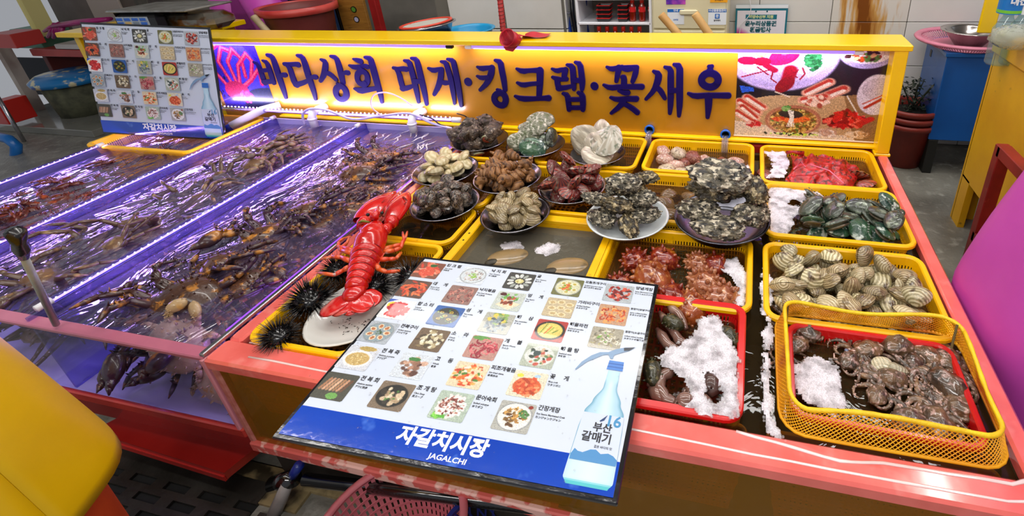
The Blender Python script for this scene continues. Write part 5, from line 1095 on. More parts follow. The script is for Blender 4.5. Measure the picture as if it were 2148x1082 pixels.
# ================================================================= crabs in the tanks
def crabmats(tag_, a, b, c, leg, und):
    return (mat('crab_shell_'+tag_, a, b, sc=16, rough=.3, c3=c, c3lim=(.58, .68), c3sc=30, coat=.4, bump=.7, bsc=60, rand=.2), mat('crab_leg_'+tag_, leg, a, sc=14, rough=.3, c3=c, c3lim=(.56, .7), c3sc=26, coat=.4, bump=.4, bsc=60, rand=.2), mat('crab_under_'+tag_, und, 'B89878', sc=10, rough=.35, c3=c, c3lim=(.6, .75), c3sc=24))
def crab(kind, seed, R, span, mats, spikes, lw):
    rs = random.Random(seed); g = PI*(3-5**.5); ms, ml, mu = mats
    def fn(d):
        q = 1+.05*nz(d*3, 1, seed); a = math.atan2(d.y, d.x)
        q *= 1-.16*math.exp(-((a-PI/2)/.4)**2)+.10*abs(math.cos(a))
        return q
    c = MB().ball((0, 0, 0), (R, R*.92, R*.42), 28, 14, fn=fn)
    for i in range(spikes):
        z = 1-1.05*(i+.5)/spikes; r = math.sqrt(1-z*z); d = Vector((r*math.cos(g*i), r*math.sin(g*i), z)); p = Vector((d.x*R*.98, d.y*R*.9, d.z*R*.41)); c.tube([p, p+Vector((d.x, d.y, d.z+.3)).normalized()*R*.13], [R*.055, R*.008], 5)
    parts = [('carapace', c.mesh('carapace', ms, True)), ('belly', MB().ball((0, 0, -R*.18), (R*.92, R*.84, R*.3), 18, 8).mesh('belly', mu, True))]
    for s in (-1, 1):
        for k in range(4):
            claw_ = k == 0; a0 = (1.05, .45, -.05, -.65)[k]; L1 = span*(.42, .46, .5, .42)[k]; b0 = Vector((s*R*.82*math.cos(a0), R*.78*math.sin(a0), -R*.05))
            a1 = a0+rs.uniform(-.15, .25); p1 = b0+Vector((s*math.cos(a1), math.sin(a1), .35))*L1*.42; a2 = a1-rs.uniform(.3, .9)*(1 if k else -1.4); p2 = p1+Vector((s*math.cos(a2), math.sin(a2), -.15))*L1*.40; a3 = a2-rs.uniform(.2, .6)*(1 if k else -1); p3 = p2+Vector((s*math.cos(a3), math.sin(a3), -.4))*L1*.34
            w = lw*(1.2 if claw_ else 1); m = MB()
            m.tube([b0, b0.lerp(p1, .3), b0.lerp(p1, .75), p1], [w*.7, w*1.15, w, w*.8], 9, flat=.62)
            m.tube([p1, p1.lerp(p2, .5), p2], [w*.75, w*.85, w*.6], 9, flat=.7)
            if claw_:
                m.ball((0, 0, 0), (w*2.0, w*1.25, w*.95), 12, 8, Matrix.Translation(p2.lerp(p3, .4)) @ (p3-p2).to_track_quat('X', 'Z').to_matrix().to_4x4()); q = p3+(p3-p2)*.5
                m.tube([p3, p3.lerp(q, .6)+Vector((0, 0, .006)), q], [w*.7, w*.5, w*.08], 8); m.tube([p3+Vector((0, w*.6, 0)), q+Vector((0, w*.5, 0))], [w*.5, w*.08], 8)
            else: m.tube([p2, p2.lerp(p3, .5), p3], [w*.55, w*.5, w*.1], 8)
            if spikes > 20:
                for a_, b_ in ((b0, p1), (p1, p2)):
                    for j in range(7):
                        q = a_.lerp(b_, (j+.5)/7); d = Vector((rs.gauss(0, .5), rs.gauss(0, .5), 1)).normalized(); m.tube([q+d*w*.5, q+d*w*1.25], [w*.22, w*.03], 4)
            parts.append(('claw' if claw_ else 'leg', m.mesh('claw' if claw_ else 'leg', ml, True)))
    return parts
def make_crab(P, name, label, cat, group=None):
    e = empty(name, (0, 0, -9), label, cat, 0, group)
    for n, me in P: obj(n, me, e)
    return e
KM = crabmats('king', '3E241A', '5C3A26', 'C08030', '3A2238', 'D8BE98')
SM = crabmats('snow', '5A4030', '7A5C40', 'A88858', '5C4638', 'D0B898')
RM = crabmats('red', '5A2414', '7A3418', 'B8562A', '6A2A16', 'C8906A')
kc = [make_crab(crab('k', s, .085, .34, KM, 44, .017), 'king_crab', 'spiny brown king crab heaped under the violet lit water next to the counter', 'crab', 'king crabs in the tank next to the counter') for s in (1, 2, 3)]
sc_ = [make_crab(crab('s', s, .074, .35, SM, 12, .0125), 'snow_crab', 'mottled brown crab packed in the middle tank', 'crab', 'crabs in the middle tank') for s in (4, 5, 6)]
rc = [make_crab(crab('r', s, .072, .32, RM, 30, .014), 'red_crab', 'reddish brown crab in the leftmost tank', 'crab', 'reddish crabs in the leftmost tank') for s in (7, 8)]
def fill(protos, x0, x1, y0, y1, n, z0, z1, seed):
    rs = random.Random(seed); first = set()
    for i in range(n):
        p = protos[i % len(protos)]; t = i/n; z = z0+(z1-z0)*t; edge = i % 3 != 0
        loc = (rs.uniform(x0, x1), y0+(y1-y0)*((i*.618) % 1), z); rot = (rs.gauss(0, .22), rs.gauss(0, .22), rs.choice((0, PI))+rs.gauss(0, .22 if loc[1] < 1.0 else .6)); s = rs.uniform(.82, 1.1)
        if edge: loc = ((x0+x1)/2+rs.choice((-1, 1))*rs.uniform(.12, .20), min(max(loc[1], y0+.12), y1-.1), z-.005); rot = (rot[0]*.5, rot[1]*.5, PI/2+rs.gauss(0, .25)+rs.choice((0, PI))); s = .66
        if i < len(protos): p.location = loc; p.rotation_euler = rot; p.scale = (s,)*3
        else: dup(p, loc, rot, scale=s)
fill(kc, -1.72, -1.58, .84, 1.98, 130, .36, .525, 1)
fill(sc_, -2.33, -2.18, .84, 2.0, 130, .36, .52, 2)
fill(rc, -2.94, -2.78, .84, 1.74, 105, .36, .52, 3)
# crabs pressed against the front pane
for x, y, z, rt, s in ((-1.62, .82, .44, (.35, .1, .1), .8), (-1.68, .80, .345, (.2, -.1, -.1), .75)): dup(kc[0], (x, y, z), rt, scale=s)
for x, y, z, rt, s in ((-2.24, .82, .40, (.3, .2, 2.9), .8), (-2.26, .80, .35, (.2, 0, .1), .8)): dup(sc_[0], (x, y, z), rt, scale=s)
ks = make_crab(crab('w', 11, .095, .17, crabmats('cream', 'BCA078', 'D4BE94', 'D8A040', 'B09468', 'EADCC0'), 44, .014), 'king_crab', 'cream and yellow king crab pressed against the front pane, upper one', 'crab'); ks.location = (-1.56, .755, .455); ks.rotation_euler = (1.05, .12, .1); ks.scale = (.9, .9, .75)
k2 = dup(ks, (-1.45, .755, .365), (1.0, .1, -.15), label='cream king crab on the white tank floor by the corner, lower one')

# aluminium pole with taped handle lying over the tank front
t = world_empty('taped_pole', 'aluminium pole with black taped grip leaning over the tank front bar', 'pole')
a, b_ = atZ(118, 680, ZR+.012), Vector(atY(48, 535, .60)); MB().tube([a, b_], .0078, 12).build('shaft', mat('aluminium', 'B4C0C0', 'A0ACAE', sc=20, rough=.3, metal=.15), t, True)
d = (b_-a).normalized(); c_ = Vector(atY(33, 488, .585)); g = MB(); g.tube([b_-d*.01, b_.lerp(c_, .3), b_.lerp(c_, .6), c_, c_+(c_-b_)*.05], [.010, .0155, .013, .017, .008], 12); g.v = [tuple(Vector(v)*(1)+Vector((.003*nz((v[0]*90, v[1]*90, v[2]*90)), .003*nz((v[0]*90, v[1]*90, v[2]*90+5)), 0))) for v in g.v]
g.build('tape_grip', mat('black_tape', '0E0E10', rough=.25, coat=.6, bump=.5, bsc=60, c2='1A1A1E'), t, True)

# ================================================================= menu boards
MW, MH = .712, .581
BlackFilm = mat('black_film_edge', '0C0D12', '16181E', sc=14, rough=.12, coat=.8, bump=.25, bsc=30)
MWhite = mat('menu_white', 'CDD6E4', 'C8D2E0', sc=2, rough=.3, coat=.12)
MBlue = mat('menu_blue', '0A48C0', '0A3FB0', sc=3, rough=.08, coat=1, bump=.12, bsc=35, c3='4A7AD8', c3lim=(.62, .72), c3sc=14)
TB = mat('menu_ink', '1C1C24', rough=.4); TW = mat('menu_white_ink', 'F4F6FA', rough=.3)
def dish(k):
    p = Paint(38, 34, '6A6058', 40+k); R_ = p.r
    def plt(c='DCE0E0', r=.44): p.ell(.5, .5, r+.03, r+.03, '8A8E90'); p.ell(.5, .5, r, r, c)
    B = lambda n, cols, s=.05, r=.36, a=1.8, x=.5, y=.5: p.blobs(n, x, y, r, r, s, cols, a)
    if k == 0: p.a[:] = p.c('7A4A38'); B(50, ['D8553A', 'E87A5C', 'C8402C', 'F0A088'], .06, .42, 3); p.ell(.5, .66, .3, .22, 'D05038'); B(20, ['E88A6C', 'C84430'], .03, .2, 1, .5, .66); p.ell(.58, .2, .14, .1, '2E5A28')
    elif k == 1: p.a[:] = p.c('5A3E30'); B(40, ['D8502C', 'E87440', 'B83820'], .05, .42, 3.2); p.ell(.5, .55, .16, .12, '241414'); p.line([(.1, .4), (.5, .25), (.9, .4)], .03, 'E06030')
    elif k == 2: p.a[:] = p.c('E8E4E4'); p.ell(.2, .3, .16, .16, 'E8C840'); B(60, ['C81C20', 'E03A34', 'A81018'], .06, .36, 2); p.poly([(0, 0), (.3, 0), (0, .2)], '2A50B0')
    elif k == 3: p.a[:] = p.c('A8B0B8'); plt('8A9AA0', .46); [(p.ell(.5+.28*math.cos(a), .5+.28*math.sin(a), .12, .09, 'E8D0B0', a), p.ell(.5+.28*math.cos(a), .5+.28*math.sin(a), .08, .06, 'B07048', a)) for a in [i*.9 for i in range(7)]]; B(20, ['4A6A38', '2A3A20'], .02, .1)
    elif k == 4: p.a[:] = p.c('C8CCD4'); p.ell(.6, .1, .3, .1, 'B09858'); p.ell(.5, .55, .46, .36, 'E8E8E6'); p.ell(.5, .55, .38, .28, 'C0A468'); B(50, ['D8C088', 'A88C50', 'E8D8A8'], .02, .24, 1, .5, .55)
    elif k == 5: p.a[:] = p.c('4A4A40'); [p.line([(.1+.11*i, .65), (.22+.11*i, .25)], .05, c) for i, c in enumerate(['A87858', 'C89878', 'B08868', 'D0A888', 'A07858', 'C09070', '6A4A38'])]; p.ell(.6, .85, .18, .12, '6AA050')
    elif k == 6: p.a[:] = p.c('D0D8E0'); plt('C8D0D4', .46); B(70, ['A89890', 'C8BCB4', '8A7A74', 'D8D0C8'], .03, .36); B(40, ['88B848', 'A8D060', '5A8A30'], .025, .16)
    elif k == 7: p.a[:] = p.c('8A6A60'); p.curls(40, .5, .5, .42, .42, .09, .022, ['7A3A38', 'A05A50', 'C08070', '5A2A28'])
    elif k == 8: p.a[:] = p.c('2A5AA0'); p.ell(.5, .5, .44, .44, '2A2A20'); [(p.ell(x, y, .12, .1, '14140E'), p.ell(x, y, .08, .06, 'C0A028'), p.ell(x, y, .04, .03, '5A4A10')) for x, y in ((.3, .35), (.62, .3), (.3, .66), (.66, .64), (.48, .5))]; B(14, ['4A7A38', '88A050'], .03, .4)
    elif k == 9: p.a[:] = p.c('6A5640'); B(60, ['D8D0B0', 'B0A078', '8A7850', 'E8E4CC', '4A3E2C'], .06, .40, 1.7)
    elif k == 10: p.a[:] = p.c('C8D0D8'); B(30, ['8A6450', 'C8A088', '5A3A30', 'B08068'], .09, .34, 1.3); p.ell(.45, .22, .2, .08, '3E7A3A')
    elif k == 11: p.a[:] = p.c('7A6A58'); p.ell(.5, .5, .46, .42, '22221E'); B(26, ['D0B898', 'A89070', 'E0D0B4', '3A342C'], .08, .34, 1.4); p.blobs(8, .5, .5, .2, .2, .03, ['4A7A38'])
    elif k == 12: p.a[:] = p.c('3E3E3A'); [p.ell(.5+.33*math.cos(a), .5+.33*math.sin(a), .13, .07, c, a) for a, c in [(i*.52, ['C8CCC8', '9AA098', 'E0E0D8'][i % 3]) for i in range(12)]]; p.ell(.5, .5, .16, .14, 'D8D098'); B(16, ['E8E0B0', 'B8B068'], .03, .12)
    elif k == 13: p.a[:] = p.c('B8C0B8'); p.poly([(.1, .75), (.6, .95), (.95, .6), (.4, .45)], 'E0D0B0'); B(26, ['8A3820', 'B86030', 'D89058', '5A2418'], .06, .28, 1.5); B(16, ['4A8A38', '70B048'], .05, .3, 1.4, .5, .3); p.ell(.2, .15, .12, .1, '4A1410')
    elif k == 14: p.a[:] = p.c('A8A89C'); B(24, ['6A8A48', '88A858', 'D8C050'], .08, .3, 1.4, .5, .25); B(40, ['5A6670', '7A8890', '3E464E', '98A4A8'], .05, .34, 2, .5, .6)
    elif k == 15: p.a[:] = p.c('B08478'); p.ell(.3, .1, .3, .1, '5A9040'); p.curls(34, .5, .55, .4, .36, .12, .03, ['A02838', 'C04A54', '882030', 'D87878'])
    elif k == 16: p.a[:] = p.c('D8C8A8'); B(60, ['E0702C', 'D04820', 'E8A050', 'F0D0A0', 'B83A18'], .06, .42, 1.6); B(10, ['4A7A30', 'E8E0D0'], .05, .4)
    elif k == 17: p.a[:] = p.c('A8B8A8'); B(20, ['58A838', '80C850'], .06, .16, 1.5, .3, .85); B(60, ['E8DCD8', 'F4ECE8'], .06, .38); B(60, ['8A4A40', '6A2E28', 'B07868'], .03, .34)
    elif k == 18: p.a[:] = p.c('6A6A40'); plt('C8C8A8', .45); [(p.ell(x, y, .1, .09, 'E8E0C0'), p.ell(x, y, .07, .06, 'B0A048')) for x, y in ((.3, .3), (.7, .3), (.25, .6), (.75, .62), (.5, .78), (.5, .25))]; B(24, ['C86030', '70A040', 'D89848'], .05, .18)
    elif k == 19: p.a[:] = p.c('B8A888'); [(p.ell(x, y, .15, .12, 'D8C8A0'), p.ell(x, y, .09, .07, 'B8A070')) for x, y in ((.2, .25), (.5, .2), (.8, .3), (.25, .55), (.55, .5), (.82, .6), (.35, .82), (.65, .84))]
    elif k == 20: p.a[:] = p.c('A83028'); p.ell(.5, .5, .5, .46, '14140F'); p.ell(.5, .5, .42, .38, 'D8C060'); [p.line([(.2+.08*i, .75-.03*i), (.35+.08*i, .2+.05*i)], .018, c) for i, c in enumerate(['5A8A30', 'E8D890', 'C8502C', '88A840', 'E8D080', '4A7A28'])]
    elif k == 21: p.a[:] = p.c('A8B0A0'); p.ell(.5, .5, .46, .42, 'D0D4CC'); B(36, ['5A7A4A', '2E3A30', 'B84A3A', 'E8E8E0', '8A9AA0', 'C8A888'], .06, .36, 1.4); p.ell(.4, .4, .12, .12, '3A4A48')
    elif k == 22: p.a[:] = p.c('D8D0B8'); p.ell(.5, .58, .42, .34, 'C8582C'); B(46, ['E07040', 'C84824', 'F09868', 'A83818'], .05, .34, 2.2, .5, .58); p.ell(.2, .2, .1, .08, 'D8D040'); p.ell(.7, .15, .1, .06, 'A8C8E0')
    elif k == 23: p.a[:] = p.c('A8A8A0'); plt('E0E0D8', .46); B(46, ['7A5A28', 'A87838', '5A3A1C', 'C89850'], .045, .3, 1.8); B(26, ['3E6A34', '58884A'], .04, .14, 1.2, .72, .4); p.ell(.85, .12, .07, .06, '8A2A18')
    elif k == 24: p.a[:] = p.c('A8B0B4'); B(60, ['A82C24', '7A1C1C', 'C8503C', '4A1414', 'D87860'], .05, .42, 2.2)
    elif k == 25: p.a[:] = p.c('B89070'); p.curls(46, .5, .5, .42, .42, .08, .03, ['E0702C', 'C84A20', 'E89850', 'A83818', 'E8B070'])
    elif k == 26: p.a[:] = p.c('A09A88'); p.curls(50, .5, .5, .44, .44, .07, .024, ['C8C0A8', '8A8068', 'D8D4C4', '6E6A5A', 'A8A070']); B(6, ['70A048'], .04, .3)
    p.grain(.05); return p.mesh(.079, .067, Print, 'photo_print', .006)
NAMES = [('킹 크 랩', 'King Crab', '대왕게'), ('대     게', 'Snow Crab', 'ズワイガニ'), ('랍 스 터', 'Lobster', 'ロブスター'), ('전복구이', 'Grilled abalone', 'アワビ焼き'), ('전 복 죽', 'Abalone porridge', 'アワビ粥'), ('전 복 회', 'Abalone sashimi', 'アワビ刺身'),
 ('낙 지 회', 'Raw Octopus', 'タコ刺身'), ('낙지볶음', 'Stir-fried Octopus', 'タコ炒め'), ('성     게', 'Sea urchin', 'ウニ'), ('소     라', 'Conch', 'サザエ'), ('고     동', 'Whelk', '巻貝'), ('조 개 탕', 'Clam Soup', '貝スープ'),
 ('굴', 'Raw Oysters', '生カキ'), ('멍     게', 'Sea Squirt', 'ホヤ'), ('해     삼', 'Sea cucumber', 'ナマコ'), ('개     불', 'Spoon Worm', 'ユムシ'), ('피조개볶음', 'Stir-fried clams', '赤貝炒め'), ('문어숙회', 'boiled octopus', 'ゆでダコ'),
 ('모듬조개구이', 'Grilled assorted clams', '貝焼き盛り合わせ'), ('가리비구이', 'Grilled Scallops', 'ホタテ焼き'), ('해물파전', 'Seafood pancake', '海鮮チヂミ'), ('해 물 탕', 'Seafood stew', '海鮮鍋'), ('꽃     게', 'Blue crab', 'ワタリガニ'), ('간장게장', 'Soy Sauce Marinated Crab', 'カンジャンケジャン'),
 ('양념게장', 'Spicy Marinated Crab', 'ヤンニョムケジャン'), ('꼼장어(양념구이)', 'spicy grilled hagfish', 'ヌタウナギ焼き'), ('꼼장어(소금구이)', 'grilled salted hagfish', 'ヌタウナギ塩焼き')]
def menu_meshes():
    R = []
    X = lambda u: (u-.5)*MW
    Y = lambda v: (.5-v)*MH
    z = .0052
    R.append(('board', MB().cbox((0, 0, 0), (MW, MH, .009), .002).mesh('board', BlackFilm), (0, 0, 0)))
    R.append(('white_sheet', MB().cbox((0, 0, 0), (MW*.972, MH*.965, .0012), .0004).mesh('white_sheet', MWhite), (0, 0, .0046)))
    R.append(('blue_band', MB().bb((X(.014), Y(.984), -.0002), (X(.986), Y(.872), .0003)).mesh('blue_band', MBlue), (0, 0, z+.0002)))
    cols = (.067, .262, .458, .656, .856)
    for i in range(27):
        c, r = (i//6, i % 6) if i < 24 else (4, i-24)
        x, y = X(cols[c]), Y(.097+.1363*r); R.append(('photo_print', dish(i), (x, y, z+.0006)))
        n = NAMES[i]; tx = x+.0425
        s = n[0]; w = .0125 if ' ' in s else .0118 if len(s) < 6 else .0098 if len(s) < 8 else .0068
        R.append(('lettering', text(s, w*1.1, TB, .028, 'LEFT'), (tx, y+.029, z+.0006)))
        R.append(('lettering', text(n[1], .0058, TB, .02, 'LEFT'), (tx+.0005, y+.0155, z+.0006)))
        R.append(('lettering', text(n[2], .0062, TB, .03, 'LEFT'), (tx+.0005, y+.0075, z+.0006)))
    # white market name on the blue band
    R.append(('lettering', text('자갈치시장', .040, TW, .035, 'CENTER', 0, 1.05), (X(.487), Y(.914), z+.0008)))
    R.append(('lettering', text('JAGALCHI', .0145, TW, .02, 'CENTER', 0, 1.2), (X(.525), Y(.964), z+.0009)))
    # bottle
    def bp(pts, zz): return [(X(a), Y(b), zz) for a, b in pts]
    cx = .912; body = [(.893, .525), (.931, .525), (.933, .60), (.955, .665), (.971, .71), (.976, .78), (.979, .945), (.968, .968), (.856, .968), (.845, .945), (.848, .78), (.853, .71), (.869, .665), (.891, .60)]
    pb = Paint(24, 80, '9CC4D8', 9); pb.put(np.clip(1-pb.y*1.6, 0, 1), 'A8CCDC'); pb.put(np.exp(-((pb.x-.5)/.25)**2)*.7, 'DCEEF6'); pb.put(np.clip((np.abs(pb.x-.5)-.38)*7, 0, 1)*.8, '4A88A8'); pb.put(np.clip((pb.y-.78)*30, 0, 1)*.75, 'CFE4EC'); pb.put(np.clip((pb.y-.955)*40, 0, 1), '48B8C0'); pb.put(np.clip((.14-pb.y)*20, 0, 1)*.8, 'B8DCE8')
    x0, x1, y0, y1 = X(.845), X(.979), Y(.968), Y(.525); nx, ny = 24, 80; vs = []; fs = []; cols_ = []
    def half(v):   # bottle half width by height
        K = [(0, .019), (.17, .021), (.32, .043), (.42, .059), (.58, .064), (.95, .067), (1, .056)]
        for (a, wa), (b, wb_) in zip(K, K[1:]):
            if v <= b: f = (v-a)/(b-a); f = f*f*(3-2*f); return wa+(wb_-wa)*f
        return .056
    for j in range(ny+1):
        for i in range(nx+1): v = j/ny; h = half(v); vs.append((X(cx+h*(2*i/nx-1)), y1+(y0-y1)*v, 0))
    for j in range(ny):
        for i in range(nx): a = j*(nx+1)+i; fs.append((a+nx+1, a+nx+2, a+1, a)); cols_.append(pb.a[j, i])
    me = bpy.data.meshes.new('bottle_print'); me.from_pydata(vs, [], fs); col = np.array(cols_); col = np.where(col <= .04045, col/12.92, ((col+.055)/1.055)**2.4); q = np.ones((len(fs), 4, 4)); q[:, :, :3] = col[:, None]
    me.color_attributes.new('Col', 'FLOAT_COLOR', 'CORNER').data.foreach_set('color', q.ravel()); me.materials.append(Print); R.append(('bottle_print', me, (0, 0, z+.0009)))
    def flat(nm, pts, hexc, dz): R.append((nm, MB().add(bp(pts, 0), [tuple(range(len(pts)-1, -1, -1))]).mesh(nm, mat('print_'+hexc, hexc, rough=.25)), (0, 0, z+dz)))
    flat('bottle_cap_print', [(.888, .478), (.936, .478), (.938, .522), (.886, .522)], '3A78C8', .0010); flat('bottle_cap_print', [(.888, .490), (.937, .490), (.937, .495), (.887, .495)], '1E58A8', .0012); flat('bottle_cap_print', [(.887, .505), (.938, .505), (.938, .510), (.886, .510)], '1E58A8', .0012)
    flat('bottle_label_print', [(.852, .715), (.973, .715), (.977, .87), (.848, .87)], 'C9D4E8', .0012)
    flat('hill_print', [(.849, .872), (.856, .852), (.866, .860), (.88, .862), (.90, .848), (.915, .846), (.93, .858), (.95, .852), (.965, .858), (.977, .87), (.977, .89), (.849, .89)], '4A8AC0', .0014)
    R.append(('lettering', text('부산', .0215, TB, .03), (X(.918), Y(.768), z+.0016))); R.append(('lettering', text('갈매기', .0225, TB, .03), (X(.908), Y(.806), z+.0016)))
    R.append(('lettering', text('16', .034, mat('ink_blue16', '3A88B8', rough=.4), .02), (X(.945), Y(.738), z+.0016))); R.append(('lettering', text('좋은 바다의 맛', .006, TB, .02), (X(.932), Y(.836), z+.0016)))
    # gull print above the cap
    flat('gull_print', [(.890, .470), (.880, .452), (.862, .458), (.842, .478), (.818, .500), (.790, .545), (.786, .545), (.800, .505), (.825, .468), (.85, .446), (.878, .440), (.900, .420), (.93, .405), (.962, .398), (.945, .418), (.915, .438), (.898, .452), (.898, .470)], '7A98B8', .0015); flat('gull_print', [(.925, .408), (.962, .397), (.945, .418), (.928, .424)], '1E2430', .0016); flat('gull_print', [(.905, .742), (.925, .715), (.918, .738), (.908, .745)], '28406A', .0018)
    return R
MM = menu_meshes()
def menu(label, M, bend=0):
    e = bpy.data.objects.new('menu_board', None); C.objects.link(e); tag(e, label, 'menu', 'menu boards of seafood dishes'); e.matrix_world = M
    for nm, me, loc in MM:
        if bend:
            me = me.copy()
            for v in me.vertices: y = v.co.y+loc[1]; v.co.z += bend*(1-(2*y/MH)**2)
        o = obj(nm, me, e, loc=loc)
    return e
def framed(tl, tr, bl):
    tl, tr, bl = Vector(tl), Vector(tr), Vector(bl); x = (tr-tl).normalized(); n = x.cross(tl-bl).normalized(); y = n.cross(x); c = (tr+bl)/2
    return Matrix([[x[i], y[i], n[i], c[i]] for i in range(3)]+[[0, 0, 0, 1]])
S1 = .712/.72
menu('large menu board lying flat across the counter front, seagull and bottle at right', framed((-.919*S1, 1.079*S1, 1.55-.944*S1), (-.2*S1, 1.111*S1, 1.55-.971*S1), (-.91*S1, .492*S1, 1.55-.949*S1)))
menu('menu board standing bowed in the yellow tray at the left', framed((-3.334, 1.927, 1.134), (-2.63, 2.022, 1.088), (-3.353, 1.799, .568)), .008)
ms = MB()
for i in range(150):
    p = Vector((rnd.uniform(-.93, -.20), rnd.uniform(.52, 1.1), ZR+.046)); 
    tx_ = (p.x+.93)/.735; zz = 1.55-.944*S1+(-.971+.944)*S1*tx_; ms.ball((p.x, p.y, zz+.0056), (rnd.uniform(.001, .003), rnd.uniform(.001, .0025), .0012), 6, 3)
tag(ms.build('water_drops', Drop, None, True), 'water drops scattered over the large menu board', 'water', kind='stuff')
# small support under the floating left edge of the board
# yellow tray under the standing menu
basket(BY, .345, .232, .10, 'wide yellow tray on the leftmost tank, the standing menu in it', (-2.955, 1.895, ZR+.010), lip=.022)
vv = bivalve(.07, .055, .04, mB2)
for (x, y, z) in heap(22, -2.9, 1.78, .22, .10, ZR-.075, .03, sq=True):
    e = empty('tray_shell', (x, y, z), 'brownish shell lying in the yellow tray by the standing menu', 'shell', 0, 'shells in the yellow tray'); e.rotation_euler = (rnd.gauss(0, .4), rnd.gauss(0, .4), rnd.uniform(0, 6)); obj('upper_valve', vv[0], e); obj('lower_valve', vv[1], e)
# ================================================================= things behind the sign, against the tiled wall
def rect(u0, v0, u1, v1, y):
    a, b_ = atY(u0, v0, y), atY(u1, v1, y); return a.x, b_.x, b_.z, a.z
def flat_text(s, size, m, par, loc, bold=.03, al='CENTER'): return obj('lettering', text(s, size, m, bold, al), par, loc=loc, rot=(PI/2, 0, 0))
Cream = mat('cream_plastic', 'E4DCB8', 'DAD0AA', sc=3, rough=.4)
# white shelf unit with trays and bottles
x0, x1 = -1.07, -.60; y0, y1 = 3.12, 3.44
su = world_empty('shelf_unit', 'white shelf unit of black trays and red capped bottles behind the sign', 'shelf')
for x in (x0, x1): MB().cbox((x, (y0+y1)/2, .75), (.018, y1-y0, 1.5), .003).build('side_panel', White, su)
MB().bb((x0, y1-.01, .3), (x1, y1, 1.5)).build('back_panel', mat('shelf_back', '8A8478', rough=.6), su)
zs = [atY(1300, 50, y0).z, atY(1300, -2, y0).z, .42]
for z in zs: MB().cbox(((x0+x1)/2, (y0+y1)/2, z), (x1-x0, y1-y0, .014), .002).build('shelf_board', White, su)
trm = mat('black_tray', '1E1C1E', rough=.3); trr = mat('tray_red_rim', 'D82828', rough=.35)
tb = MB().lathe([(0, 0), (.8, 0), (1, 1), (.94, 1), (.76, .1), (0, .1)], 4, Matrix.Rotation(PI/4, 4, 'Z')); 
def tray(x, y, z, w, lab):
    e = empty('food_tray', (x, y, z), lab, 'tray', 0, 'stacked black food trays'); M = Matrix.Diagonal((w/1.414, .055, .022, 1))
    q = MB().lathe([(0, 0), (.85, 0), (1, 1), (.94, 1), (.8, .12), (0, .12)], 4, M @ Matrix.Rotation(PI/4, 4, 'Z')); q.build('dish', trm, e)
    q = MB().lathe([(1, .85), (1.05, .9), (1.05, 1.08), (.93, 1.08)], 4, M @ Matrix.Rotation(PI/4, 4, 'Z'), closed=True); q.build('red_rim', trr, e)
for c, (u, w) in enumerate(((1268, .085), (1308, .06))):
    for k in range(4): p = atY(u, 47-9.5*k, y0+.05); tray(p.x, y0+.06, zs[0]+.008+.026*k, w, ('black tray with red rim in the wider stack at the left of the shelf', 'black tray with red rim in the narrower stack beside the bottles')[c])
def bottle(x, y, z, lab, group, h=.135, r=.022):
    e = empty('sauce_bottle', (x, y, z), lab, 'bottle', 0, group)
    MB().lathe([(0, 0), (r*.95, 0), (r, .006), (r*.93, .03), (r, .036), (r*.93, .045), (r, .055), (r, .09), (r*.5, .112), (r*.45, .118), (0, .118)], 14).build('bottle_body', mat('red_sauce', '6E0E08', '8E1A0C', sc=20, rough=.15, coat=.8), e, True)
    MB().lathe([(0, .112), (r*.6, .112), (r*.62, .137), (r*.5, .141), (0, .141)], 14).build('cap', mat('red_cap', 'E02818', rough=.35), e, True)
    MB().lathe([(r*1.02, .058), (r*1.02, .088)], 14).build('label', mat('red_label', 'D81E20', 'F4E0D8', sc=30, rough=.4, pos=(.58, .62)), e)
for k, u in enumerate((1327, 1347, 1367, 1385)): p = atY(u, 48, y0+.04); bottle(p.x, y0+.05, zs[0]+.008, ['sauce bottle next to the trays on the upper shelf', 'second sauce bottle from the trays, with a pictured label', 'third sauce bottle from the trays on the upper shelf', 'sauce bottle half hidden by the right shelf side'][k], 'red sauce bottles on the upper shelf')
for k in range(6): p = atY(1256+17*k, 66, y0+.04); bottle(p.x, y0+.05, atY(1300, 56, y0+.04).z-.141, 'red capped bottle on the lower shelf, only its cap above the sign', 'capped bottles on the lower shelf')
# cream drawer cabinet with stickers
cx0, cx1 = -.588, -.135; yc = 3.10
dc = world_empty('drawer_cabinet', 'cream plastic drawer cabinet with blue and white stickers', 'cabinet')
MB().cbox(((cx0+cx1)/2, 3.28, .75), (cx1-cx0, .34, 1.5), .006).build('body', Cream, dc)
dh = .21; zt = atY(1460, 62, yc).z
for k in range(-2, 3):
    z0_ = zt+dh*k-.0; dr = MB().cbox(((cx0+cx1)/2, yc+.005, z0_+dh/2), (cx1-cx0-.02, .02, dh-.012), .004).build('drawer', Cream, dc)
    MB().cbox(((cx0+cx1)/2, yc-.01, z0_+dh*.5), (.11, .02, .03), .006).build('handle', Cream, dr)
WS = mat('sticker_white', 'E8EEF4', rough=.4); BS = mat('sticker_blue', '1E6CC0', rough=.4)
def sticker(u0, v0, u1, v1, words, lab, band=BS, small=''):
    a, b_, z0_, z1_ = rect(u0, v0, u1, v1, yc-.007); e = bpy.data.objects.new('sticker', None); C.objects.link(e); e.parent = dc; e['label'] = lab
    w, h = b_-a, z1_-z0_; MB().bb((a, yc-.0075, z0_), (b_, yc-.0055, z1_)).build('paper', WS, e); MB().bb((a, yc-.0082, z1_-h*.2), (b_, yc-.0074, z1_)).build('band', band, e)
    flat_text(words, h*.17, WS, e, ((a+b_)/2, yc-.0086, z1_-h*.1)); return a, b_, z0_, z1_, h, e
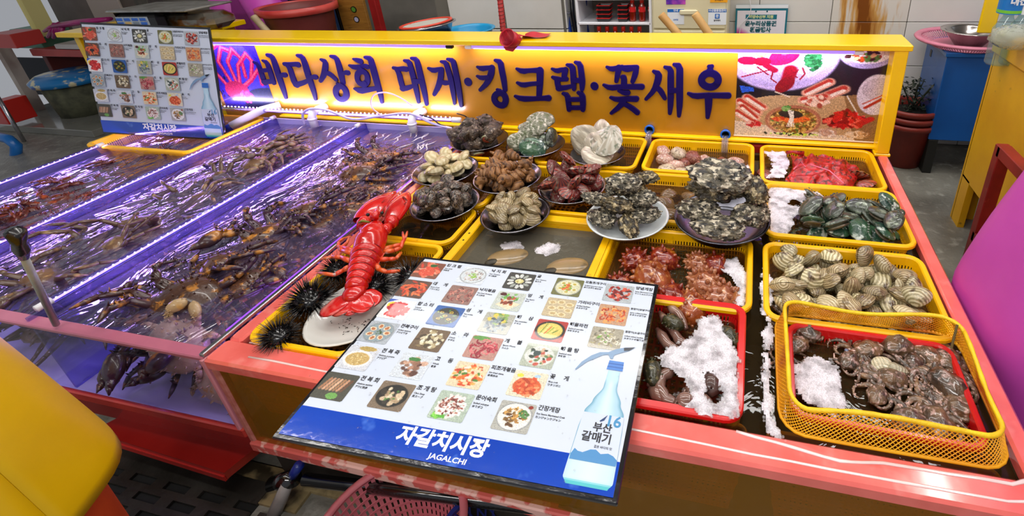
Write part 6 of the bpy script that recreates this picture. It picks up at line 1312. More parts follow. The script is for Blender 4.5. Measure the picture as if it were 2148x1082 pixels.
a, b_, z0_, z1_, h, e = sticker(1400, 19, 1435, 51, '안내', 'torn blue topped white sticker'); flat_text('모바일', h*.12, BS, e, ((a+b_)/2, yc-.0086, z0_+h*.3))
a, b_, z0_, z1_, h, e = sticker(1486, 19, 1523, 52, '수산물품질관리', 'blue topped white sticker with a square blue emblem')
MB().cbox(((a+b_)/2, yc-.0085, z0_+h*.55), (h*.3, .002, h*.3), .0008).build('emblem', BS, e); flat_text('문', h*.22, WS, e, ((a+b_)/2, yc-.0098, z0_+h*.55)); flat_text('알리페이', h*.12, TB, e, ((a+b_)/2, yc-.0086, z0_+h*.27)); 
a, b_, z0_, z1_, h, e = sticker(1397, -25, 1438, 9, '', 'purple and pink patterned sticker', mat('sticker_purple', '5A2AA8', 'D858B8', sc=18, rough=.4)); MB().bb((a, yc-.0085, z0_), (b_, yc-.008, z0_+h*.3)).build('pattern', mat('sticker_purple', 'x'), e)
a, b_, z0_, z1_, h, e = sticker(1490, -20, 1526, 5, '', 'orange sticker'); MB().bb((a, yc-.0085, z0_), (b_, yc-.008, z0_+h*.5)).build('band', mat('sticker_orange', 'F2A820', rough=.4), e); flat_text('고객센터', h*.2, TB, e, ((a+b_)/2, yc-.009, z0_+h*.2))
# hung poster
a, b_, z0_, z1_ = rect(1544, 10, 1648, 76, 3.47); z0_ -= .15
po = world_empty('hanging_poster', 'pink and teal framed notice hanging on the tiles', 'poster')
MB().bb((a, 3.466, z0_), (b_, 3.472, z1_)).build('sheet', mat('poster_teal', '1A7488', rough=.35), po)
pp_ = Paint(60, 70, 'E8E4EE', 2); pp_.ell(-.05, .75, .45, .42, 'C8489A', soft=.3); pp_.ell(1.05, .95, .5, .35, 'D05AA4', soft=.3); pp_.ell(.5, 1.1, .8, .3, 'B83890', soft=.4)
obj('printed_face', pp_.mesh((b_-a)*.93, z1_-z0_-.045, Print), po, loc=((a+b_)/2, 3.4645, (z0_+z1_)/2-.014), rot=(PI/2, 0, 0)); MB().bb((a, 3.464, z1_-.022), (b_, 3.465, z1_)).build('top_margin', WS, po)
xm = (a+b_)/2; W_ = b_-a
MB().bb((xm-W_*.3, 3.463, z1_-.092), (xm+W_*.3, 3.4642, z1_-.062)).build('teal_band', mat('poster_teal', 'x'), po); flat_text('해양수산부 지원', .023, mat('print_lime', 'E8F0A8', rough=.4), po, (xm, 3.462, z1_-.077))
TealInk = mat('teal_ink', '14606E', rough=.4)
flat_text('온누리상품권', .036, TealInk, po, (xm, 3.463, z1_-.122), .045); flat_text('환급행사', .036, TealInk, po, (xm, 3.463, z1_-.162), .045)
for dx in (-.035, .035): MB().lathe([(0, 0), (.0055, 0), (.0055, .0008), (0, .0008)], 12, Matrix.Translation((xm+dx, 3.464, z1_-.042)) @ Matrix.Rotation(PI/2, 4, 'X')).build('emblem', TealInk, po)
wire('hanging_string', [atY(1572, -5, 3.45), atY(1575, 18, 3.45), atY(1570, 35, 3.45), atY(1555, 52, 3.45), atY(1551, 72, 3.45)], .0025, White, 'white string hanging over the notice', 'string')
# wooden handles
Wood = mat('pale_wood', 'D8B070', 'C09050', sc=10, rough=.5, stretch=(1, 1, .2))
for i, (q, lab) in enumerate(((((1386, 30), (1428, 78)), 'thick pale wooden stick leaning left in front of the drawer cabinet'), (((1457, 28), (1492, 78)), 'pale wooden stick leaning in front of the right sticker'), (((531, 34), (572, 78)), 'grey wooden stick between the magenta trouser legs'))):
    a, b_ = atY(*q[0], 2.55), atY(*q[1], 2.55); d = (b_-a).normalized(); t = MB().tube([a, a+d*.006, a+d*((a.z-.03)/max(.3, -d.z))], [.018, .0205, .0215], 12)
    tag(t.build('wooden_stick', Wood if i < 2 else mat('grey_wood', 'B8A684', '9A8868', sc=12, rough=.6), smooth=True), lab, 'stick')
# blue hose bundle
HB = mat('hose_blue', '0C3CA8', '0A2E88', sc=3, rough=.3, coat=.3)
for i, u in enumerate((1160, 1174, 1186, 1199, 1213, 1222)):
    m_ = (HB, mat('hose_bright', '1468C8', rough=.3), HB, Black, mat('hose_cyan', '2A78C8', rough=.3), HB)[i]
    tag(MB().tube([atY(u-10+3*i, -20, 3.3), atY(u+2, 30, 3.3), atY(u+10, 75, 3.28), Vector((atY(u+14, 90, 3.28).x, 3.3, .25))], .019 if i != 3 else .014, 10).build('hanging_hose', m_, smooth=True), ['dark blue hose at the left of the bundle', 'bright blue hose with a paper tag', 'dark blue hose in the middle of the bundle', 'black hose within the blue bundle', 'light blue hose right of the black one', 'dark blue hose next to the shelf unit'][i], 'hose', 'hoses hanging by the shelf')
p = atY(1178, 46, 3.27); t = world_empty('hose_tag', 'white paper tag and steel clip on the blue hoses', 'tag'); MB().bb((p.x-.014, 3.262, p.z-.05), (p.x+.014, 3.264, p.z+.03)).build('paper', WS, t); MB().tube([atY(1166, 28, 3.26), atY(1196, 27, 3.26)], .006, 8).build('clip', Steel, t, True)
tag(MB().tube([atY(1214, -10, 3.25), atY(1218, 12, 3.25)], [.02, .014], 10).build('red_nozzle', mat('nozzle_red', 'E03020', rough=.35), smooth=True), 'small red nozzle hanging among the blue hoses', 'nozzle')
# bowl with red strainer, cyan basin
def tub(name, c, r, h, lab, m, rim=.012, rb=.78, n=36, par=None, tilt=(0, 0, 0)):
    e = empty(name, c, lab, 'bowl'); e.rotation_euler = tilt
    MB().lathe([(0, 0), (r*rb, 0), (r*.95, h*.93), (r, h), (r+rim, h), (r+rim, h+.004), (r-.004, h+.004), (r*.92, h*.9), (r*rb-.006, .006), (0, .006)], n).build('shell', m, e, True); return e
c = atY(898, 58, 2.65); e = tub('steel_bowl', (c.x, 2.65, c.z-.06), .155, .075, 'steel bowl holding a red rimmed sieve behind the sign', Steel, rim=.014, tilt=(0, -.09, 0))
MB().lathe([(.135, .082), (.150, .082), (.150, .092), (.133, .092)], 40, closed=True).build('red_ring', mat('sieve_red', 'E0442C', rough=.35), e, True)
sv = MB()
for i in range(-16, 17): t_ = i*.0082; L_ = math.sqrt(max(0, .134**2-t_**2)); sv.bb((-L_, t_-.0012, .083), (L_, t_+.0012, .0845)); sv.bb((t_-.0012, -L_, .0845), (t_+.0012, L_, .086))
o = sv.build('sieve_mesh', mat('sieve_white', 'D8D2C8', rough=.5), e); o['kind'] = 'stuff'
tub('blue_tub', (c.x, 2.65, .0), .15, c.z-.062, 'blue tub under the steel bowl behind the sign', mat('tub_blue', '1C5E8C', rough=.35))
c = atY(985, 68, 2.9); e = tub('cyan_basin', (c.x, 2.9, c.z-.10), .15, .12, 'bright cyan slotted basin behind the sign', mat('cyan_plastic', '1E96C8', rough=.3))
# maroon bucket, dark blue box, wood board, red post, grey sheet
c = atY(625, 20, 2.8); e = tub('maroon_bucket', (c.x, 2.8, c.z-.42), .215, .44, 'big maroon rubber bucket behind the sign', mat('maroon_rubber', '7A3430', '6A2A28', sc=6, rough=.5), rim=.02, rb=.72)
MB().lathe([(.222, .405), (.238, .41), (.238, .452), (.214, .452), (.212, .405)], 36, closed=True).build('rim', mat('maroon_rim', 'B0302C', 'C85048', sc=6, rough=.35), e, True)
def slab(name, u0, v0, u1, v1, y, d, m, lab, cat, z0=None, z1=None, r=.004):
    a, b_, c_, d_ = rect(u0, v0, u1, v1, y); c_ = z0 if z0 is not None else c_; d_ = z1 if z1 is not None else d_
    return tag(MB().cbox(((a+b_)/2, y+d/2, (c_+d_)/2), (b_-a, d, d_-c_), r).build(name, m), lab, cat)
a, b_, c_, d_ = rect(700, 3, 772, 60, 3.0)
wd = world_empty('wooden_board', 'brown wooden panel with two round holes behind the sign', 'panel')
MB().cbox(((a+b_)/2, 3.03, .55), (b_-a, .025, 1.1), .003).build('board', mat('panel_wood', 'A8762E', '8E5E20', sc=6, rough=.5, stretch=(1, 1, 8), c3='4A3010', c3lim=(.6, .8)), wd)
MB().cbox((a-.012, 3.03, .55), (.02, .04, 1.1), .003).build('black_edge', Black, wd)
for v, mm in ((20, mat('leaf_green', '5A9030', rough=.5)), (41, mat('pale_hole', 'B8B4D0', rough=.5))): q = atY(741 if v < 30 else 747, v, 3.01); MB().lathe([(0, 0), (.017, 0), (.017, .004), (0, .004)], 18, Matrix.Translation((q.x, 3.017, q.z)) @ Matrix.Rotation(PI/2, 4, 'X')).build('round_hole', mm, wd); MB().lathe([(.017, 0), (.021, .001), (.021, .005), (.017, .006)], 18, Matrix.Translation((q.x, 3.017, q.z)) @ Matrix.Rotation(PI/2, 4, 'X'), closed=True).build('hole_edge', Black, wd)
slab('red_post', 765, -20, 800, 60, 2.95, .05, mat('deep_red_post', '9A1418', '86100F', sc=8, rough=.35), 'deep red square post beside the wooden panel', 'post', z0=0, z1=1.5)
slab('grey_sheet', 672, -20, 702, 60, 3.05, .03, mat('grey_sheet', '8E929A', '70747C', sc=12, rough=.4), 'grey plastic sheet between the bucket and the wooden panel', 'sheet', z0=0, z1=1.3)
slab('dark_blue_crate', 560, -30, 640, 3, 3.1, .3, mat('navy_crate', '0E2A50', rough=.4), 'dark navy crate above the maroon bucket', 'crate', z0=.3)
slab('gap_shade_sheet', 440, -30, 700, 70, 3.45, .03, mat('gap_shade', '15151A', rough=.8), 'dark sheet standing in for shade behind the bucket and trousers', 'panel', z0=0, z1=1.6)
# yellow ledge and weighing scale at the left end
a = atY(508, 42, 2.6)
yl = world_empty('yellow_ledge', 'yellow ledge carrying the weighing scale', 'ledge'); zl = a.z
MB().cbox((a.x-.5, 2.42, zl-.014), (1.0, .40, .03), .003).build('top', Yel, yl)
for x in (a.x-.93, a.x-.06): MB().cbox((x, 2.42, (zl-.03)/2), (.04, .30, zl-.03), .003).build('post', Yel, yl)
c = atY(385, 30, 2.4); zs_ = zl+.002
scl = empty('weighing_scale', (c.x, 2.36, zs_+.0), 'rusty steel weighing scale with a black display panel on the yellow ledge', 'scale', .04)
MB().cbox((.02, .0, .05), (.62, .19, .09), .03).build('body', mat('rusty_steel', 'A8A49C', '8A8478', sc=8, rough=.25, metal=.8, c3='7A4A18', c3lim=(.54, .64), c3sc=11), scl)
MB().cbox((-.10, -.125, .062), (.34, .06, .115), .028).build('display_case', Black, scl)
MB().bb((-.235, -.1565, .025), (-.01, -.1545, .098)).build('keypad', mat('keypad_grey', '9AA6B0', 'B8C4CC', sc=50, rough=.3), scl)
for i in range(4):
    for k in range(3): MB().cbox((-.21+.055*i, -.158, .040+.022*k), (.042, .003, .015), .0015).build('key', mat(('key_blue', 'key_grey', 'key_yellow')[(i*k+i) % 3], ('2E6AC8', '7A8690', 'D8B060')[(i*k+i) % 3], rough=.4), scl)
MB().cbox((-.02, .0, .125), (.56, .30, .012), .004).build('weighing_plate', mat('plate_rough', 'B8B8B4', '98968E', sc=20, rough=.35, metal=.7), scl); MB().cbox((-.02, 0, .105), (.1, .1, .03), .004).build('pillar', Black, scl)
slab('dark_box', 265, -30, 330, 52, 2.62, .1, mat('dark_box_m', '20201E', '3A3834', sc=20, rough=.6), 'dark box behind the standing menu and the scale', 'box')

# ================================================================= left background
YB = 3.2
slab('red_bench', 60, 103, 240, 122, YB, .5, mat('bench_red', 'C03A34', 'A83028', sc=5, rough=.4), 'long red bench at the far left behind the tanks', 'bench')
a = atY(20, 120, YB+.05); 
for x in (-6.3, -5.2): tag(MB().cbox((x, YB+.25, .28), (.05, .4, .56), .004).build('bench_support', mat('bench_dark', '5A1E1A', rough=.5)), 'dark red support under the bench, %s' % ('outer one' if x < -6 else 'inner one'), 'support')
slab('white_cutting_board', 2, 96, 76, 238, YB-.12, .03, mat('stained_board', 'C8C4BC', 'B0A89E', sc=3, rough=.5, c3='8A6A60', c3lim=(.56, .75), c3sc=4), 'tall stained white cutting board leaning below the bench', 'board', z0=.02)
slab('green_box', 18, 62, 92, 102, YB+.05, .3, mat('green_box_m', '5A9078', '4A7A64', sc=4, rough=.5), 'green cardboard box on the red bench', 'box')
slab('cream_post', 34, -40, 78, 62, YB+.02, .06, mat('cream_post', 'E0D890', rough=.4), 'pale yellow post rising behind the green box', 'post', z0=.76)
slab('grey_carton', 78, -40, 262, 52, YB+.3, .3, mat('grey_carton', '6E645E', '5A524C', sc=4, rough=.7), 'large grey brown carton at the back left', 'carton', z0=.55)
slab('pale_cardboard_sheet', 165, -30, 268, 48, YB+.28, .02, mat('pale_panel', 'A89C92', rough=.6), 'pale panel right of the grey carton', 'panel')
slab('stained_white_box', 148, 52, 196, 96, YB+.1, .2, mat('white_box_s', 'C0BAB0', 'A09890', sc=6, rough=.5), 'stained white box behind the standing menu', 'box')
slab('folded_cloth', 112, 93, 180, 104, YB+.0, .2, mat('cloth_white', 'D8D4CC', rough=.8), 'folded white cloth on the red bench', 'cloth')
gv = world_empty('pink_gloves', 'magenta rubber gloves draped over the white box', 'gloves'); GM = mat('glove_magenta', 'B82A7E', 'A0206C', sc=8, rough=.35)
MB().tube([atY(228, 40, YB), atY(170, 46, YB), atY(120, 54, YB)], [.035, .05, .05], 12, flat=.5).build('cuff', GM, gv, True)
for k, (u, v) in enumerate(((100, 78), (112, 80), (124, 76), (92, 66), (140, 78))): MB().tube([atY(118+3*k, 52, YB-.01), atY((118+u)/2, (52+v)/2, YB-.03), atY(u, v, YB-.03)], [.028, .02, .012], 8).build('finger', GM, gv, True)
lb = empty('lidded_tub', tuple(atY(172, 225, YB-.1)*1.0), 'mossy tub with a blue and cream patterned lid under the bench', 'tub'); lb.location.z = 0.02; lb.location.y = YB-.05
MB().lathe([(0, 0), (.20, 0), (.24, .34), (.0, .35)], 24).build('mossy_body', mat('mossy', '5E6048', '3E4030', sc=14, rough=.8), lb, True)
MB().lathe([(0, .42), (.24, .41), (.29, .37), (.28, .33), (.0, .33)], 28).build('lid', mat('lid_blue', '1A78B8', 'D8D0A8', sc=9, rough=.3, pos=(.52, .58)), lb, True)
slab('bench_shade_sheet', 2, 120, 230, 232, YB+.35, .02, mat('bench_shade', '0E1218', rough=.8), 'dark sheet standing in for shade under the red bench', 'panel', z0=.02)
slab('red_crate', -30, 72, 36, 102, YB-.35, .2, mat('red_crate', 'B83A34', rough=.4), 'red crate at the left edge of the picture', 'crate')
slab('pale_tile_platform', -60, 236, 205, 300, 2.75, .55, mat('pale_platform', '8C8C84', '7A7C74', sc=3, rough=.15, coat=.5), 'low wet pale platform behind the left tank', 'platform', z0=0, z1=.06)
tag(MB().tube([atY(-10, 195, 2.6), atY(66, 322, 2.6)], .014, 10).build('steel_rod', Steel, smooth=True), 'slanting steel rod at the far left', 'rod')
tag(MB().tube([atY(-10, 352, 2.4), atY(18, 345, 2.4), atY(34, 325, 2.4), atY(34, 305, 2.4), atY(18, 292, 2.4), atY(-10, 285, 2.4)], .035, 12).build('blue_hose_loop', mat('hose_bright2', '1470C0', rough=.3, coat=.4), smooth=True), 'thick bright blue hose loop at the left edge', 'hose')
slab('red_stool', -30, 215, 20, 262, 2.7, .2, mat('stool_red', 'C02820', rough=.35), 'red plastic stool corner at the left edge', 'stool')

# ================================================================= right background
BlueP = mat('cabinet_blue', '0F5CAC', '0C4E98', sc=3, rough=.35, coat=.3)
bc = world_empty('blue_cabinet', 'tall blue metal cabinet on black legs against the tiled wall', 'cabinet')
bx0, bx1, by0, by1 = 1.055, 1.75, 3.05, 3.42; bt = atY(1987, 112, 3.05).z
MB().cbox(((bx0+bx1)/2, (by0+by1)/2, (bt-.02+.22)/2), (bx1-bx0, by1-by0, bt-.02-.22), .004).build('body', BlueP, bc)
MB().cbox(((bx0+bx1)/2, (by0+by1)/2, bt-.008), (bx1-bx0+.02, by1-by0+.02, .026), .005).build('lid', mat('cabinet_blue_light', '1668B8', rough=.3, coat=.3), bc)
for x in (bx0+.03, bx1-.03): MB().cbox((x, (by0+by1)/2, .11), (.05, by1-by0, .22), .003).build('leg', mat('black_leg', '14140F', rough=.6), bc)
MB().bb((bx0-.002, 3.3, bt-.09), (bx0+.01, 3.33, bt-.05)).build('slot', Black, bc)
PK = mat('pink_colander', 'E08AA4', 'D07890', sc=8, rough=.4)
c = atY(2028, 78, 3.2); pk = empty('pink_colander', (c.x, 3.2, bt+.007), 'pink plastic colander tray on top of the blue cabinet', 'colander')
MB().lathe([(.225, .035), (.255, .035), (.262, .044), (.255, .052), (.228, .050), (.222, .040)], 44, closed=True).build('rim', PK, pk, True)
cw = MB()
for k in range(90): a = 2*PI*k/90; cw.tube([(.228*math.cos(a), .228*math.sin(a), .042), (.17*math.cos(a+.03), .17*math.sin(a+.03), .004)], .0022, 4)
for k in range(5): r_ = .17+.0115*k; cw.tube([(r_*math.cos(2*PI*i/40), r_*math.sin(2*PI*i/40), .004+.0076*k) for i in range(41)], .0018, 4)
cw.build('lattice', PK, pk); MB().lathe([(0, 0), (.17, 0), (.17, .005), (0, .005)], 40).build('bottom', PK, pk)
c = atY(2033, 72, 3.18); tub('steel_bowl', (c.x, 3.16, bt+.018), .135, .085, 'shiny steel mixing bowl standing on the pink colander', mat('bright_steel', 'C8C4C0', 'B0A8A4', sc=5, rough=.18, metal=1), rim=.016, rb=.5)
# terracotta coloured pots, nested, with a dark plant
c = atZ(1888, 322, 0); ptm = mat('pot_terracotta', '8E2E22', '7A261C', sc=8, rough=.45)
for k in range(3):
    e = empty('plastic_pot', (c.x-.02, 3.19, .004+.045*k), ('lowest of three nested brown red pots beside the blue cabinet', 'middle one of three nested brown red pots', 'topmost of three nested brown red pots, planted')[k], 'pot', 0, 'nested flower pots')
    MB().lathe([(0, 0), (.105, 0), (.15, .26), (.162, .26), (.162, .29), (.15, .29), (.144, .27), (.102, .01), (0, .01)], 36).build('body', ptm, e, True)
for k in range(5): pass
pl_ = empty('dark_plant', (c.x-.02, 3.19, .33), 'dark leafy plant in the topmost pot', 'plant'); MB().lathe([(0, .02), (.125, .01), (.12, -.03), (0, -.03)], 20).build('soil', mat('soil', '14100C', rough=.9), pl_)
lf = MB()
for i in range(240):
    a = rnd.uniform(0, 6.28); q = rnd.uniform(0, .1); z = .02+rnd.random()**1.5*.2; p = Vector((q*math.cos(a), q*math.sin(a), z)); d = Vector((rnd.gauss(0, 1), rnd.gauss(0, 1), rnd.gauss(.3, .7))).normalized()*.03; s = Vector((-d.y, d.x, 0)).normalized()*.008; lf.add([p, p+d*.5+s, p+d, p+d*.5-s], [(0, 1, 2, 3)])
for i in range(9): a = rnd.uniform(0, 6.28); lf.tube([(0, 0, 0), (.04*math.cos(a), .04*math.sin(a), .1), (.09*math.cos(a), .09*math.sin(a), .17+.04*rnd.random())], .003, 5)
o = lf.build('leaves', mat('dark_leaf', '141E14', '22301E', sc=20, rough=.5), pl_); o['kind'] = 'stuff'
# neighbour's yellow stall with its red frame
ys = world_empty('yellow_stall', 'yellow side wall of the neighbouring stall with an arched foot', 'stall')
XS = 1.075; p_top = atY(2073, 112, 2.55).z
pr_ = [(2.56, 0), (2.56, p_top), (1.0, p_top), (1.0, 0), (1.15, 0), (1.15, .25), (2.48, .25), (2.48, 0)]
M_ = Matrix(((0, 0, 1, XS), (1, 0, 0, 0), (0, 1, 0, 0), (0, 0, 0, 1)))
m = MB().bb((XS, 1.62, .25), (XS+.03, 2.56, p_top)).bb((XS, 2.47, 0), (XS+.03, 2.56, .26)); m.build('side_wall', YelDirty, ys)
MB().bb((XS, 2.555, 0), (XS+.1, 2.575, p_top)).build('end_wall', YelDirty, ys)
MB().cbox((XS+.02, 2.1, p_top+.05), (.07, .98, .12), .02).build('cap_board', mat('yellow_cap', 'F4B60C', 'EFAE08', sc=3, rough=.3, coat=.3), ys)
MB().bb((XS+.15, 2.2, .01), (XS+.17, 2.56, .5)).build('dark_inner_board', mat('brown_inner', '3A2410', '2A1A0C', sc=8, rough=.6), ys)
MB().bb((XS-.012, 2.02, .35), (XS, 2.06, p_top)).build('trim_strip', mat('trim_yel', 'D8A010', rough=.4), ys); MB().tube([(XS-.016, 2.04, .62), (XS-.016, 2.04, p_top)], .005, 6).build('white_pipe', White, ys)
rf = world_empty('steel_rack', 'dark red steel frame standing against the yellow stall', 'frame'); RF = mat('frame_red', '8E2018', '74160F', sc=10, rough=.45, c3='B84030', c3lim=(.66, .8))
def bar3(a, b_, w, nm='bar', par=rf, m=RF):
    a, b_ = Vector(a), Vector(b_); d = b_-a; q = d.to_track_quat('Z', 'Y').to_matrix().to_4x4(); q.translation = (a+b_)/2; return MB().cbox((0, 0, 0), (w, w, d.length), .003, q).build(nm, m, par)
xr = .985; g1 = Vector(atY(2108, 306, 1.93)); g2 = Vector(atY(2030, 462, 1.93)); g0 = atY(2026, 556, 1.9)
yv = 1.98; zt_ = atY(2108, 306, yv).z; xx = atY(2108, 306, yv).x
bar3((xx, yv, 0), (xx, yv, zt_), .045, 'upright'); bar3((xx, yv-.55, 0), (xx, yv-.55, zt_), .045, 'upright')
bar3((xx, yv, zt_-.02), (xx, yv-.55, zt_-.02), .045, 'cross_bar'); bar3((xx, yv, zt_-.40), (xx, yv-.55, zt_-.40), .045, 'cross_bar')
MB().bb((xx-.01, yv-.53, .0), (xx+.012, yv-.03, zt_-.42)).build('lower_panel', mat('panel_deep_red', '7E1C16', rough=.4), rf)
# bottles and bag on the stall, top right
bz2 = p_top+.11
bs = world_empty('stall_counter', 'top of the neighbouring stall holding soju bottles', 'counter'); MB().bb((XS+.03, 1.62, p_top-.05), (XS+.7, 2.56, p_top-.02)).build('top', mat('stall_top', 'C8C4B8', rough=.4), bs)
for i, (u, lab, hexc) in enumerate(((2108, 'clear bottle with a bright blue label at the top right', '1C78C8'), (2140, 'clear bottle with a white label at the right edge', 'E4E8EC'))):
    p = atY(u, 60, 2.45); e = empty('clear_bottle', (p.x, 2.45, p_top-.018), lab, 'bottle', .2)
    MB().lathe([(0, 0), (.04, 0), (.045, .01), (.045, .15), (.02, .2), (.015, .25), (0, .25)], 20).build('glass', watermat('bottle_glass', 'DCF0F0', gloss=1.5, bst=0, murk=.15, murkc='DCE8EC'), e, True)
    z1_ = atY(u, 32, 2.4).z-p_top+.018; z2_ = z1_+.09; MB().lathe([(.0462, z1_), (.0462, z2_)], 24).build('label', mat('lab_'+hexc, hexc, rough=.35), e)
    if i == 0: obj('lettering', text('대선', .036, WS, .05), e, loc=(-.004, -.0475, (z1_+z2_)/2+.008), rot=(PI/2, 0, -.05)); MB().lathe([(.0466, z1_+.004), (.0466, z1_+.016)], 24).build('green_stripe', mat('stripe_green', '78C83C', rough=.4), e)
p = atY(2135, 62, 2.3); tag(MB().ball((p.x, 2.3, p.z-.03), (.09, .06, .05), 20, 12, fn=lambda d: 1+.15*nz(d*2.5)+.06*nz(d*7)).build('plastic_bag', watermat('bag_film', 'E8ECE4', gloss=2.5, bsc=60, bst=.6, murk=.4, murkc='C8CCBC'), smooth=True), 'crumpled clear plastic bag below the bottles', 'bag')
slab('yellow_rod_post', 2078, -40, 2086, 70, 2.75, .02, Yel, 'thin yellow upright beside the steel bowl', 'post')

# ================================================================= under the counter
GP = mat('drain_steel', '5A5650', '3E3A34', sc=6, rough=.35, metal=.7, bump=.3, bsc=50)
dg = world_empty('drain_grate', 'dark wet steel drain cover with staggered slots at the lower left', 'grate')
gm = MB(); xs = [-2.6+.005]; 
def slotplate(x0, x1, y0, y1, z, th, rows, sl, gap, off):
    """plate built from strips so that each slot is a real opening"""
    m = MB(); y = y0; hw = .011
    for k, yc_ in enumerate(rows):
        m.bb((x0, y, z-th), (x1, yc_-hw, z)); x = x0; c = x0+off[k % 2]
        while c < x1: m.bb((x, yc_-hw, z-th), (min(c, x1), yc_+hw, z)); x = c+sl; c += sl+gap
        if x < x1: m.bb((x, yc_-hw, z-th), (x1, yc_+hw, z))
        y = yc_+hw
    m.bb((x0, y, z-th), (x1, y1, z)); return m
slotplate(-2.5, -1.33, .30, .675, .012, .008, [.34, .385, .43, .475, .52, .562, .604], .088, .046, (.035, .105)).build('slotted_plate', GP, dg)
MB().bb((-2.5, .3, .0), (-1.33, .675, .002)).build('drain_dark', mat('drain_dark', '060605', rough=.8), dg)
slotplate(-1.30, -.4, .25, .60, .012, .008, [.30, .345, .39, .435, .48, .525], .088, .046, (.03, .10)).build('slotted_plate', GP, dg)
tag(MB().bb((-1.5, .68, .0), (.6, .72, .012)).bb((-1.5, .62, 0), (-1.2, .68, .010)).build('floor_edge_strip', mat('worn_strip', '9A8860', '3A3222', sc=9, rough=.5, pos=(.45, .55))), 'worn beige floor strip in front of the counter base', 'strip')
bp_ = world_empty('black_pipe', 'wet black drain pipe with a coupling below the counter', 'pipe')
MB().tube([Vector(atY(575, 1015, .64)), Vector(atY(615, 1003, .64))], .024, 16).build('coupling', mat('black_wet', '0C0C0E', rough=.15, coat=1), bp_, True)
a, b_ = Vector(atY(640, 1005, .64)), Vector(atY(890, 1035, .66)); MB().tube([a, b_, b_+(b_-a)*1.4], .017, 14).build('pipe', mat('black_wet', 'x'), bp_, True)
tag(MB().tube([atY(628, 975, .65), atY(610, 1003, .645)], .013, 12).build('navy_hose', mat('navy_hose', '14287A', rough=.3), smooth=True), 'short navy hose above the black coupling', 'hose')
tag(MB().tube([atY(603, 1012, .63), atY(590, 1045, .62), atY(565, 1100, .60)], [.016, .018, .020], 12).build('grey_hose', mat('grey_hose', '8A8480', 'A09A96', sc=10, rough=.35), smooth=True), 'thick greyish hose bending down from the coupling', 'hose')
PK2 = mat('dusty_pink', 'C87078', 'B8606A', sc=8, rough=.45)
c = Vector(atY(830, 1040, .60)); c.z = .0
pb_ = empty('pink_basket', (c.x, .55, .012), 'round dusty pink slotted basket on the floor under the counter', 'basket')
m = MB(); R0, R1, H = .13, .17, .19
for k in range(64):
    a = 2*PI*k/64; w = .0048; t = Vector((-math.sin(a), math.cos(a), 0))*w; n_ = Vector((math.cos(a), math.sin(a), 0)); m.add([n_*R0-t+Vector((0, 0, .0)), n_*R0+t, n_*R1+t+Vector((0, 0, H)), n_*R1-t+Vector((0, 0, H))], [(0, 1, 2, 3)])
for k in range(9): z = H*k/8; r_ = R0+(R1-R0)*k/8; m.lathe([(r_-.001, z-.004), (r_+.0015, z-.004), (r_+.0015, z+.004), (r_-.001, z+.004)], 48, closed=True)
m.build('slotted_wall', PK2, pb_); MB().lathe([(R1-.002, H), (R1+.014, H), (R1+.016, H+.008), (R1+.006, H+.012), (R1-.004, H+.008)], 48, closed=True).build('rim', PK2, pb_, True); MB().lathe([(0, 0), (R0, 0), (R0, .004), (0, .004)], 40).build('bottom', PK2, pb_)
nv = empty('navy_basket', (c.x+.26, .59, .012), 'dark navy lattice basket beside the pink one', 'basket'); m = MB()
for k in range(40):
    a = 2*PI*k/40
    for s in (-1, 1): m.tube([(.11*math.cos(a), .11*math.sin(a), 0), (.13*math.cos(a+s*.15), .13*math.sin(a+s*.15), .08), (.15*math.cos(a+s*.3), .15*math.sin(a+s*.3), .16)], .003, 4)
m.build('lattice_wall', mat('navy_plastic', '1A2470', rough=.4), nv); MB().lathe([(.148, .156), (.16, .156), (.16, .168), (.148, .168)], 40, closed=True).build('rim', mat('navy_plastic', 'x'), nv)
# lower yellow baskets standing in the basin behind the wet glass
for i, cx in enumerate((-1.08, -.66, -.18, .31)): basket(BY, .225, .05, .20, ('yellow basket seen through the wet glass, far left', 'yellow basket seen through the wet glass, left of the middle', 'yellow basket seen through the wet glass below the red basket', 'yellow basket seen through the wet glass below the yellow net')[i], (cx, .742, ZR-.06), r=.02, lip=.008, pitch=.012)

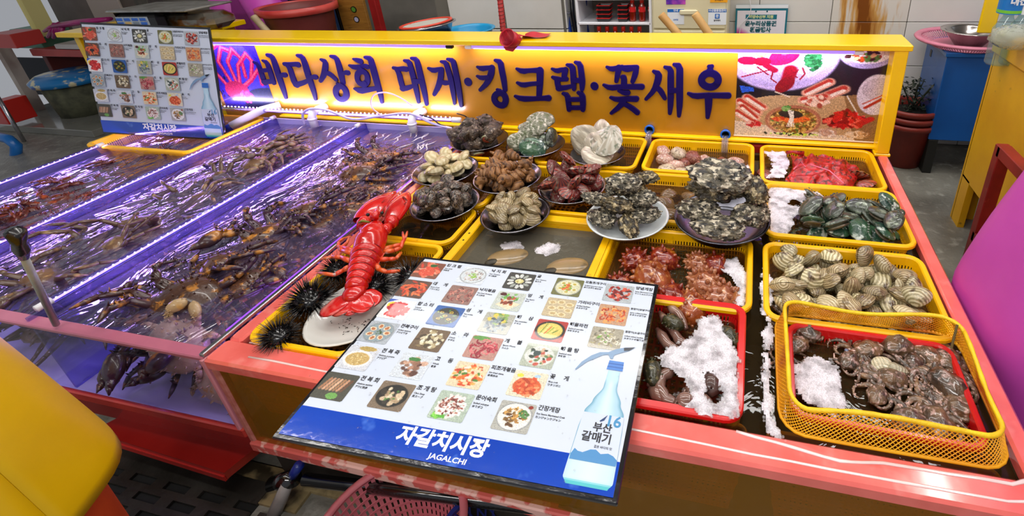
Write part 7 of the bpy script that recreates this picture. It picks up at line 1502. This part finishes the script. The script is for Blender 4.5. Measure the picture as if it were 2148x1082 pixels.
# ================================================================= people (only their rubber clothes come into the frame)
Skin = mat('skin', 'C8967A', 'B88468', sc=8, rough=.5); Hair = mat('hair', '14100E', rough=.5)
def body(par, shirt):
    bm_v = [(0, 0, .95), (0, 0, 1.15), (0, 0, 1.38), (0, 0, 1.48), (0, .01, 1.56), (.09, 0, .90), (.10, .01, .50), (.10, -.01, .10), (.10, .12, .05), (-.09, 0, .90), (-.10, .01, .50), (-.10, -.01, .10), (-.10, .12, .05), (.19, 0, 1.38), (.24, .02, 1.12), (.25, .12, .90), (-.19, 0, 1.38), (-.24, .02, 1.12), (-.25, .12, .90)]
    ed = [(0, 1), (1, 2), (2, 3), (3, 4), (0, 5), (5, 6), (6, 7), (7, 8), (0, 9), (9, 10), (10, 11), (11, 12), (2, 13), (13, 14), (14, 15), (2, 16), (16, 17), (17, 18)]
    rd = [.12, .12, .13, .075, .07, .09, .062, .045, .04, .09, .062, .045, .04, .06, .042, .03, .06, .042, .03]
    me = bpy.data.meshes.new('body'); me.from_pydata(bm_v, ed, []); me.materials.append(shirt); o = obj('body', me, par); sk_ = o.modifiers.new('skin', 'SKIN'); o.modifiers.new('sub', 'SUBSURF').levels = 1; o.modifiers['sub'].render_levels = 2
    if not me.skin_vertices: me.attributes
    ly = me.skin_vertices[0] if len(me.skin_vertices) else None
    if ly:
        for i, r in enumerate(rd): ly.data[i].radius = (r, r*.8)
        ly.data[0].use_root = True
    h = MB().ball((0, .02, 1.66), (.075, .095, .115), 20, 14, fn=lambda d: 1+(.10 if d.y > .93 and abs(d.z) < .2 else 0)-.06*max(0, -d.z)); h.build('head', Skin, par, True)
    MB().ball((0, 0, 1.70), (.084, .100, .095), 18, 10).build('hair', Hair, par, True)
    for s in (-1, 1): MB().ball((s*.03, .105, 1.67), (.011, .007, .007), 8, 6).build('eye', Black, par, True); MB().ball((s*.076, .02, 1.65), (.012, .02, .03), 8, 6).build('ear', Skin, par, True)
    MB().ball((0, .118, 1.645), (.012, .018, .022), 8, 6).build('nose', Skin, par, True); MB().ball((0, .108, 1.605), (.024, .008, .006), 10, 6).build('mouth', mat('lips', 'A05048', rough=.5), par, True)
    for s in (-1, 1):
        hd = MB(); hd.ball((s*.25, .155, .875), (.014, .042, .036), 10, 7)
        for k in range(4): hd.tube([(s*.25, .18, .862+.018*k-.012), (s*.25, .215, .85+.016*k), (s*.246, .235, .83+.016*k)], [.009, .008, .006], 7)
        hd.tube([(s*.24, .16, .90), (s*.225, .185, .905), (s*.22, .205, .90)], [.009, .008, .007], 7); hd.build('hand', Skin, par, True)
def person(x, y, rz, label, cloth):
    e = empty('person', (x, y, 0), label, 'person', rz); return e
# person at the lower left in a yellow rubber coat
YC = mat('yellow_rubber_coat', 'E0B400', 'D0A400', sc=3, rough=.38, bump=.2, bsc=12)
pe = person(-1.45, .28, PI, 'person in a loose yellow rubber coat passing at the lower left', None); body(pe, mat('orange_lining', 'C8481C', 'B03C14', sc=5, rough=.5))
ct_ = MB(); px_, py_ = -1.45, .28
def coat(u, v):
    a = 2*PI*u; z = 1.36-(1.36-.55)*v; R_ = max(.17, .14+.2*(1.2-z))+.012*v; f = 1+.025*math.sin(a*6+3*v)*v; x = R_*math.cos(a)*f; y = R_*.72*math.sin(a)*f
    if v > .97: x *= .985; y *= .985
    return (px_+x, py_+y, z)
cm = MB().grid(coat, 56, 30)
inv = Matrix.Translation((px_, py_, 0)) @ Matrix.Rotation(PI, 4, 'Z'); inv.invert(); cm.v = [tuple(inv @ Vector(v)) for v in cm.v]
o = cm.build('rubber_coat', YC, pe, True); md = o.modifiers.new('s', 'SOLIDIFY'); md.thickness = .004
def lining(u, v):
    a = 2*PI*u; z = .62-.60*v; return tuple(inv @ Vector((px_+.225*math.cos(a)*(1-.12*v), py_+.16*math.sin(a)*(1-.12*v), z)))
MB().grid(lining, 30, 8).build('orange_skirt', mat('orange_lining', 'x'), pe, True)
# person at the right in a magenta rubber apron
MG = mat('magenta_rubber', 'CC50B8', 'B83CA4', sc=2, rough=.42, bump=.25, bsc=8)
pe = person(1.02, 1.22, 1.57, 'person in a magenta rubber apron standing at the right of the counter', None); body(pe, mat('magenta_shirt', '8E2A80', rough=.6))
inv = Matrix.Translation((1.02, 1.22, 0)) @ Matrix.Rotation(1.57, 4, 'Z'); inv.invert()
def apron(u, v):
    a = 2*PI*u; z = 1.42-1.34*v; R_ = .19+.235*min(1, v*1.55)**.8; f = 1+.03*math.sin(a*7+2*v)*min(1, v*2)+.02*nz((math.cos(a)*2, math.sin(a)*2, v*3)); return tuple(inv @ Vector((1.02+R_*math.cos(a)*f, 1.22+R_*.8*math.sin(a)*f, z)))
MB().grid(apron, 60, 26).build('rubber_apron', MG, pe, True)
# person behind the sign in magenta waders
pe = person(-3.42, 2.95, 0, 'person in magenta rubber trousers behind the left end of the sign', None); body(pe, mat('magenta_shirt', 'x'))
for s in (-1, 1): MB().tube([(s*.19, 0, .06), (s*.20, 0, .5), (s*.18, 0, .9), (s*.10, 0, 1.2)], [.10, .12, .125, .13], 20).build('trouser_leg', MG, pe, True)
